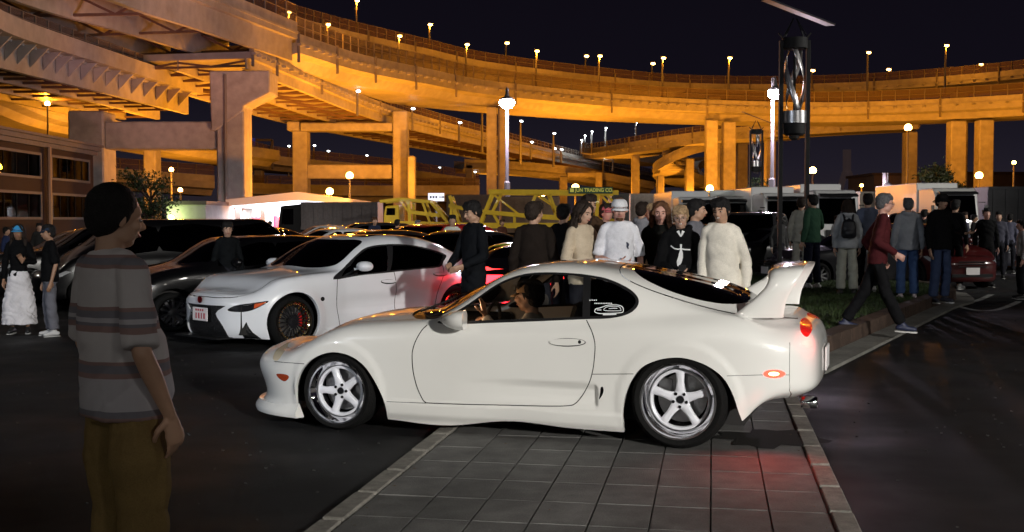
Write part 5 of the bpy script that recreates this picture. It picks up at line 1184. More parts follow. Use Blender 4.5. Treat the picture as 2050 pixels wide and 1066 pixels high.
def hand(mb, w, d, nrm, s, side, curl=.5, grip=False):
    """palm, four unequal bent fingers and a thumb from the side of the palm"""
    d = Vector(d).normalized(); n = Vector(nrm); n = (n-d*n.dot(d)).normalized(); a = d.cross(n)*side
    w = Vector(w)
    limb(mb, [w-d*.01*s, w+d*.045*s, w+d*.085*s], [.026*s, .036*s, .040*s], (n, .48), 10)
    for i, L in enumerate((.070, .078, .072, .056)):
        b = w+d*.092*s+a*(.033-.022*i)*s; c = curl*(.9+.12*i); p = b; pts = [b-d*.02*s, b]; dd = d
        for j, f in enumerate((.42, .32, .26)):
            ang = c*(.75 if j else .55); dd = (dd*math.cos(ang)+n*math.sin(ang)).normalized(); p = p+dd*L*f*s*1.15; pts.append(p)
        limb(mb, pts, [.0092*s, .0088*s, .0082*s, .0075*s, .0068*s], None, 8)
    t0 = w+d*.022*s+a*.028*s; t1 = t0+(a*.75+d*.55+n*.35).normalized()*.036*s; t2 = t1+(a*.25+d*.8+n*.5).normalized()*.030*s; t3 = t2+(d*.8+n*(.4+curl*.5)-a*.15).normalized()*.024*s
    limb(mb, [t0, t1, t2, t3], [.0135*s, .012*s, .010*s, .0085*s], None, 8)
def head_prims(mb, c, Rm, s, jaw=1.0, female=False):
    P = lambda x, y, z: Vector(c)+Rm @ Vector((x*s, y*s, z*s))
    ell(mb, P(0, .012, .030), (.077*s, .094*s, .092*s), Rm); ell(mb, P(0, -.020, -.035), (.060*s, .064*s, .070*s), Rm)
    ell(mb, P(0, -.035, -.078), (.036*s*jaw, .040*s, .028*s), Rm); ell(mb, P(0, -.052, .035), (.058*s, .034*s, .034*s), Rm)
    for q in (-1, 1):
        ell(mb, P(q*.036, -.056, -.018), (.024*s, .026*s, .026*s), Rm); ell(mb, P(q*.040, -.01, -.062), (.022*s*jaw, .040*s, .026*s), Rm)
        ell(mb, P(q*.079, .012, -.005), (.009*s, .018*s, .030*s), Rm @ Matrix.Rotation(q*.3, 3, 'Z'))
    limb(mb, [P(0, -.082, .022), P(0, -.094, .0), P(0, -.104, -.018)], [.009*s, .010*s, .014*s], None, 8)
    ell(mb, P(0, -.094, -.024), (.018*s, .012*s, .009*s), Rm); ell(mb, P(0, -.080, -.050), (.026*s, .013*s, .012*s), Rm)
    return P
def person(label, x, y, z=0, H=1.75, rz=0, group='people in the crowd', top=None, topc=(.02, .02, .02), legc=(.015, .015, .02), shoec=(.02, .02, .02), skin=0, hair='black', hairstyle='short',
           arms=None, legs=None, lean=(0, 0), head=(0, 0, 0), sleeve='long', build=.90, vox=.011, female=False, hood=False, skirt=None, wr=.006, stripes=None, cap=None, glasses=False, smile=False, belly=0, loose=1.0, extra=None, neckv=False, seat=False, beard=None, jacket_len=0, wscale=9, scarf=False, small=False, legloose=1.0):
    """local frame: facing -y, person's left is +x; joints in metres for a 1.75 m body"""
    k = H/1.75; r_ = root('person', label, 'person', (x, y, z), rz, group); sk = SKIN[skin]; seed = len(bpy.data.objects) % 17
    J = lambda p: Vector((p[0]*k, p[1]*k, p[2]*k))
    lx, ly = lean; W = build
    sh = [(q*.158*W+lx, ly+.01, 1.425) for q in (-1, 1)]
    A = arms or {}
    arm = []
    for q, nm in ((-1, 'r'), (1, 'l')):
        e, w = A.get(nm, ((q*(.215*W+.018)+lx*.6, ly*.7+.04, 1.13), (q*(.225*W+.02)+lx*.3, ly*.4-.03, .87)))[:2]
        arm.append((sh[0 if q < 0 else 1], e, w))
    Lg = legs or {}
    leg = []
    for q, nm in ((-1, 'r'), (1, 'l')):
        kn_, an = Lg.get(nm, ((q*.105, -.015, .50), (q*.115, .03, .085)))[:2]
        leg.append(((q*.088*W, .0, .91), kn_, an))
    hc = Vector(((lx+head[2]*.0)*k, (ly-.02)*k, 1.618*k)) if not isinstance(head, dict) else J(head['c'])
    hy, hp, ht = (head if not isinstance(head, dict) else head['r'])
    Rm = (Matrix.Rotation(R(hy), 3, 'Z') @ Matrix.Rotation(R(hp), 3, 'X') @ Matrix.Rotation(R(ht), 3, 'Y'))
    fk = k*(1.0 if not small else 1.0)
    # body: head, neck, torso core, arms, hands, legs as one surface
    b = MB(); P = head_prims(b, hc, Rm, k*1.0, .86 if female else 1.0)
    nb = J((lx, ly+.02, 1.44)); limb(b, [P(0, .02, -.06), (P(0, .02, -.06)+nb)/2, nb], [.052*k, .053*k*W**.5, .062*k])
    loft(b, [(lx*.1, 0, .90*k, .12*k, .08*k), (lx*.5*k, ly*.5*k, 1.12*k, .11*k, .075*k), (lx*k, ly*k, 1.36*k, .14*k*W, .075*k), (lx*k, (ly+.01)*k, 1.44*k, .09*k, .06*k)])
    for i, (s_, e, w) in enumerate(arm):
        s_, e, w = J(s_), J(e), J(w); limb(b, [s_, (s_+e)/2, e], [.046*k*W, .042*k*W, .036*k*W]); limb(b, [e, e.lerp(w, .35), w], [.036*k*W, .037*k*W, .025*k])
        q = -1 if i == 0 else 1; o_ = A.get('rl'[i], (0, 0)); hd = Vector(o_[2]) if len(o_) > 2 and o_[2] else (w-e); hn = Vector(o_[3]) if len(o_) > 3 and o_[3] else Vector((-q, -.3, 0)); cu = o_[4] if len(o_) > 4 else .45
        hand(b, w, hd, hn, k*1.05, q, cu)
    for (h_, kk, an) in leg:
        limb(b, [J(h_), J(kk)], [.068*k, .046*k]); limb(b, [J(kk), J(kk).lerp(J(an), .3), J(an)], [.046*k, .048*k, .032*k])
    skinmesh('body', b, sk, r_, vox if not small else vox*1.4, 2)
    # face
    if not small:
        f = MB()
        for q in (-1, 1): ell(f, P(q*.031, -.0735, .006), (.0130*k, .010*k, .0050*k), Rm, 10, 6)
        f.build('eye_white', EYEW, r_, True)
        f = MB()
        for q in (-1, 1): ell(f, P(q*.031, -.0805, .006), (.0068*k, .005*k, .0058*k), Rm, 10, 6)
        f.build('pupil', EYED, r_, True)
        f = MB()
        for q in (-1, 1): limb(f, [P(q*.014, -.088, .026), P(q*.032, -.086, .032), P(q*.050, -.073, .026)], [.0035*k, .0045*k, .003*k], None, 6)
        f.build('eyebrow', HAIR[hair], r_, True)
        f = MB(); u = .006 if smile else 0; yy = -.0905
        limb(f, [P(-.025, yy+.010, -.050+u), P(-.010, yy, -.053), P(.010, yy, -.053), P(.025, yy+.010, -.050+u)], [.003*k, .0062*k, .0062*k, .003*k], None, 6); f.build('lips', LIP, r_, True)
        if smile:
            f = MB(); ell(f, P(0, yy-.0035, -.0515), (.019*k, .005*k, .0045*k), Rm, 10, 6); f.build('teeth', TEETH, r_, True)
        if glasses:
            f = MB()
            for q in (-1, 1):
                f.tube([P(q*.033+.021*math.cos(a), -.098, .004+.018*math.sin(a)) for a in np.linspace(0, 2*math.pi, 17)], .0022*k, 6, False); f.tube([P(q*.055, -.096, .008), P(q*.079, .01, .008)], .002*k, 6)
            f.tube([P(-.013, -.099, .008), P(.013, -.099, .008)], .002*k, 6); f.build('glasses', M['steel'], r_, True)
        if beard:
            f = MB(); ell(f, P(0, -.044, -.086), (.040*k, .043*k, .026*k), Rm); ell(f, P(0, -.088, -.038), (.022*k, .008*k, .006*k), Rm, 10, 6); skinmesh('beard', f, HAIR[beard], r_, .006*k, 1, .002, 40)
    # hair
    h = MB(); hs = hairstyle; HM = HAIR[hair]
    if hs != 'none':
        g = .0 if hs == 'buzz' else .010
        ell(h, P(0, .030, .052), ((.080+g)*k, (.088+g)*k, (.078+g)*k), Rm, 20, 14); ell(h, P(0, .055, .0), ((.074+g)*k, (.060+g)*k, (.070+g)*k), Rm)
        if hs in ('short', 'mop', 'bowl', 'crop'):
            for q in (-1, 1): ell(h, P(q*.068, .022, .018), (.022*k, .045*k, (.040 if hs == 'short' else .052)*k), Rm)
        if hs in ('mop', 'bowl', 'short'):
            zf = .062 if hs == 'short' else .050
            for j in range(7):
                t = (j-3)/3; limb(h, [P(t*.05, -.02, .115), P(t*.062, -.070+abs(t)*.02, .092), P(t*.064, -.086+abs(t)*.028, zf+.012*math.sin(j*2.3)-(.012 if hs == 'bowl' else 0))], [.026*k, .020*k, .010*k], None, 8)
        if hs == 'long':
            for j in range(9):
                t = (j-4)/4; a = t*1.9; xx, yy = .088*math.sin(a), .03+.075*math.cos(a)
                limb(h, [P(xx*.7, yy*.6, .09), P(xx, yy, .02), P(xx*1.12, yy+.0, -.10), P(xx*1.25+.01*math.sin(j*5), yy-.015, -.20), P(xx*1.2, yy-.02, -.30-.04*math.sin(j*3.3))], [.030*k, .032*k, .030*k, .028*k, .014*k], None, 8)
            for q in (-1, 1): limb(h, [P(0, -.035, .128), P(q*.05, -.060, .085), P(q*.078, -.045, .02), P(q*.085, -.04, -.08)], [.012*k, .018*k, .020*k, .02*k], None, 8)
        skinmesh('hair', h, HM, r_, .0075*k if vox < .0105 else .010*k, 2 if hs == 'crop' else 1, .0012 if hs == 'crop' else .003, 34, seed)
    if cap:
        c_ = MB(); v = []; nu, nv = 20, 8
        ell(c_, P(0, .014, .052), (.090*k, .106*k, .088*k), Rm, 20, 12)
        c_ = MB(); n_ = 22
        for i in range(8):
            a = math.pi/2*i/7
            for t in range(n_):
                b_ = 2*math.pi*t/n_; c_.v.append(tuple(P(.0875*math.cos(a)**.6*math.cos(b_), .012+.104*math.cos(a)**.6*math.sin(b_), .040+.080*math.sin(a))))
        c_.f = [(i*n_+t, i*n_+(t+1) % n_, (i+1)*n_+(t+1) % n_, (i+1)*n_+t) for i in range(7) for t in range(n_)]; c_.m = [0]*len(c_.f)
        k0 = len(c_.v); bd = cap.get('dir', 0)
        Mz = Matrix.Rotation(R(bd), 3, 'Z'); br = []
        for i in range(9):
            a = -.8+1.6*i/8
            for rr, zz in ((.086, .038), (.140*math.cos(a*.9)**.4 if cap.get('brim', 1) else .10, .014)):
                p = Mz @ Vector((rr*math.sin(a), -rr*math.cos(a)*1.05+.0, zz)); br.append(P(p[0], p[1]+.01, p[2]))
        if cap.get('bucket'):
            br = []
            for i in range(25):
                a = 2*math.pi*i/24
                for rr, zz in ((.09, .05), (.135, .015)): br.append(P(rr*math.sin(a), .012-rr*math.cos(a)*1.1, zz))
        nb_ = len(br)//2; c_.add(br, [(2*i, 2*i+2, 2*i+3, 2*i+1) for i in range(nb_-1)])
        o = c_.build('cap', cap['mat'], r_, True, 50)
        sol = o.modifiers.new('t', 'SOLIDIFY'); sol.thickness = .006
    # top
    tm = top or cloth('cloth_top', topc); L = loose; t = MB(); hb = .86-jacket_len
    X = lambda z_: (lx*min(1, max(0, (z_-.95)/.45)), ly*min(1, max(0, (z_-.95)/.45)))
    def S(z_, rx, ry, dy=0): a, c = X(z_); return (a*k, (c+dy)*k, z_*k, rx*k*W, ry*k*(W+belly*.0))
    secs = [S(hb, .166*L, .118*L+belly*.5, -belly*.3), S(.95, .163*L, .122*L+belly, -belly*.7), S(1.05, .152*L, .112*L+belly*1.1, -belly*.8), S(1.16, .154*L, .116*L+belly*.8, -belly*.5), S(1.28, .166, .116), S(1.37, .166, .106), S(1.43, .150, .088, .01), S(1.475, .100, .070, .01), S(1.50, .064, .058, .01)]
    if female: secs[2] = S(1.07, .140*L, .105*L); secs[3] = S(1.16, .145*L, .112*L); secs[4] = S(1.27, .155, .128, -.01)
    loft(t, secs, 24)
    for s_, e, w in arm:
        s_, e, w = J(s_), J(e), J(w)
        if sleeve == 'long': limb(t, [s_, s_.lerp(e, .5), e], [.058*k*W, .056*k*L, .051*k*L]); limb(t, [e, e.lerp(w, .5), e.lerp(w, .98)], [.051*k*L, .047*k*L, .036*k*L], cuff=True)
        elif sleeve == 'short': limb(t, [s_, s_.lerp(e, .5), s_.lerp(e, .92)], [.058*k*W, .059*k*L, .062*k*L], cuff=True)
    for q in (-1, 1): limb(t, [J((lx+q*.045, ly+.012, 1.468)), J((lx+q*.10, ly+.012, 1.455)), J((lx+q*.152*W, ly+.01, 1.418))], [.040*k, .050*k, .052*k])
    if hood:
        for j in range(9):
            a = -2.0+4.0*j/8; ell(t, P(.088*math.sin(a), .045+.068*math.cos(a), -.125-.02*math.cos(a)), (.034*k, .034*k, .036*k))
    o = skinmesh('shirt' if sleeve == 'short' else 'jacket' if hood or jacket_len else 'sweater', t, tm, r_, vox if not small else vox*1.5, 7 if not small else 4, wr, wscale, seed)
    if stripes: o.data.materials.clear(); o.data.materials.append(stripes)
    # legs
    if skirt:
        g = MB(); loft(g, [(0, 0, .16*k, .20*k*skirt[1], .17*k*skirt[1]), (0, 0, .5*k, .185*k*skirt[1], .15*k), (0, 0, .85*k, .165*k, .125*k), (0, 0, 1.0*k, .135*k, .105*k)], 28); skinmesh('skirt', g, cloth('cloth_skirt', skirt[0]), r_, vox, 2, .012, 16, seed)
    else:
        g = MB(); loft(g, [(0, 0, .84*k, .150*k*W, .105*k), (0, 0, .92*k, .166*k*W, .117*k), (0, 0, 1.01*k, .150*k*W, .108*k)], 20)
        for (h_, kk, an) in leg:
            h_, kk, an = J(h_), J(kk), J(an); q = kk.lerp(an, .92); limb(g, [h_, h_.lerp(kk, .5), kk], [.088*k*W, .084*k*W*L**.3*legloose, .068*k*L*legloose]); limb(g, [kk, kk.lerp(an, .5), q], [.068*k*L*legloose, .066*k*L*legloose, .064*k*L*legloose], cuff=True)
        skinmesh('trousers', g, cloth('cloth_legs', legc), r_, vox*1.15 if not small else vox*1.6, 2, wr*1.1, wscale*1.1, seed+3)
    for i, (h_, kk, an) in enumerate(leg):
        o_ = Lg.get('rl'[i], (0, 0)); fd = Vector(o_[2]).normalized() if len(o_) > 2 else Vector((.18*(-1 if i == 0 else 1), -1, 0)).normalized(); an = J(an)
        lift = fd.z; s = MB(); bz = Vector((0, 0, -.048*k)); fw = fd
        limb(s, [an+bz-fw*.045*k+Vector((0, 0, .012)), an+bz+fw*.05*k+Vector((0, 0, .010)), an+bz+fw*.15*k], [.042*k, .044*k, .034*k], ((0, 0, 1), .85)); limb(s, [an+Vector((0, 0, .01)), an+bz+fw*.06*k], [.038*k, .036*k])
        sm = mat('shoe', shoec, .5); sh_ = skinmesh('shoe', s, sm, r_, .010, 1)
        s = MB(); sd_ = fd.cross(Vector((0, 0, 1))).normalized(); up_ = sd_.cross(fd)
        pr = [(-.085, .030), (-.05, .040), (.05, .044), (.12, .046), (.165, .036), (.185, .015)]; c0 = an+bz-up_*.030*k
        top_ = [c0+fd*a_*k+sd_*w_*k for a_, w_ in pr]+[c0+fd*a_*k-sd_*w_*k for a_, w_ in pr[::-1]]
        n2 = len(top_); s.add(top_+[p-up_*.016*k for p in top_], [tuple(range(n2)), tuple(range(2*n2-1, n2-1, -1))]+[(i_, (i_+1) % n2, n2+(i_+1) % n2, n2+i_) for i_ in range(n2)]); s.build('sole', SOLE, sh_)
    return r_, P, Rm, k
SOLE = mat('shoe_sole_white', (.62, .62, .60), .6)
# ------------------------------------------------------------------ buildings, station, trees, solar lamps, trucks
def ppm(Z): return FOC/Z
# brown office building at the far left
A = at(-30, 277, 66); Bp = at(186, 300, 84); hB = 6.9
A.z = 0; Bp.z = 0; dv_ = (Bp-A); Lb = dv_.length; ang = math.atan2(dv_.y, dv_.x)
bld = root('brown_building', 'two-storey brown tiled building with pale cornice and wide framed windows at the left edge', 'building', A, ang)
BRN = mat('brown_tile_wall', (.032, .012, .010), .85, noise=[(.8, .12, 4), (14, .12, 3)], bump=(12, .2, 3, .02)); TRIM = mat('pale_stone_trim', (.15, .125, .12), .7, noise=[(3, .1, 3)])
b = MB(); b.box2((-8, 0, 0), (Lb, 14, hB)); b.build('wall', BRN, bld)
b = MB(); b.box2((-8.2, -.45, hB-.35), (Lb+.45, 14, hB-.05)); b.box2((-8.1, -.25, hB-.65), (Lb+.25, 14, hB-.36)); b.box2((-8.3, -.6, hB-.04), (Lb+.6, 14, hB+.12)); b.build('cornice', TRIM, bld)
MUL = mat('dark_mullion', (.02, .02, .02), .95, spec=.05); WG = glass_mat('office_glass', (.30, .32, .30), refl=.35, ior=1.25); ROOM = mat('room_wall', (.28, .30, .27), .9); LIT = emat('lit_office', (.75, 1, .85), .55); LITB = emat('office_tube_light', (.85, 1, .95), 7)
for r_, (z0, z1) in enumerate(((4.35, 5.7), (1.75, 3.2))):
    for c_, (x0, x1) in enumerate(((Lb-8.2, Lb-1.2), (Lb-19.5, Lb-10.2), (Lb-27, Lb-21))):
        f = MB(); w_ = .16
        for a in ((x0-w_, z0-w_, x1+w_, z0), (x0-w_, z1, x1+w_, z1+w_), (x0-w_, z0, x0, z1), (x1, z0, x1+w_, z1)): f.box2((a[0], -.14, a[1]), (a[2], .0, a[3]))
        fr = f.build('window', TRIM, bld)
        k = MB(); k.box2((x0, -.012, z0), (x1, -.004, z1)); lit = r_ == 1 and c_ == 1
        k.build('curtain', LIT if lit else mat('drawn_curtain', (.11, .12, .085), .9, noise=[(5, .3, 3)]), fr)
        n_ = 5 if c_ < 2 else 3; mb = MB()
        for i in range(1, n_): xx = x0+(x1-x0)*i/n_; mb.box2((xx-.04, -.10, z0), (xx+.04, -.02, z1))
        mb.build('mullion', MUL, fr)
        p = MB(); p.box2((x0, -.06, z0), (x1, -.05, z1)); p.build('pane', WG, fr)
        if lit:
            q = MB()
            for xx in (x0+2.0, x0+7.4): q.box2((xx, -.04, z0+.1), (xx+.5, -.03, z1-.1))
            q.box2((x0, -.04, z0), (x1, -.03, z0+.12)); q.build('tube_light', LITB, fr)
p = MB(); p.tube([(Lb-9.2, -.3, 0), (Lb-9.2, -.3, hB-.6)], .16, 8); p.build('downpipe', mat('orange_lit_pipe', (.5, .25, .12), .5), bld)
p = MB(); p.box2((Lb-13, 3, hB+.1), (Lb-10.5, 5, hB+1.0)); p.build('roof_plant', M['black'], bld)
# fuel station with a bright canopy
st = root('fuel_station', 'brightly lit white fuel station canopy with shop behind the parked cars at left', 'fuel station', (at(560, 440, 84).x, 84, 0))
WHITE = mat('white_cladding', (.72, .72, .74), .5); GLOW = emat('canopy_light', (.93, .93, 1), 9); S0 = st.location
def sx_(px, Z=84): return at(px, 440, Z).x-S0.x
b = MB(); b.prism([(sx_(452), 2.55), (sx_(452), 3.05), (sx_(596), 3.62), (sx_(700), 3.1), (sx_(700), 2.75), (sx_(596), 3.0)], 0, 13, 'y'); b.build('canopy', WHITE, st)
b = MB()
for i in range(7):
    for j in range(4):
        x = sx_(470)+i*1.15; b.box((x, 1.5+j*3, 2.52), (.85, 1.6, .05))
b.build('ceiling_lights', GLOW, st)
for px in (470, 520, 575, 640, 690):
    for y_ in (1.0, 11.0): b = MB(); b.box2((sx_(px)-.18, y_, 0), (sx_(px)+.18, y_+.4, 2.5)); b.build('canopy_post', WHITE, st)
b = MB(); b.box2((sx_(408), 11.6, 0), (sx_(655), 16, 2.6)); b.build('shop', WHITE, st)
b = MB()
for i in range(9): x = sx_(410)+i*1.25; b.box2((x, 11.5, .3), (x+1.1, 11.56, 2.4))
b.build('shop_window', emat('shop_window_light', (.95, .95, 1), 5), st)
b = MB()
for x in (sx_(455), sx_(482), sx_(530)): b.box2((x, 11.4, .5), (x+.35, 11.47, 1.9))
b.build('poster', mat('shop_posters', (.35, .04, .10), .6), st)
PR_ = mat('pump_red', (.4, .03, .04), .4)
for px in (490, 540, 610): b = MB(); b.box2((sx_(px)-.4, 4, 0), (sx_(px)+.4, 4.7, 1.8)); b.build('fuel_pump', PR_, st)
lamp('AREA', (sx_(530), 5, 2.4), 4500, (.93, .92, 1), size=6, parent=st).rotation_euler = (0, 0, 0)
sh = root('low_building', 'low pale building with yellow green light on its wall beside the small tree', 'building', at(372, 440, 78).xy.to_3d())
b = MB(); b.box2((-1.3, 0, 0), (1.35, 8, 2.6)); b.build('wall', mat('pale_render', (.5, .48, .46), .8, noise=[(2, .1, 3)]), sh); b = MB(); b.box2((-1.4, -.2, 2.605), (1.45, 8.2, 2.85)); b.build('roof_edge', TRIM, sh)
b = MB(); ell(b, (-.9, -.35, 1.75), (.20, .13, .14)); b.build('wall_lamp', emat('greenish_lamp', (.9, 1, .55), 14), sh, True); lamp('POINT', (-.9, -.9, 1.75), 120, (.75, 1, .30), size=.2, parent=sh)
# a leafy tree: trunk, limbs, clumps of small leaves
LEAF = mat('leaves_green', (.035, .06, .02), .6, noise=[(.8, .4, 2)]); LEAFO = mat('leaves_olive', (.055, .07, .018), .6, noise=[(.8, .4, 2)]); BARK = mat('bark', (.05, .035, .025), .9, bump=(30, .6, 3, .02))
def tree(label, x, y, h, rad, leaf, n=5200, seed=1, ls=.13, flat=.8):
    r = root('tree', label, 'tree', (x, y, 0)); rr = random.Random(seed); t = MB(); t.tube([(0, 0, 0), (.03, 0, h*.25), (-.04, .03, h*.5), (.0, 0, h*.8)], [.16, .12, .09, .03], 8); tips = []
    for i in range(16):
        a = rr.uniform(0, 6.28); z0 = h*rr.uniform(.28, .65); L = rad*rr.uniform(.55, 1.0); e = Vector((math.cos(a)*L, math.sin(a)*L, min(h*.97, z0+h*rr.uniform(.08, .34)))); t.tube([(0, 0, z0), e*.5+Vector((0, 0, z0*.5)), e], [.06, .04, .012], 6); tips += [e, e*.6+Vector((0, 0, z0*.45))]
    tips.append(Vector((0, 0, h*.9))); t.build('trunk', BARK, r, True)
    v = []; f = []
    for i in range(n):
        c = rr.choice(tips); d = Vector((rr.gauss(0, 1), rr.gauss(0, 1), rr.gauss(0, .8)))*rad*.15; p = c+d
        u = Vector((rr.gauss(0, 1), rr.gauss(0, 1), rr.gauss(0, 1))).normalized(); w = u.cross(Vector((rr.gauss(0, 1), rr.gauss(0, 1), rr.gauss(0, 1)))).normalized(); s_ = ls*rr.uniform(.5, 1.2); k = len(v)
        v += [p-u*s_, p+w*s_*.45, p+u*s_, p-w*s_*.45]; f.append((k, k+1, k+2, k+3))
    mobj('crown', v, f, leaf, r); return r
p = at(303, 440, 58); tree('small dark leafy tree in front of the low building at left', p.x, 58, 4.1, 1.5, LEAF, 2600, 3, .10)
p = at(1880, 440, 78); tree('round olive tree over the parked trucks at right', p.x, 78, 5.3, 1.9, LEAFO, 4200, 5, .14)
p = at(1520, 440, 75); tree('thin dark tree behind the small solar lamp', p.x, 75, 4.6, 1.0, LEAF, 1200, 8, .12)
# solar and wind lamp posts
def solar_lamp(label, px0, px1, Z, zt, group='solar and wind lamp posts', z0=0):
    """px0, px1: the two posts; zt: height of the upper drum"""
    a, b_ = at(px0, 440, Z), at(px1, 440, Z); w = b_.x-a.x; r = root('solar_lamp', label, 'lamp post', ((a.x+b_.x)/2, Z, z0)); k = w/.60; zt -= z0; c = MB()
    for q in (-1, 1): c.box((q*w/2, 0, (zt+.15*k)/2), (.085*k, .13*k, zt+.15*k))
    c.box((0, 0, zt*.02), (w*1.3, .4*k, .06)); c.build('post', M['postm'], r, bevel=.004)
    c = MB(); R_ = w/2-.02*k
    c.lathe([(0, zt+.22*k), (R_, zt+.20*k), (R_, zt-.03*k), (0, zt-.04*k)], 24, 'z'); c.build('upper_drum', M['postm'], r, True, 40)
    zb = zt-1.42*k
    for j in range(3):
        q = MB(); v = []; n_ = 22
        for i in range(n_+1):
            t = i/n_; an = j*2.094+t*2.5+.4; z = zt-.06*k-t*1.33*k; rr_ = R_*.84*(1-.25*abs(2*t-1)**3)
            for da, ri in ((-.34, rr_), (.34, rr_*.86)): v.append((math.cos(an+da)*ri, math.sin(an+da)*ri, z))
        q.add(v, [(2*i, 2*i+1, 2*i+3, 2*i+2) for i in range(n_)]); o = q.build('turbine_blade', M['blade'], r, True, 80); s_ = o.modifiers.new('t', 'SOLIDIFY'); s_.thickness = .012*k
    c = MB(); c.tube([(0, 0, zt), (0, 0, zb)], .03*k, 8); c.build('shaft', M['postm'], r)
    c = MB(); c.lathe([(0, zb+.02), (R_*.98, zb), (R_*.98, zb-.27*k), (R_*.8, zb-.28*k)], 28, 'z'); c.build('silver_drum', M['steel'], r, True, 40)
    c = MB(); c.lathe([(R_*.86, zb-.282*k), (R_*.86, zb-.50*k), (R_*.7, zb-.54*k), (0, zb-.54*k)], 28, 'z'); c.build('black_drum', M['postm'], r, True, 40)
    c = MB(); c.lathe([(R_*.45, zb-.54*k), (R_*.40, zb-.60*k), (R_*.2, zb-.64*k), (0, zb-.65*k)], 20, 'z'); c.build('lens_dome', M['steel'], r, True, 60)
    c = MB(); z1 = zt+.22*k
    for q in (-1, 1):
        for d in (-1, 1): c.bar((q*w*.40, d*w*.2, z1), (q*w*.06, 0, z1+.42*k), .02*k)
        c.bar((q*w*.45, 0, z1-.02), (q*w*.6, 0, z1+.1*k), .03*k)
    c.build('panel_frame', M['postm'], r)
    c = MB(); c.box((.06*k, 0, z1+.56*k), (1.58*k, .95*k, .035*k), ry=R(21), rx=R(9)); c.build('solar_panel', M['solar'], r); 
    return r
M['postm'] = mat('dark_post_metal', (.012, .012, .013), .75, .0, noise=[(20, .2, 2)]); M['blade'] = mat('blade_aluminium', (.62, .60, .60), .32, .8); M['solar'] = mat('solar_panel', (.05, .05, .06), .5, 0)
solar_lamp('tall dark twin-post lamp with silver turbine and tilted solar panel', 1561, 1614.5, 26, 1.59+(440-98)/ppm(26), z0=.1)
solar_lamp('smaller farther twin-post lamp with turbine left of the tall one', 1501, 1524.5, 55, 1.59+(440-268)/ppm(55))
# yellow car carrier with a name board
YEL = mat('yellow_carrier_paint', (.62, .40, .02), .5, noise=[(3, .15, 3)], coat=.3)
cc = root('car_carrier', 'yellow car carrier truck with overhead gantry and green name board', 'car carrier', (at(1000, 440, 43).x, 43, 0)); C0 = cc.location
def cx_(px, py, dy=0): p = at(px, py, 43+dy); return Vector((p.x-C0.x, p.y-C0.y, p.z))
for dy in (0, 2.3):
    c = MB(); P_ = lambda x, y: cx_(x, y)+Vector((0, dy, 0))
    for a, q, w in (((978, 384), (1238, 386), .17), ((986, 386), (962, 446), .12), ((1004, 386), (985, 424), .08), ((1075, 386), (1054, 436), .10), ((1100, 386), (1118, 436), .08), ((1198, 386), (1193, 446), .13), ((1212, 388), (1240, 418), .09), ((960, 424), (1050, 432), .16), ((1050, 432), (1240, 444), .18), ((985, 424), (1000, 450), .10), ((986, 388), (1040, 430), .06), ((1075, 388), (1150, 438), .05), ((920, 452), (1240, 452), .2), ((1130, 440), (1130, 452), .1), ((1030, 430), (1030, 452), .1)):
        c.bar(P_(*a), P_(*q), w)
    c.build('side_frame', YEL, cc)
for px, py in ((986, 386), (1075, 386), (1198, 386), (1054, 434), (1130, 440), (1193, 446), (985, 424)): c = MB(); c.bar(cx_(px, py)+Vector((0, .1, 0)), cx_(px, py)+Vector((0, 2.2, 0)), .1); c.build('cross_bar', YEL, cc)
c = MB()
for a, q in (((962, 426), (1048, 433)), ((1052, 434), (1236, 445))):
    A0, B0 = cx_(*a), cx_(*q)
    c.add([A0+Vector((0, .1, .05)), B0+Vector((0, .1, .05)), B0+Vector((0, 2.2, .05)), A0+Vector((0, 2.2, .05)), A0+Vector((0, .1, .0)), B0+Vector((0, .1, .0)), B0+Vector((0, 2.2, .0)), A0+Vector((0, 2.2, .0))], [(0, 1, 2, 3), (7, 6, 5, 4), (0, 1, 5, 4), (1, 2, 6, 5), (2, 3, 7, 6), (3, 0, 4, 7)])
c.build('upper_ramp', YEL, cc)
for px in (1000, 1020, 1180, 1200, 1220):
    c = MB(); c.lathe([(0, 0), (.46, 0), (.48, .06), (.48, .24), (.46, .3), (0, .3)], 20, 'y'); c.build('wheel', M['rubber'], cc, True, 40, loc=(cx_(px, 440).x, 0, .48))
sgn = MB(); a, b_ = cx_(1138, 375), cx_(1226, 388); sgn.box2((a.x, -.12, b_.z), (b_.x, -.06, a.z)); sg = sgn.build('name_board', mat('dark_green_board', (.02, .06, .035), .5), cc)
def text(name, body, size, m, parent, loc, rot=(math.pi/2, 0, 0), depth=.004, align='CENTER', sx=1.0, bold=0):
    c = bpy.data.curves.new(name, 'FONT'); c.body = body; c.size = size; c.extrude = depth; c.align_x = align; c.align_y = 'CENTER'; c.offset = bold
    o = bpy.data.objects.new(name, c); COL.objects.link(o); dg = bpy.context.evaluated_depsgraph_get(); me = bpy.data.meshes.new_from_object(o.evaluated_get(dg)); bpy.data.objects.remove(o)
    me.materials.clear(); me.materials.append(m); o = bpy.data.objects.new(name, me); o.location = loc; o.rotation_euler = rot; o.scale.x = sx; return link(o, parent)
YL = emat('board_letter_yellow', (.75, .70, .12), .42)
text('board_lettering', 'JUN TRADING CO.', .195, YL, sg, ((a.x+b_.x)/2+.13, -.13, (a.z+b_.z)/2), sx=.86, bold=.005)
q = MB(); q.box2((a.x+.05, -.135, b_.z+.05), (a.x+.20, -.125, a.z-.05)); q.build('board_mark', YL, sg)
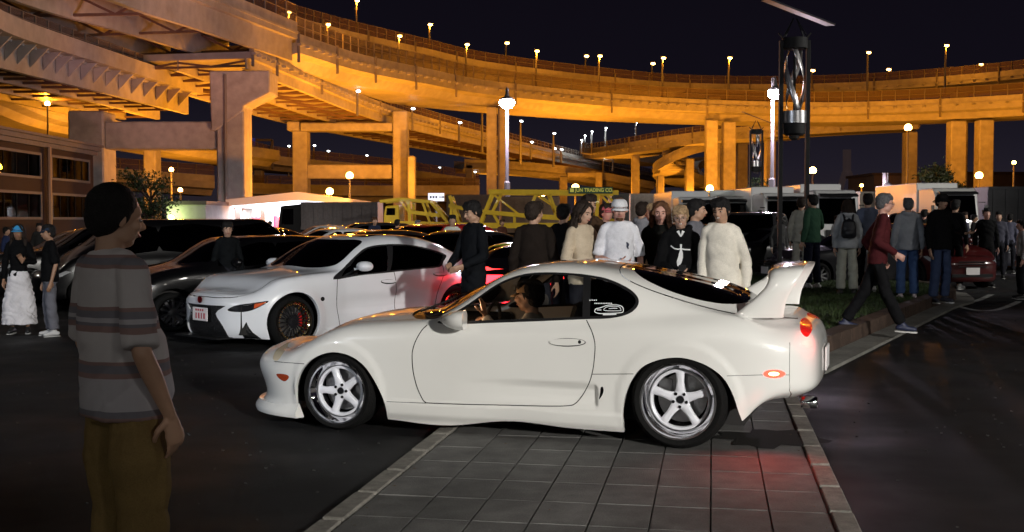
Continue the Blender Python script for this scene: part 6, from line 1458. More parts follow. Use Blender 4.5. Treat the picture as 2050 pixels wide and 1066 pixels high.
# second carrier with its cab
c2 = root('car_carrier', 'yellow car carrier with cab at its left and a sloping ramp, left of the gantry', 'car carrier', (at(830, 440, 45).x, 45, 0)); C2 = c2.location
def cy_(px, py, dy=0): p = at(px, py, 45); return Vector((p.x-C2.x, dy, p.z))
c = MB(); c.prism([(cy_(768, 0).x, .5), (cy_(766, 0).x, cy_(0, 430).z), (cy_(770, 0).x, cy_(0, 413).z), (cy_(797, 0).x, cy_(0, 411).z), (cy_(798, 0).x, .5)], 0, 2.2, 'y'); c.build('cab', YEL, c2, bevel=.03)
c = MB(); c.prism([(cy_(771, 0).x, cy_(0, 431).z), (cy_(773, 0).x, cy_(0, 417).z), (cy_(789, 0).x, cy_(0, 417).z), (cy_(789, 0).x, cy_(0, 431).z)], -.02, .0, 'y'); c.build('cab_window', M['deeptint'], c2)
for dy in (0, 2.2):
    c = MB()
    for a, q, w in (((760, 404), (800, 399), .12), ((800, 399), (862, 404), .12), ((862, 404), (892, 440), .12), ((818, 402), (821, 452), .12), ((845, 403), (862, 450), .09), ((800, 400), (818, 425), .07), ((822, 425), (880, 432), .14), ((900, 392), (922, 456), .12), ((904, 404), (902, 450), .10), ((898, 412), (960, 424), .14), ((892, 440), (900, 454), .1), ((798, 448), (960, 452), .2)):
        c.bar(cy_(*a, dy), cy_(*q, dy), w)
    c.build('side_frame', YEL, c2)
for a in ((800, 399), (862, 404), (880, 432), (904, 404), (960, 424)): c = MB(); c.bar(cy_(*a, .1), cy_(*a, 2.1), .1); c.build('cross_bar', YEL, c2)
for px in (776, 850, 868, 935, 950):
    c = MB(); c.lathe([(0, 0), (.46, 0), (.48, .06), (.48, .24), (.46, .3), (0, .3)], 20, 'y'); c.build('wheel', M['rubber'], c2, True, 40, loc=(cy_(px, 440).x, 0, .48))
# containers and trucks
def container(label, px0, px1, py, Z, m, dep=2.4, z0=1.1, ribs=True, rz=0):
    a, b_ = at(px0, py, Z), at(px1, py, Z); L = b_.x-a.x; r = root('container_trailer', label, 'trailer', (a.x, Z, 0), rz); h = a.z-z0
    c = MB(); c.box2((0, 0, z0), (L, dep, a.z)); c.build('container', m, r, bevel=.02)
    if ribs:
        c = MB(); k = int(L/.45)
        for i in range(k): x = (i+.5)*L/k; c.box2((x-.07, -.035, z0+.14), (x+.07, -.001, a.z-.14))
        c.box2((0, -.05, z0), (L, -.001, z0+.13)); c.box2((0, -.05, a.z-.13), (L, -.001, a.z)); tag(c.build('ribs', m, r), kind='stuff')
    c = MB(); c.box2((.1, .3, .75), (L-.1, dep-.3, z0-.005)); c.build('chassis', M['dark'], r)
    for x in (L-.9, L-2.0):
        c = MB(); c.lathe([(0, 0), (.46, 0), (.48, .06), (.48, .24), (.46, .3), (0, .3)], 18, 'y'); c.build('wheel', M['rubber'], r, True, 40, loc=(x, .05, .48))
    return r
CONT = lambda c: mat('container_paint', c, .6, noise=[(.7, .2, 4), (9, .15, 4)])
container('long grey ribbed trailer right of the fuel station', 602, 756, 405, 56, CONT((.22, .19, .19)))
t_ = root('truck_cab', 'dark tractor cab coupled to the grey trailer by the fuel station', 'truck', (at(556, 440, 56).x, 56, 0)); c = MB(); c.prism([(0, .4), (0, 1.3), (.12, 2.25), (1.15, 2.35), (1.15, .4)], .1, 2.3, 'y'); c.build('cab', M['black'], t_, bevel=.04)
c = MB(); c.prism([(.16, 1.35), (.24, 2.1), (.75, 2.12), (.75, 1.35)], .075, .095, 'y'); c.build('window', M['deeptint'], t_); c = MB(); c.lathe([(0, 0), (.46, 0), (.48, .06), (.48, .3), (0, .3)], 18, 'y'); c.build('wheel', M['rubber'], t_, True, 40, loc=(.5, .08, .48))
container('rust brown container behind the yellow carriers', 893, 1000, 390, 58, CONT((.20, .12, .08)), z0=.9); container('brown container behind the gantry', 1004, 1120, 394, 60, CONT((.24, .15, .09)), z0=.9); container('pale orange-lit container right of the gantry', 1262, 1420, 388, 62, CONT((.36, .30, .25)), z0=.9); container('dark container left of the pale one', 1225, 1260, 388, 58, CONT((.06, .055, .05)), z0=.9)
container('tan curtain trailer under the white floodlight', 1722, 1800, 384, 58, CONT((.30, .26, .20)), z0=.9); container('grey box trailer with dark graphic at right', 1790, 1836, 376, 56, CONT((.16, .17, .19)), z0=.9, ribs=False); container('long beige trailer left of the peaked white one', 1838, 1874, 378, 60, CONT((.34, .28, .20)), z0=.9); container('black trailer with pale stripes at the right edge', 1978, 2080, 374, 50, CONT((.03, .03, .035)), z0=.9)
def cab_truck(label, px0, px1, py, Z, col, visor=True, group='cab-over trucks parked side by side at right'):
    a, b_ = at(px0, py, Z), at(px1, py, Z); W_ = b_.x-a.x; h = a.z; r = root('truck', label, 'truck', ((a.x+b_.x)/2, Z, 0), 0, group); m = paint('truck_paint', col); k = W_/2
    c = MB(); c.prism([(-.05, .45), (-.05, 1.0), (.0, h*.55), (.22, h*.93), (.5, h), (2.0, h), (2.0, .45)], -k, k, 'x'); c.build('cab', m, r, bevel=.05)
    c = MB(); c.box2((-k, 2.2, .9), (k, 7.5, h+.25)); c.build('cargo_box', m, r, bevel=.03)
    c = MB(); c.add([(-k*.88, -.012, h*.56), (k*.88, -.012, h*.56), (k*.84, .17, h*.89), (-k*.84, .17, h*.89)], [(0, 1, 2, 3)]); c.build('windscreen', M['deeptint'], r)
    c = MB(); c.box((0, -.085, .62), (W_*.96, .06, .26)); c.build('bumper', M['chromeish'], r, bevel=.01)
    for q in (-1, 1): c = MB(); c.box((q*k*.74, -.12, .66), (.3, .02, .13)); c.build('head_light', M['lens2'], r)
    c = MB(); c.box((0, -.065, 1.12), (W_*.6, .03, .26)); c.build('grille', M['black'], r)
    for q in (-1, 1): c = MB(); c.bar((q*k, .1, h*.8), (q*(k+.18), -.1, h*.8), .03); c.box((q*(k+.2), -.12, h*.70), (.12, .05, .34)); c.build('mirror', M['black'], r)
    for q in (-1, 1): c = MB(); c.lathe([(0, -.14), (.44, -.14), (.46, 0), (.44, .14), (0, .14)], 18, 'x', (q*(k-.2), .6, .46)); c.build('wheel', M['rubber'], r, True, 40)
    if visor: c = MB(); c.box((0, .02, h*.93), (W_*.9, .22, .05), rx=.3); c.build('sun_visor', M['black'], r)
    return r
M['chromeish'] = mat('bumper_metal', (.5, .5, .5), .25, .9)
for a in (('grey white cab-over truck behind the sweater man', 1362, 1440, 394, 40, (.55, .56, .58)), ('white cab-over truck with green stripe beside the small lamp', 1442, 1502, 392, 41, (.6, .62, .6)), ('white cab-over truck between the lamp posts', 1532, 1622, 386, 38, (.62, .62, .62)), ('white cab-over truck with roof lettering right of the tall lamp', 1636, 1722, 380, 38, (.6, .6, .6)), ('white peaked truck at right with blue mark', 1876, 1962, 376, 44, (.58, .58, .56))): cab_truck(*a)
t_ = [o for o in bpy.data.objects if o.get('label', '').startswith('white cab-over truck with roof')][0]
text('roof_lettering', 'HINODE', .13, M['black'], t_, (0, -.02+.27, at(0, 388, 38).z)) if 0 else None
# white sign with arrow beyond the carriers
r = root('road_sign', 'white lit board with a small black arrow above the carriers', 'sign', (at(873, 440, 70).x, 70, 0)); a, b_ = at(857, 387, 70), at(889, 403, 70); c = MB(); c.box2((a.x-r.location.x, 0, b_.z), (b_.x-r.location.x, .12, a.z)); c.build('board', emat('lit_white_board', (.9, .9, 1), 1.2), r)
c = MB(); c.tube([(0, .2, 0), (0, .2, b_.z)], .07, 8); c.build('pole', POLE, r); z_ = (a.z+b_.z)/2; c = MB(); c.box((.30, -.02, z_), (.26, .02, .05)); c.prism([(.40, z_-.08), (.52, z_), (.40, z_+.08)], -.03, -.01, 'y')
for k_ in range(3): c.box((-.32+.17*k_, -.02, z_), (.10, .02, .13))
c.build('arrow', M['black'], r)
# blue direction boards on a far gantry
r = root('sign_gantry', 'far gantry with blue direction boards left of the portal pier', 'sign', (at(520, 440, 178).x, 178, 0)); g_ = lambda x, y: (at(x, y, 178).x-r.location.x, 0, at(x, y, 178).z); c = MB(); c.bar(g_(545, 280), g_(545, 340), .35); c.bar(g_(512, 281), g_(545, 281), .35); c.build('frame', POLEW, r); c = MB(); a, b_ = g_(488, 277), g_(511, 292); c.box2((a[0], -.3, b_[2]), (b_[0], -.1, a[2])); c.build('board', mat('blue_board', (.03, .05, .25), .5, emit=(.03, .05, .35), es=.25), r)
# far suspension bridge tower and low sheds on the horizon
r = root('bridge_tower', 'faint far bridge tower on the horizon at right', 'bridge tower', (at(1696, 440, 900).x, 900, 0)); c = MB(); T0 = lambda x, y: (at(x, y, 900).x-r.location.x, 0, at(x, y, 900).z)
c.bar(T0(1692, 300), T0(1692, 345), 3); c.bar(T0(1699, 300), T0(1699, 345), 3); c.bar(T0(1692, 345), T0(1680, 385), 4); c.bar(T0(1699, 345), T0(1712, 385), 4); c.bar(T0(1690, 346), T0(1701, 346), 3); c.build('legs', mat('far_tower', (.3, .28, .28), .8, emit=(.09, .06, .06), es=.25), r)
for lab, a0, a1, y_, Z, c_ in (('low pale warehouse on the horizon under the right lamps', 1750, 1845, 352, 260, (.4, .3, .22)), ('far warehouse at the right edge', 1930, 2080, 350, 250, (.12, .10, .09)), ('far brown sheds left of the tall lamp', 1330, 1530, 396, 240, (.3, .2, .12)), ('far dark sheds behind the station', 640, 960, 408, 230, (.2, .16, .12))):
    a, b_ = at(a0, y_, Z), at(a1, y_, Z); r = root('warehouse', lab, 'building', (a.x, Z, 0)); c = MB(); c.box2((0, 0, 0), (b_.x-a.x, 20, a.z)); c.build('wall', mat('shed_wall', c_, .8, noise=[(.1, .2, 3)]), r); c = MB(); c.box2((-.5, -.5, a.z+.003), (b_.x-a.x+.5, 20.5, a.z+.6)); c.build('roof', mat('shed_roof', tuple(x*.6 for x in c_), .8), r)
# hills of dark ground beyond, to close the horizon
c = MB(); c.box2((-1500, 2300, -2), (1500, 2320, 9)); tag(c.build('hills', mat('far_dark_land', (.01, .01, .012), 1)), kind='structure')
# ------------------------------------------------------------------ parked cars around the white sedan
U = Vector((math.cos(sd_yaw), math.sin(sd_yaw), 0))
def pk(kind, label, col, px, py_wheel, Z, rz=None, fx_=.88, sz=1.0, **k):
    """front wheel contact of the near side at pixel px, distance Z"""
    rz = sd_yaw if rz is None else rz; p = at(px, 440, Z); p.z = 0; c = math.cos(rz); s_ = math.sin(rz)
    o = Vector((p.x, p.y, 0))-Vector((c, s_, 0))*fx_-Vector((s_, -c, 0))*.88
    r = parked(kind, label, col, o.x, o.y, rz, 'cars parked in the lot behind', **k); r.scale.z = sz; return r
BLK = paint('black_car_paint', (.003, .003, .0035)); WHT = paint('white_car_paint', (.7, .7, .72)); DGR = paint('dark_grey_paint', (.015, .015, .018))
pk('hatch', 'black hatchback with silver wheels parked left of the white sedan', BLK, 350, 660, 16.2, rz=R(38), sz=.90)
pk('van', 'tall black minivan behind the black hatchback', BLK, 175, 640, 20.5, rz=R(30), sz=.89)
pk('hatch', 'black car half hidden behind the striped shirt man', BLK, 60, 640, 21.5, rz=R(25))
pk('sedan', 'dark sedan whose roof shows above the white sedan', DGR, 640, 560, 21.5, rz=R(35))
pk('sedan', 'white sedan roof beyond the dark cars, left of the trailer', WHT, 560, 540, 27, rz=R(30))
pk('sedan', 'silver white sedan in front of the yellow cab', WHT, 770, 520, 31, rz=R(20))
pk('hatch', 'bright red hatchback beyond the white sedan boot', paint('red_car_paint', (.45, .012, .012)), 842, 540, 24, rz=R(55))
pk('sedan', 'black sedan far back near the fuel station', BLK, 400, 520, 34, rz=R(20))
pk('hatch', 'dark car far back beside the grey trailer', DGR, 650, 510, 38, rz=R(15)); pk('sedan', 'silver sedan far back under the long trailer', paint('silver_paint', (.35, .36, .38)), 560, 500, 42, rz=R(15))
wc = pk('low', 'low white sports car with red splashes behind the man in the dark jacket', WHT, 1000, 560, 18.5, rz=R(160)+math.pi*0, fx_=.88)
pk('low', 'lime yellow sports car seen between the people', paint('lime_paint', (.50, .62, .02)), 1128, 560, 17.5, rz=R(75), glow=('head_light', M['lens2']))
HLG = emat('headlight_glow', (.75, .85, 1), 20)
pk('sedan', 'dark car with lit bluish headlights beside the red hatchback', DGR, 905, 560, 20, rz=R(60), glow=('head_light', HLG))
dk = pk('low', 'black low car with glowing red tail lamps right of the white sedan', BLK, 1030, 600, 19.6, rz=R(-106), glow=('tail_light', emat('bright_tail', (1, .03, .03), 6)))
b = MB(); b.box((4.36, .0, .74), (.05, 1.25, .15)); b.box((4.37, .0, .45), (.04, .5, .05)); b.build('brake_light_bar', emat('brake_red', (1, .02, .03), 9), dk, bevel=.01)
b = MB(); b.box((4.365, -.72, .86), (.04, .12, .06)); b.build('reversing_light', emat('cool_white', (.7, .8, 1), 12), dk)
for lab, px, Z, k_, rz, c_ in (('black car with lit stripe left of the white trucks', 1470, 30, 'sedan', 20, (.01, .01, .012)), ('dark minivan between the lamp posts', 1560, 31, 'van', 70, (.02, .02, .022)), ('black sedan right of the tall lamp with shining bonnet', 1640, 26, 'sedan', 15, (.01, .01, .012)), ('dark hatchback behind the grey hoodie couple', 1740, 31, 'hatch', 30, (.015, .015, .02)), ('dark red car with white plate at the right edge', 1975, 27, 'hatch', 100, (.05, .006, .006)), ('black van behind the man in the black cap', 1880, 33, 'van', 60, (.012, .012, .014)), ('dark sedan at far right behind the walkers', 2050, 36, 'sedan', 50, (.02, .02, .03)), ('dark car behind the women at centre', 1250, 27, 'hatch', 20, (.02, .02, .02)), ('black car at the far left edge', 5, 24, 'sedan', 25, (.01, .01, .01)), ('silver car far back left of the carrier', 720, 36, 'sedan', 18, (.3, .3, .32))):
    pk(k_, lab, c_, px, 0, Z, rz=R(rz))
drop_bases()
# details on the low white car and the open door car
# ------------------------------------------------------------------ the crowd
def ppl(label, px, head_y, Z=None, H=None, foot_y=None, g=0.0, face=0, **k):
    """face: 0 towards the viewer, +90 = towards the picture's right, -90 = left, 180 = away"""
    if foot_y is not None: p = gnd(px, foot_y, g); Z = p.y
    top = at(px, head_y, Z).z; H = top-g
    a = at(px, 440, Z); return person(label, a.x, Z, g, H, R(face), **k)
GM = .185
W_TEE = cloth('white_tee', (.62, .62, .66)); KNIT = cloth('cream_knit', (.66, .62, .54)); BLKC = (.0035, .0035, .004); NAVY = (.006, .007, .016)
# behind the coupe, from the right
p1 = ppl('smiling man in a loose cream V-neck sweater standing behind the coupe', 1450, 397, 11.9, face=-18, top=KNIT, loose=1.12, legc=(.02, .02, .02), hair='black', hairstyle='mop', skin=1, head=(-14, 10, -5), smile=True, vox=.010, build=0.90, wr=.006, wscale=6,
         arms=dict(r=((-.215, .03, 1.12), (-.205, -.06, .84)), l=((.215, .04, 1.11), (.22, .0, .82))), lean=(-.03, -.02), jacket_len=.12, group='people watching behind the coupe')
p2 = ppl('bleached-hair person with glasses in a black hoodie with white print', 1362, 412, 12.2, face=-4, topc=BLKC, loose=1.15, hair='blond', hairstyle='mop', glasses=True, skin=0, head=(-5, 8, -4), smile=True, vox=.010, hood=True, build=0.92, wr=.008, group='people watching behind the coupe',
         arms=dict(r=((-.22, -.02, 1.12), (-.09, -.25, 1.03), (.9, -.4, 0), (0, -.5, .8), .9), l=((.22, -.02, 1.11), (.10, -.24, 1.0), (-.9, -.4, .0), (0, -.5, .8), .9)))
p3 = ppl('woman with long auburn hair in a black coat', 1322, 404, 12.9, face=-6, topc=(.005, .005, .004), hair='auburn', hairstyle='long', skin=2, head=(-2, 4, 0), female=True, vox=.010, build=0.90, loose=1.1, group='people watching behind the coupe')
p4 = ppl('man in profile with short hair and grey shirt behind the glasses wearer', 1393, 399, 13.8, face=60, topc=(.14, .14, .16), hair='black', hairstyle='short', skin=1, head=(15, 4, 0), group='people watching behind the coupe')
p5 = ppl('bearded man in white T-shirt and white cap holding a can', 1240, 396, 12.6, face=-4, top=W_TEE, sleeve='short', hair='auburn', hairstyle='buzz', beard='auburn', skin=2, cap=dict(mat=cloth('white_cap', (.6, .6, .62)), brim=1), head=(4, 8, 0), vox=.010, belly=.035, build=0.93, loose=1.08, group='people watching behind the coupe',
         arms=dict(r=((-.225, .0, 1.13), (-.02, -.25, 1.06), (1, -.25, .05), (0, -.6, .5), 1.1), l=((.22, .05, 1.12), (.23, .0, .86))))
p6 = ppl('woman with long dark hair in a beige jacket looking down', 1166, 404, 12.7, face=38, topc=(.46, .38, .28), hair='dark', hairstyle='long', skin=0, head=(8, 12, 4), female=True, vox=.010, loose=1.1, wr=.007, group='people watching behind the coupe', arms=dict(r=((-.25, -.02, 1.13), (-.14, -.22, .95)), l=((.25, -.04, 1.13), (.14, -.25, .98))))
p7 = ppl('tall dark-haired person in a brown coat behind the beige jacket', 1178, 390, 14.6, face=25, topc=(.05, .028, .016), hair='dark', hairstyle='mop', skin=1, group='people watching behind the coupe')
ppl('dark figure in black with short hair left of the beige jacket', 1128, 409, 15.5, face=150, topc=BLKC, hair='black', skin=1, group='people watching behind the coupe')
ppl('broad man in a dark brown jacket turned away', 1070, 404, 12.9, face=165, topc=(.013, .009, .007), hair='dark', skin=1, build=0.99, vox=.010, loose=1.12, head=(-30, 0, 0), group='people watching behind the coupe')
ppl('man in a long black shirt looking down beside the sedan boot', 948, 403, 13.6, face=-52, topc=(.006, .007, .009), hair='black', hairstyle='mop', skin=1, head=(-10, 18, 0), vox=.010, loose=1.12, jacket_len=.15, group='people watching behind the coupe', arms=dict(r=((-.24, -.05, 1.13), (-.12, -.24, 1.03)), l=((.24, -.03, 1.12), (.14, -.24, 1.02))))
ppl('person in black with a pink cap behind the white T-shirt man', 1213, 408, 16.5, face=30, topc=BLKC, hair='dark', skin=2, cap=dict(mat=cloth('pink_cap', (.5, .12, .14))), small=True, group='people watching behind the coupe')
ppl('grey hooded figure turned away behind the white T-shirt man', 1285, 405, 18, face=140, topc=(.22, .22, .24), hood=True, hair='dark', small=True, skin=1, group='people watching behind the coupe')
ppl('person with pale hair just behind the auburn-haired woman', 1310, 408, 15.5, face=-120, topc=(.10, .06, .03), hair='blond', small=True, group='people watching behind the coupe')
ppl('person in a yellow and white vest far behind the boot of the sedan', 905, 431, 24, face=10, topc=(.55, .56, .5), sleeve='short', hair='black', small=True)
# left of the frame
ppl('woman in a blue cap, black top and long white skirt at far left', 36, 449, foot_y=668, face=12, topc=BLKC, skirt=((.62, .60, .62), 1.3), hair='dark', hairstyle='long', female=True, skin=3, cap=dict(mat=cloth('blue_cap', (.05, .30, .60))), vox=.011, group='couple standing at far left', arms=dict(l=((.24, -.05, 1.15), (.10, -.22, 1.15), (-.3, -.3, .9), (0, -1, 0), .8)))
ppl('man in a black shirt and loose grey trousers beside the white skirt', 98, 450, foot_y=673, face=-55, topc=BLKC, sleeve='short', legc=(.12, .12, .14), shoec=(.5, .5, .5), hair='black', skin=3, loose=1.2, cap=dict(mat=cloth('dark_cap', (.02, .03, .05)), dir=0), vox=.011, group='couple standing at far left')
ppl('young man in black standing between the black hatchback and the sedan', 455, 444, 16.8, face=20, topc=(.004, .005, .006), hair='black', hairstyle='mop', skin=0, head=(0, 8, 0))
# right of the coupe
ppl('person in a cream jacket and trousers seen from behind by the lamp posts', 1604, 396, foot_y=570, g=GM, face=155, topc=(.34, .33, .28), legc=(.34, .33, .28), hair='dark', skin=1, vox=.012, group='people on the grass island', loose=1.15)
ppl('person in a dark green sweatshirt turned away', 1627, 390, foot_y=578, g=GM, face=-150, topc=(.03, .075, .045), legc=NAVY, shoec=(.6, .6, .6), hair='black', skin=1, vox=.012, build=0.92, loose=1.12, group='people on the grass island', arms=dict(r=((-.25, -.03, 1.15), (-.12, -.22, 1.08))))
pb = ppl('long-haired woman in a pale grey hoodie with a small black backpack', 1697, 400, foot_y=590, g=GM, face=170, topc=(.34, .35, .36), legc=(.36, .36, .30), hood=True, hair='dark', hairstyle='long', female=True, skin=0, vox=.012, loose=1.3, group='people on the grass island')
ppl('person in blue shirt with a dark strap and black trousers', 1737, 388, foot_y=584, g=GM, face=165, topc=(.10, .12, .18), legc=BLKC, hair='black', skin=1, vox=.013, group='people on the grass island', shoec=(.3, .3, .3))
pm = ppl('older man in a maroon sweater and dark trousers striding off the kerb', 1757, 388, foot_y=664, g=.14, face=78, topc=(.055, .010, .012), legc=(.006, .006, .007), shoec=(.02, .025, .06), hair='grey', hairstyle='short', skin=2, smile=True, head=(5, 6, 0), lean=(0, -.07), vox=.011, loose=1.1, glasses=True, group='people on the grass island',
         arms=dict(r=((-.24, .02, 1.15), (-.20, -.20, 1.0), None, (1, 0, 0), .9), l=((.24, .12, 1.14), (.22, -.05, .93))),
         legs=dict(r=((-.10, -.10, .50), (-.10, -.30, .10), (-.05, -1, -.05)), l=((.10, .14, .50), (.10, .38, .12), (.1, -1, -.12))))
ppl('man in a light grey hoodie and blue jeans seen from behind', 1818, 397, foot_y=600, g=.15, face=172, topc=(.26, .27, .29), legc=(.05, .09, .20), shoec=(.6, .5, .5), hood=True, hair='grey', skin=1, vox=.012, build=0.99, loose=1.15, group='people on the grass island')
ppl('man in a black cap and black jacket holding a phone out to the right', 1884, 389, foot_y=606, g=.12, face=20, topc=BLKC, legc=(.035, .05, .10), shoec=(.03, .03, .04), hair='black', skin=1, cap=dict(mat=cloth('black_bucket_hat', (.01, .01, .01)), bucket=True), vox=.012, build=0.97, loose=1.15, group='people on the grass island', arms=dict(l=((.28, -.10, 1.15), (.20, -.34, 1.12), (.6, -.6, .1), (0, 0, 1), .6)))
ppl('person in dark clothes with white shoes behind the black cap', 1912, 400, foot_y=579, face=140, topc=BLKC, legc=BLKC, shoec=(.65, .65, .65), hair='black', skin=1, small=True)
ppl('dark bearded figure facing the viewer at right', 1975, 417, foot_y=575, face=-10, topc=BLKC, legc=BLKC, hair='black', skin=2, small=True, build=0.99, beard=None)
ppl('person in a white shirt and black trousers far behind the small lamp', 1521, 426, foot_y=503, face=120, topc=(.5, .5, .5), legc=BLKC, hair='black', skin=0, small=True); ppl('dark figure leaning forward beside the tall lamp', 1541, 424, foot_y=535, face=-60, topc=BLKC, legc=(.3, .2, .15), hair='black', skin=0, small=True, lean=(0, -.12))
ppl('person in pale clothes behind the grey hoodie backpack', 1676, 432, foot_y=545, face=-160, topc=(.3, .3, .3), legc=(.2, .2, .2), hair='dark', skin=0, small=True, female=True)
for i, (px, hy, Z, fc, c_, hr, lab) in enumerate([(750, 435, 34, 20, (.02, .025, .05), 'brown', 'person in navy beside the silver sedan'), (795, 440, 34, 170, (.01, .01, .01), 'black', 'person in black before the yellow cab'), (836, 441, 36, 30, (.25, .25, .26), 'grey', 'bent person in grey under the yellow ramp'), (450+60, 447, 48, 90, (.02, .03, .03), 'black', 'person far back before the fuel pumps'), (541, 443, 50, -60, (.02, .02, .02), 'black', 'person far back right of the fuel pumps'), (525, 448, 52, 160, (.03, .02, .02), 'black', 'short person between the two by the pumps'), (492, 446, 52, 100, (.04, .04, .05), 'dark', 'person far back below the canopy edge'),
                                                (1345+85, 430, 30, 120, (.02, .02, .05), 'black', 'person in navy far behind the cream sweater'), (1500, 425, 33, 200, (.015, .015, .015), 'black', 'dark person left of the small lamp'), (1560, 430, 30, 10, (.05, .05, .05), 'black', 'person behind the left post of the tall lamp'), (1850, 420, 33, 150, (.02, .02, .02), 'black', 'person in black behind the hooded man'), (1930, 425, 33, 30, (.05, .05, .07), 'dark', 'person far back right of the black cap'), (2000, 424, 31, -30, (.06, .06, .08), 'black', 'person in grey at far right back row'), (2022, 428, 34, 150, (.10, .10, .14), 'black', 'person in blue grey at far right back row'), (2046, 440, 23, -100, (.5, .5, .52), 'black', 'person in white cut by the right edge'), (1950, 430, 38, 60, (.01, .01, .01), 'black', 'far figure behind the dark bearded one'), (78, 447, 30, 30, (.02, .02, .02), 'black', 'person far back at left behind the couple'), (12, 455, 28, 90, (.02, .03, .08), 'black', 'person in blue at the left edge'), (1150, 425, 30, 30, (.02, .02, .02), 'black', 'person far back between the coats'), (1005, 440, 38, 30, (.08, .03, .02), 'brown', 'person in rust far back behind the low white car')]):
    ppl(lab, px, hy, Z, face=fc, topc=c_, hair=hr, skin=i % 4, small=True, vox=.014)
# the man in the striped shirt, near left
def stripe_mat():
    m = mat('striped_shirt_cloth', (.3, .3, .3), .9, bump=(260, .35, 3, .002), spec=.2); nt = m.node_tree; b = nt.nodes['Principled BSDF']; t = nt.nodes.new('ShaderNodeTexCoord'); s_ = nt.nodes.new('ShaderNodeSeparateXYZ'); r_ = nt.nodes.new('ShaderNodeValToRGB'); mr = nt.nodes.new('ShaderNodeMapRange')
    n = nt.nodes.new('ShaderNodeTexNoise'); n.inputs['Scale'].default_value = 3; ad = nt.nodes.new('ShaderNodeMath'); ad.operation = 'MULTIPLY_ADD'; ad.inputs[1].default_value = .03
    nt.links.new(t.outputs['Object'], s_.inputs[0]); nt.links.new(t.outputs['Object'], n.inputs['Vector']); nt.links.new(n.outputs['Fac'], ad.inputs[0]); nt.links.new(s_.outputs['Z'], ad.inputs[2]); nt.links.new(ad.outputs[0], mr.inputs[0]); mr.inputs[1].default_value = .80; mr.inputs[2].default_value = 1.52; nt.links.new(mr.outputs[0], r_.inputs[0])
    r_.color_ramp.interpolation = 'CONSTANT'; e = r_.color_ramp.elements; G1 = (.46, .435, .44, 1); PK = (.25, .165, .155, 1); DK = (.17, .165, .19, 1); G2 = (.39, .375, .40, 1); WH = (.52, .49, .50, 1)
    cols_ = [(0, WH), (.06, PK), (.10, DK), (.13, G2), (.30, PK), (.325, DK), (.37, PK), (.39, G1), (.545, PK), (.575, DK), (.59, G2), (.615, DK), (.65, PK), (.67, G1), (.86, PK), (.88, DK), (.915, PK), (.93, WH)]
    e[0].position = 0; e[0].color = cols_[0][1]; e[1].position = cols_[1][0]; e[1].color = cols_[1][1]
    for p_, c_ in cols_[2:]: q = e.new(p_); q.color = c_
    nt.links.new(r_.outputs[0], b.inputs['Base Color']); return m
sm_ = stripe_mat()
a = at(240, 440, 4.35); Hs = at(232, 371, 4.35).z
ps_ = person('heavy-set man in a striped T-shirt and khaki trousers standing with his back half turned', a.x, 4.35, 0, Hs, R(136), group=None, top=sm_, sleeve='short', stripes=sm_, legc=(.17, .115, .045), shoec=(.02, .02, .02), skin=1, hair='black', hairstyle='crop', build=1.04, belly=.026, loose=1.08, legloose=1.28, vox=.0065, wr=.006, wscale=8,
             head=(-6, 8, 0), lean=(0, .03), arms=dict(r=((-.27, .06, 1.13), (-.25, -.06, .885), (.05, -.28, -1), (.6, .1, 0), .55), l=((.27, .02, 1.13), (.26, -.10, .90), None, None, .5)), legs=dict(r=((-.12, -.02, .50), (-.14, .02, .085), (-.3, -1, 0)), l=((.12, -.03, .50), (.15, -.02, .085), (.3, -1, 0))))
if 'group' in ps_[0]: del ps_[0]['group']

# prints and things held
from mathutils.bvhtree import BVHTree
def shirt_of(r): return [c for c in r.children if c.name.split('.')[0] in ('shirt', 'sweater', 'jacket')][0]
def print_on(r, polys, m, name='chest_print', back=False):
    o = shirt_of(r); me = o.data; T = BVHTree.FromPolygons([v.co for v in me.vertices], [tuple(p.vertices) for p in me.polygons]); v = []; f = []; s_ = -1 if back else 1
    for line, w in polys:
        L = dens(line, .012, False); d = np.gradient(L, axis=0); d /= np.linalg.norm(d, axis=1, keepdims=True)+1e-9; nn = np.stack([-d[:, 1], d[:, 0]], 1); ww = np.interp(np.linspace(0, 1, len(L)), np.linspace(0, 1, len(w)), w) if isinstance(w, (list, tuple)) else np.full(len(L), w)
        k = len(v)
        for i, p in enumerate(L):
            for q in (-.5, .5):
                a = p+nn[i]*ww[i]*q; h = T.ray_cast(Vector((a[0], -1*s_, a[1])), Vector((0, s_, 0)))
                v.append((a[0], (h[0].y if h[0] else -.12*s_)-.003*s_, a[1]))
        f += [(k+2*i, k+2*i+1, k+2*i+3, k+2*i+2) for i in range(len(L)-1)]
    return mobj(name, v, f, m, r)
PRW = mat('white_print', (.62, .62, .62), .8); PRB = mat('dark_print', (.03, .035, .06), .8)
print_on(p2[0], [([(-.105, 1.315), (-.07, 1.285), (-.03, 1.278), (.0, 1.283), (.04, 1.275), (.10, 1.272)], .013), ([(0, 1.33), (0, 1.30), (0, 1.24), (-.005, 1.19), (-.02, 1.14)], [.022, .016, .040, .05, .052]), ([(-.02, 1.14), (-.028, 1.10)], [.05, .02])], PRW)
print_on(p2[0], [([(-.03, 1.47), (0, 1.41)], [.03, .012]), ([(.03, 1.47), (0, 1.41)], [.03, .012])], PRW, 'undershirt')
print_on(p5[0], [([(.075, 1.345), (.09, 1.32), (.085, 1.295), (.095, 1.27)], [.012, .03, .022, .012])], PRB)
def in_person(t, p): return Matrix.Translation(t[0].location) @ Matrix.Rotation(t[0].rotation_euler.z, 4, 'Z') @ (Vector(p)*t[3])
def prop(t, name, label, cat, p, build): o = build(); o.name = name; tag(o, label, cat); o.location = in_person(t, p); o.rotation_euler.z = t[0].rotation_euler.z; return o
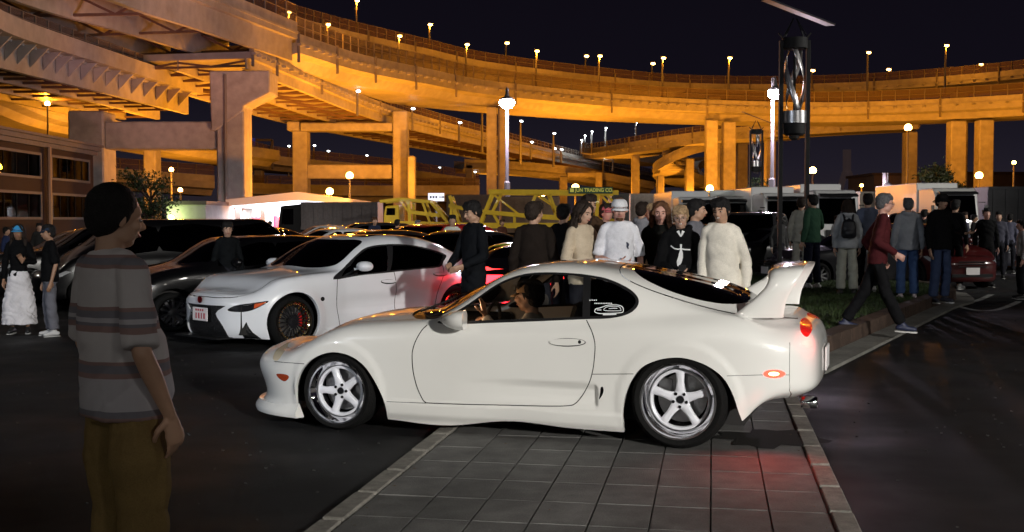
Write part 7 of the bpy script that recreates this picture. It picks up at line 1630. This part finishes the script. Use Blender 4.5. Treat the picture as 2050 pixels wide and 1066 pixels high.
def phone():
    b = MB(); b.box((0, 0, 0), (.075, .010, .15), rx=-.5); return b.build('phone', M['black'], None, bevel=.003)
def can():
    b = MB(); b.lathe([(0, -.05), (.028, -.05), (.031, -.045), (.031, .045), (.026, .055), (0, .055)], 16, 'z'); return b.build('drink_can', mat('can_red', (.45, .12, .10), .3, .5), None, True, 40)
prop(p2, 'phone', 'black phone held by the glasses wearer in the black hoodie', 'phone', (.0, -.33, 1.06), phone)
prop(p5, 'drink_can', 'small drink can in the hand of the man in the white T-shirt', 'can', (.08, -.33, 1.05), can)
g_ = MB(); loft(g_, [(0, .19, 1.04, .10, .06), (0, .21, 1.08, .135, .085), (0, .21, 1.22, .135, .085), (0, .20, 1.34, .11, .065), (0, .19, 1.38, .06, .04)], 20); ell(g_, (0, .27, 1.14), (.10, .05, .07)); limb(g_, [(-.03, .2, 1.37), (0, .2, 1.42), (.03, .2, 1.37)], [.012]*3)
for q in (-1, 1): limb(g_, [(q*.07, .17, 1.36), (q*.085, .08, 1.475), (q*.09, -.04, 1.46), (q*.10, -.12, 1.38)], [.02]*4, None, 8)
bk = skinmesh('backpack', g_, mat('black_nylon', (.012, .012, .016), .5, bump=(60, .3, 3)), None, .011, 2); tag(bk, 'small black backpack on the back of the woman in the pale grey hoodie', 'backpack'); bk.location = pb[0].location; bk.rotation_euler = pb[0].rotation_euler; bk.scale = (pb[3],)*3
# ------------------------------------------------------------------ driver of the coupe
def loc2w(p): return Matrix.Translation(cr.location) @ Matrix.Rotation(cr.rotation_euler.z, 4, 'Z') @ Vector(p)
hw = loc2w((2.27, -.36, 1.0))
# seated: hips at z .40, head at z 1.0 ; faces the nose of the car (local -x)
dr = person('driver in a tan cap and pale shirt raising one hand inside the coupe', *loc2w((2.15, -.40, -.61)), 1.75, cr.rotation_euler.z-math.pi/2, group=None, topc=(.50, .46, .40), legc=(.03, .03, .03), hair='black', hairstyle='short', skin=1, vox=.009, cap=dict(mat=cloth('tan_cap', (.34, .22, .12))), head=(0, 2, 0), lean=(0, .10),
            arms=dict(r=((-.22, -.05, 1.22), (-.10, -.22, 1.38), (0, -.8, .6), (0, -.3, -1), .8), l=((.25, -.02, 1.28), (.20, -.19, 1.48), (-.05, -.25, 1), (.1, -1, -.1), .25)), legs=dict(r=((-.12, -.45, 1.03), (-.12, -.80, .80), (0, -1, .2)), l=((.12, -.45, 1.03), (.12, -.80, .80), (0, -1, .2))))
if 'group' in dr[0]: del dr[0]['group']
bpy.data.scenes.remove(TMP)
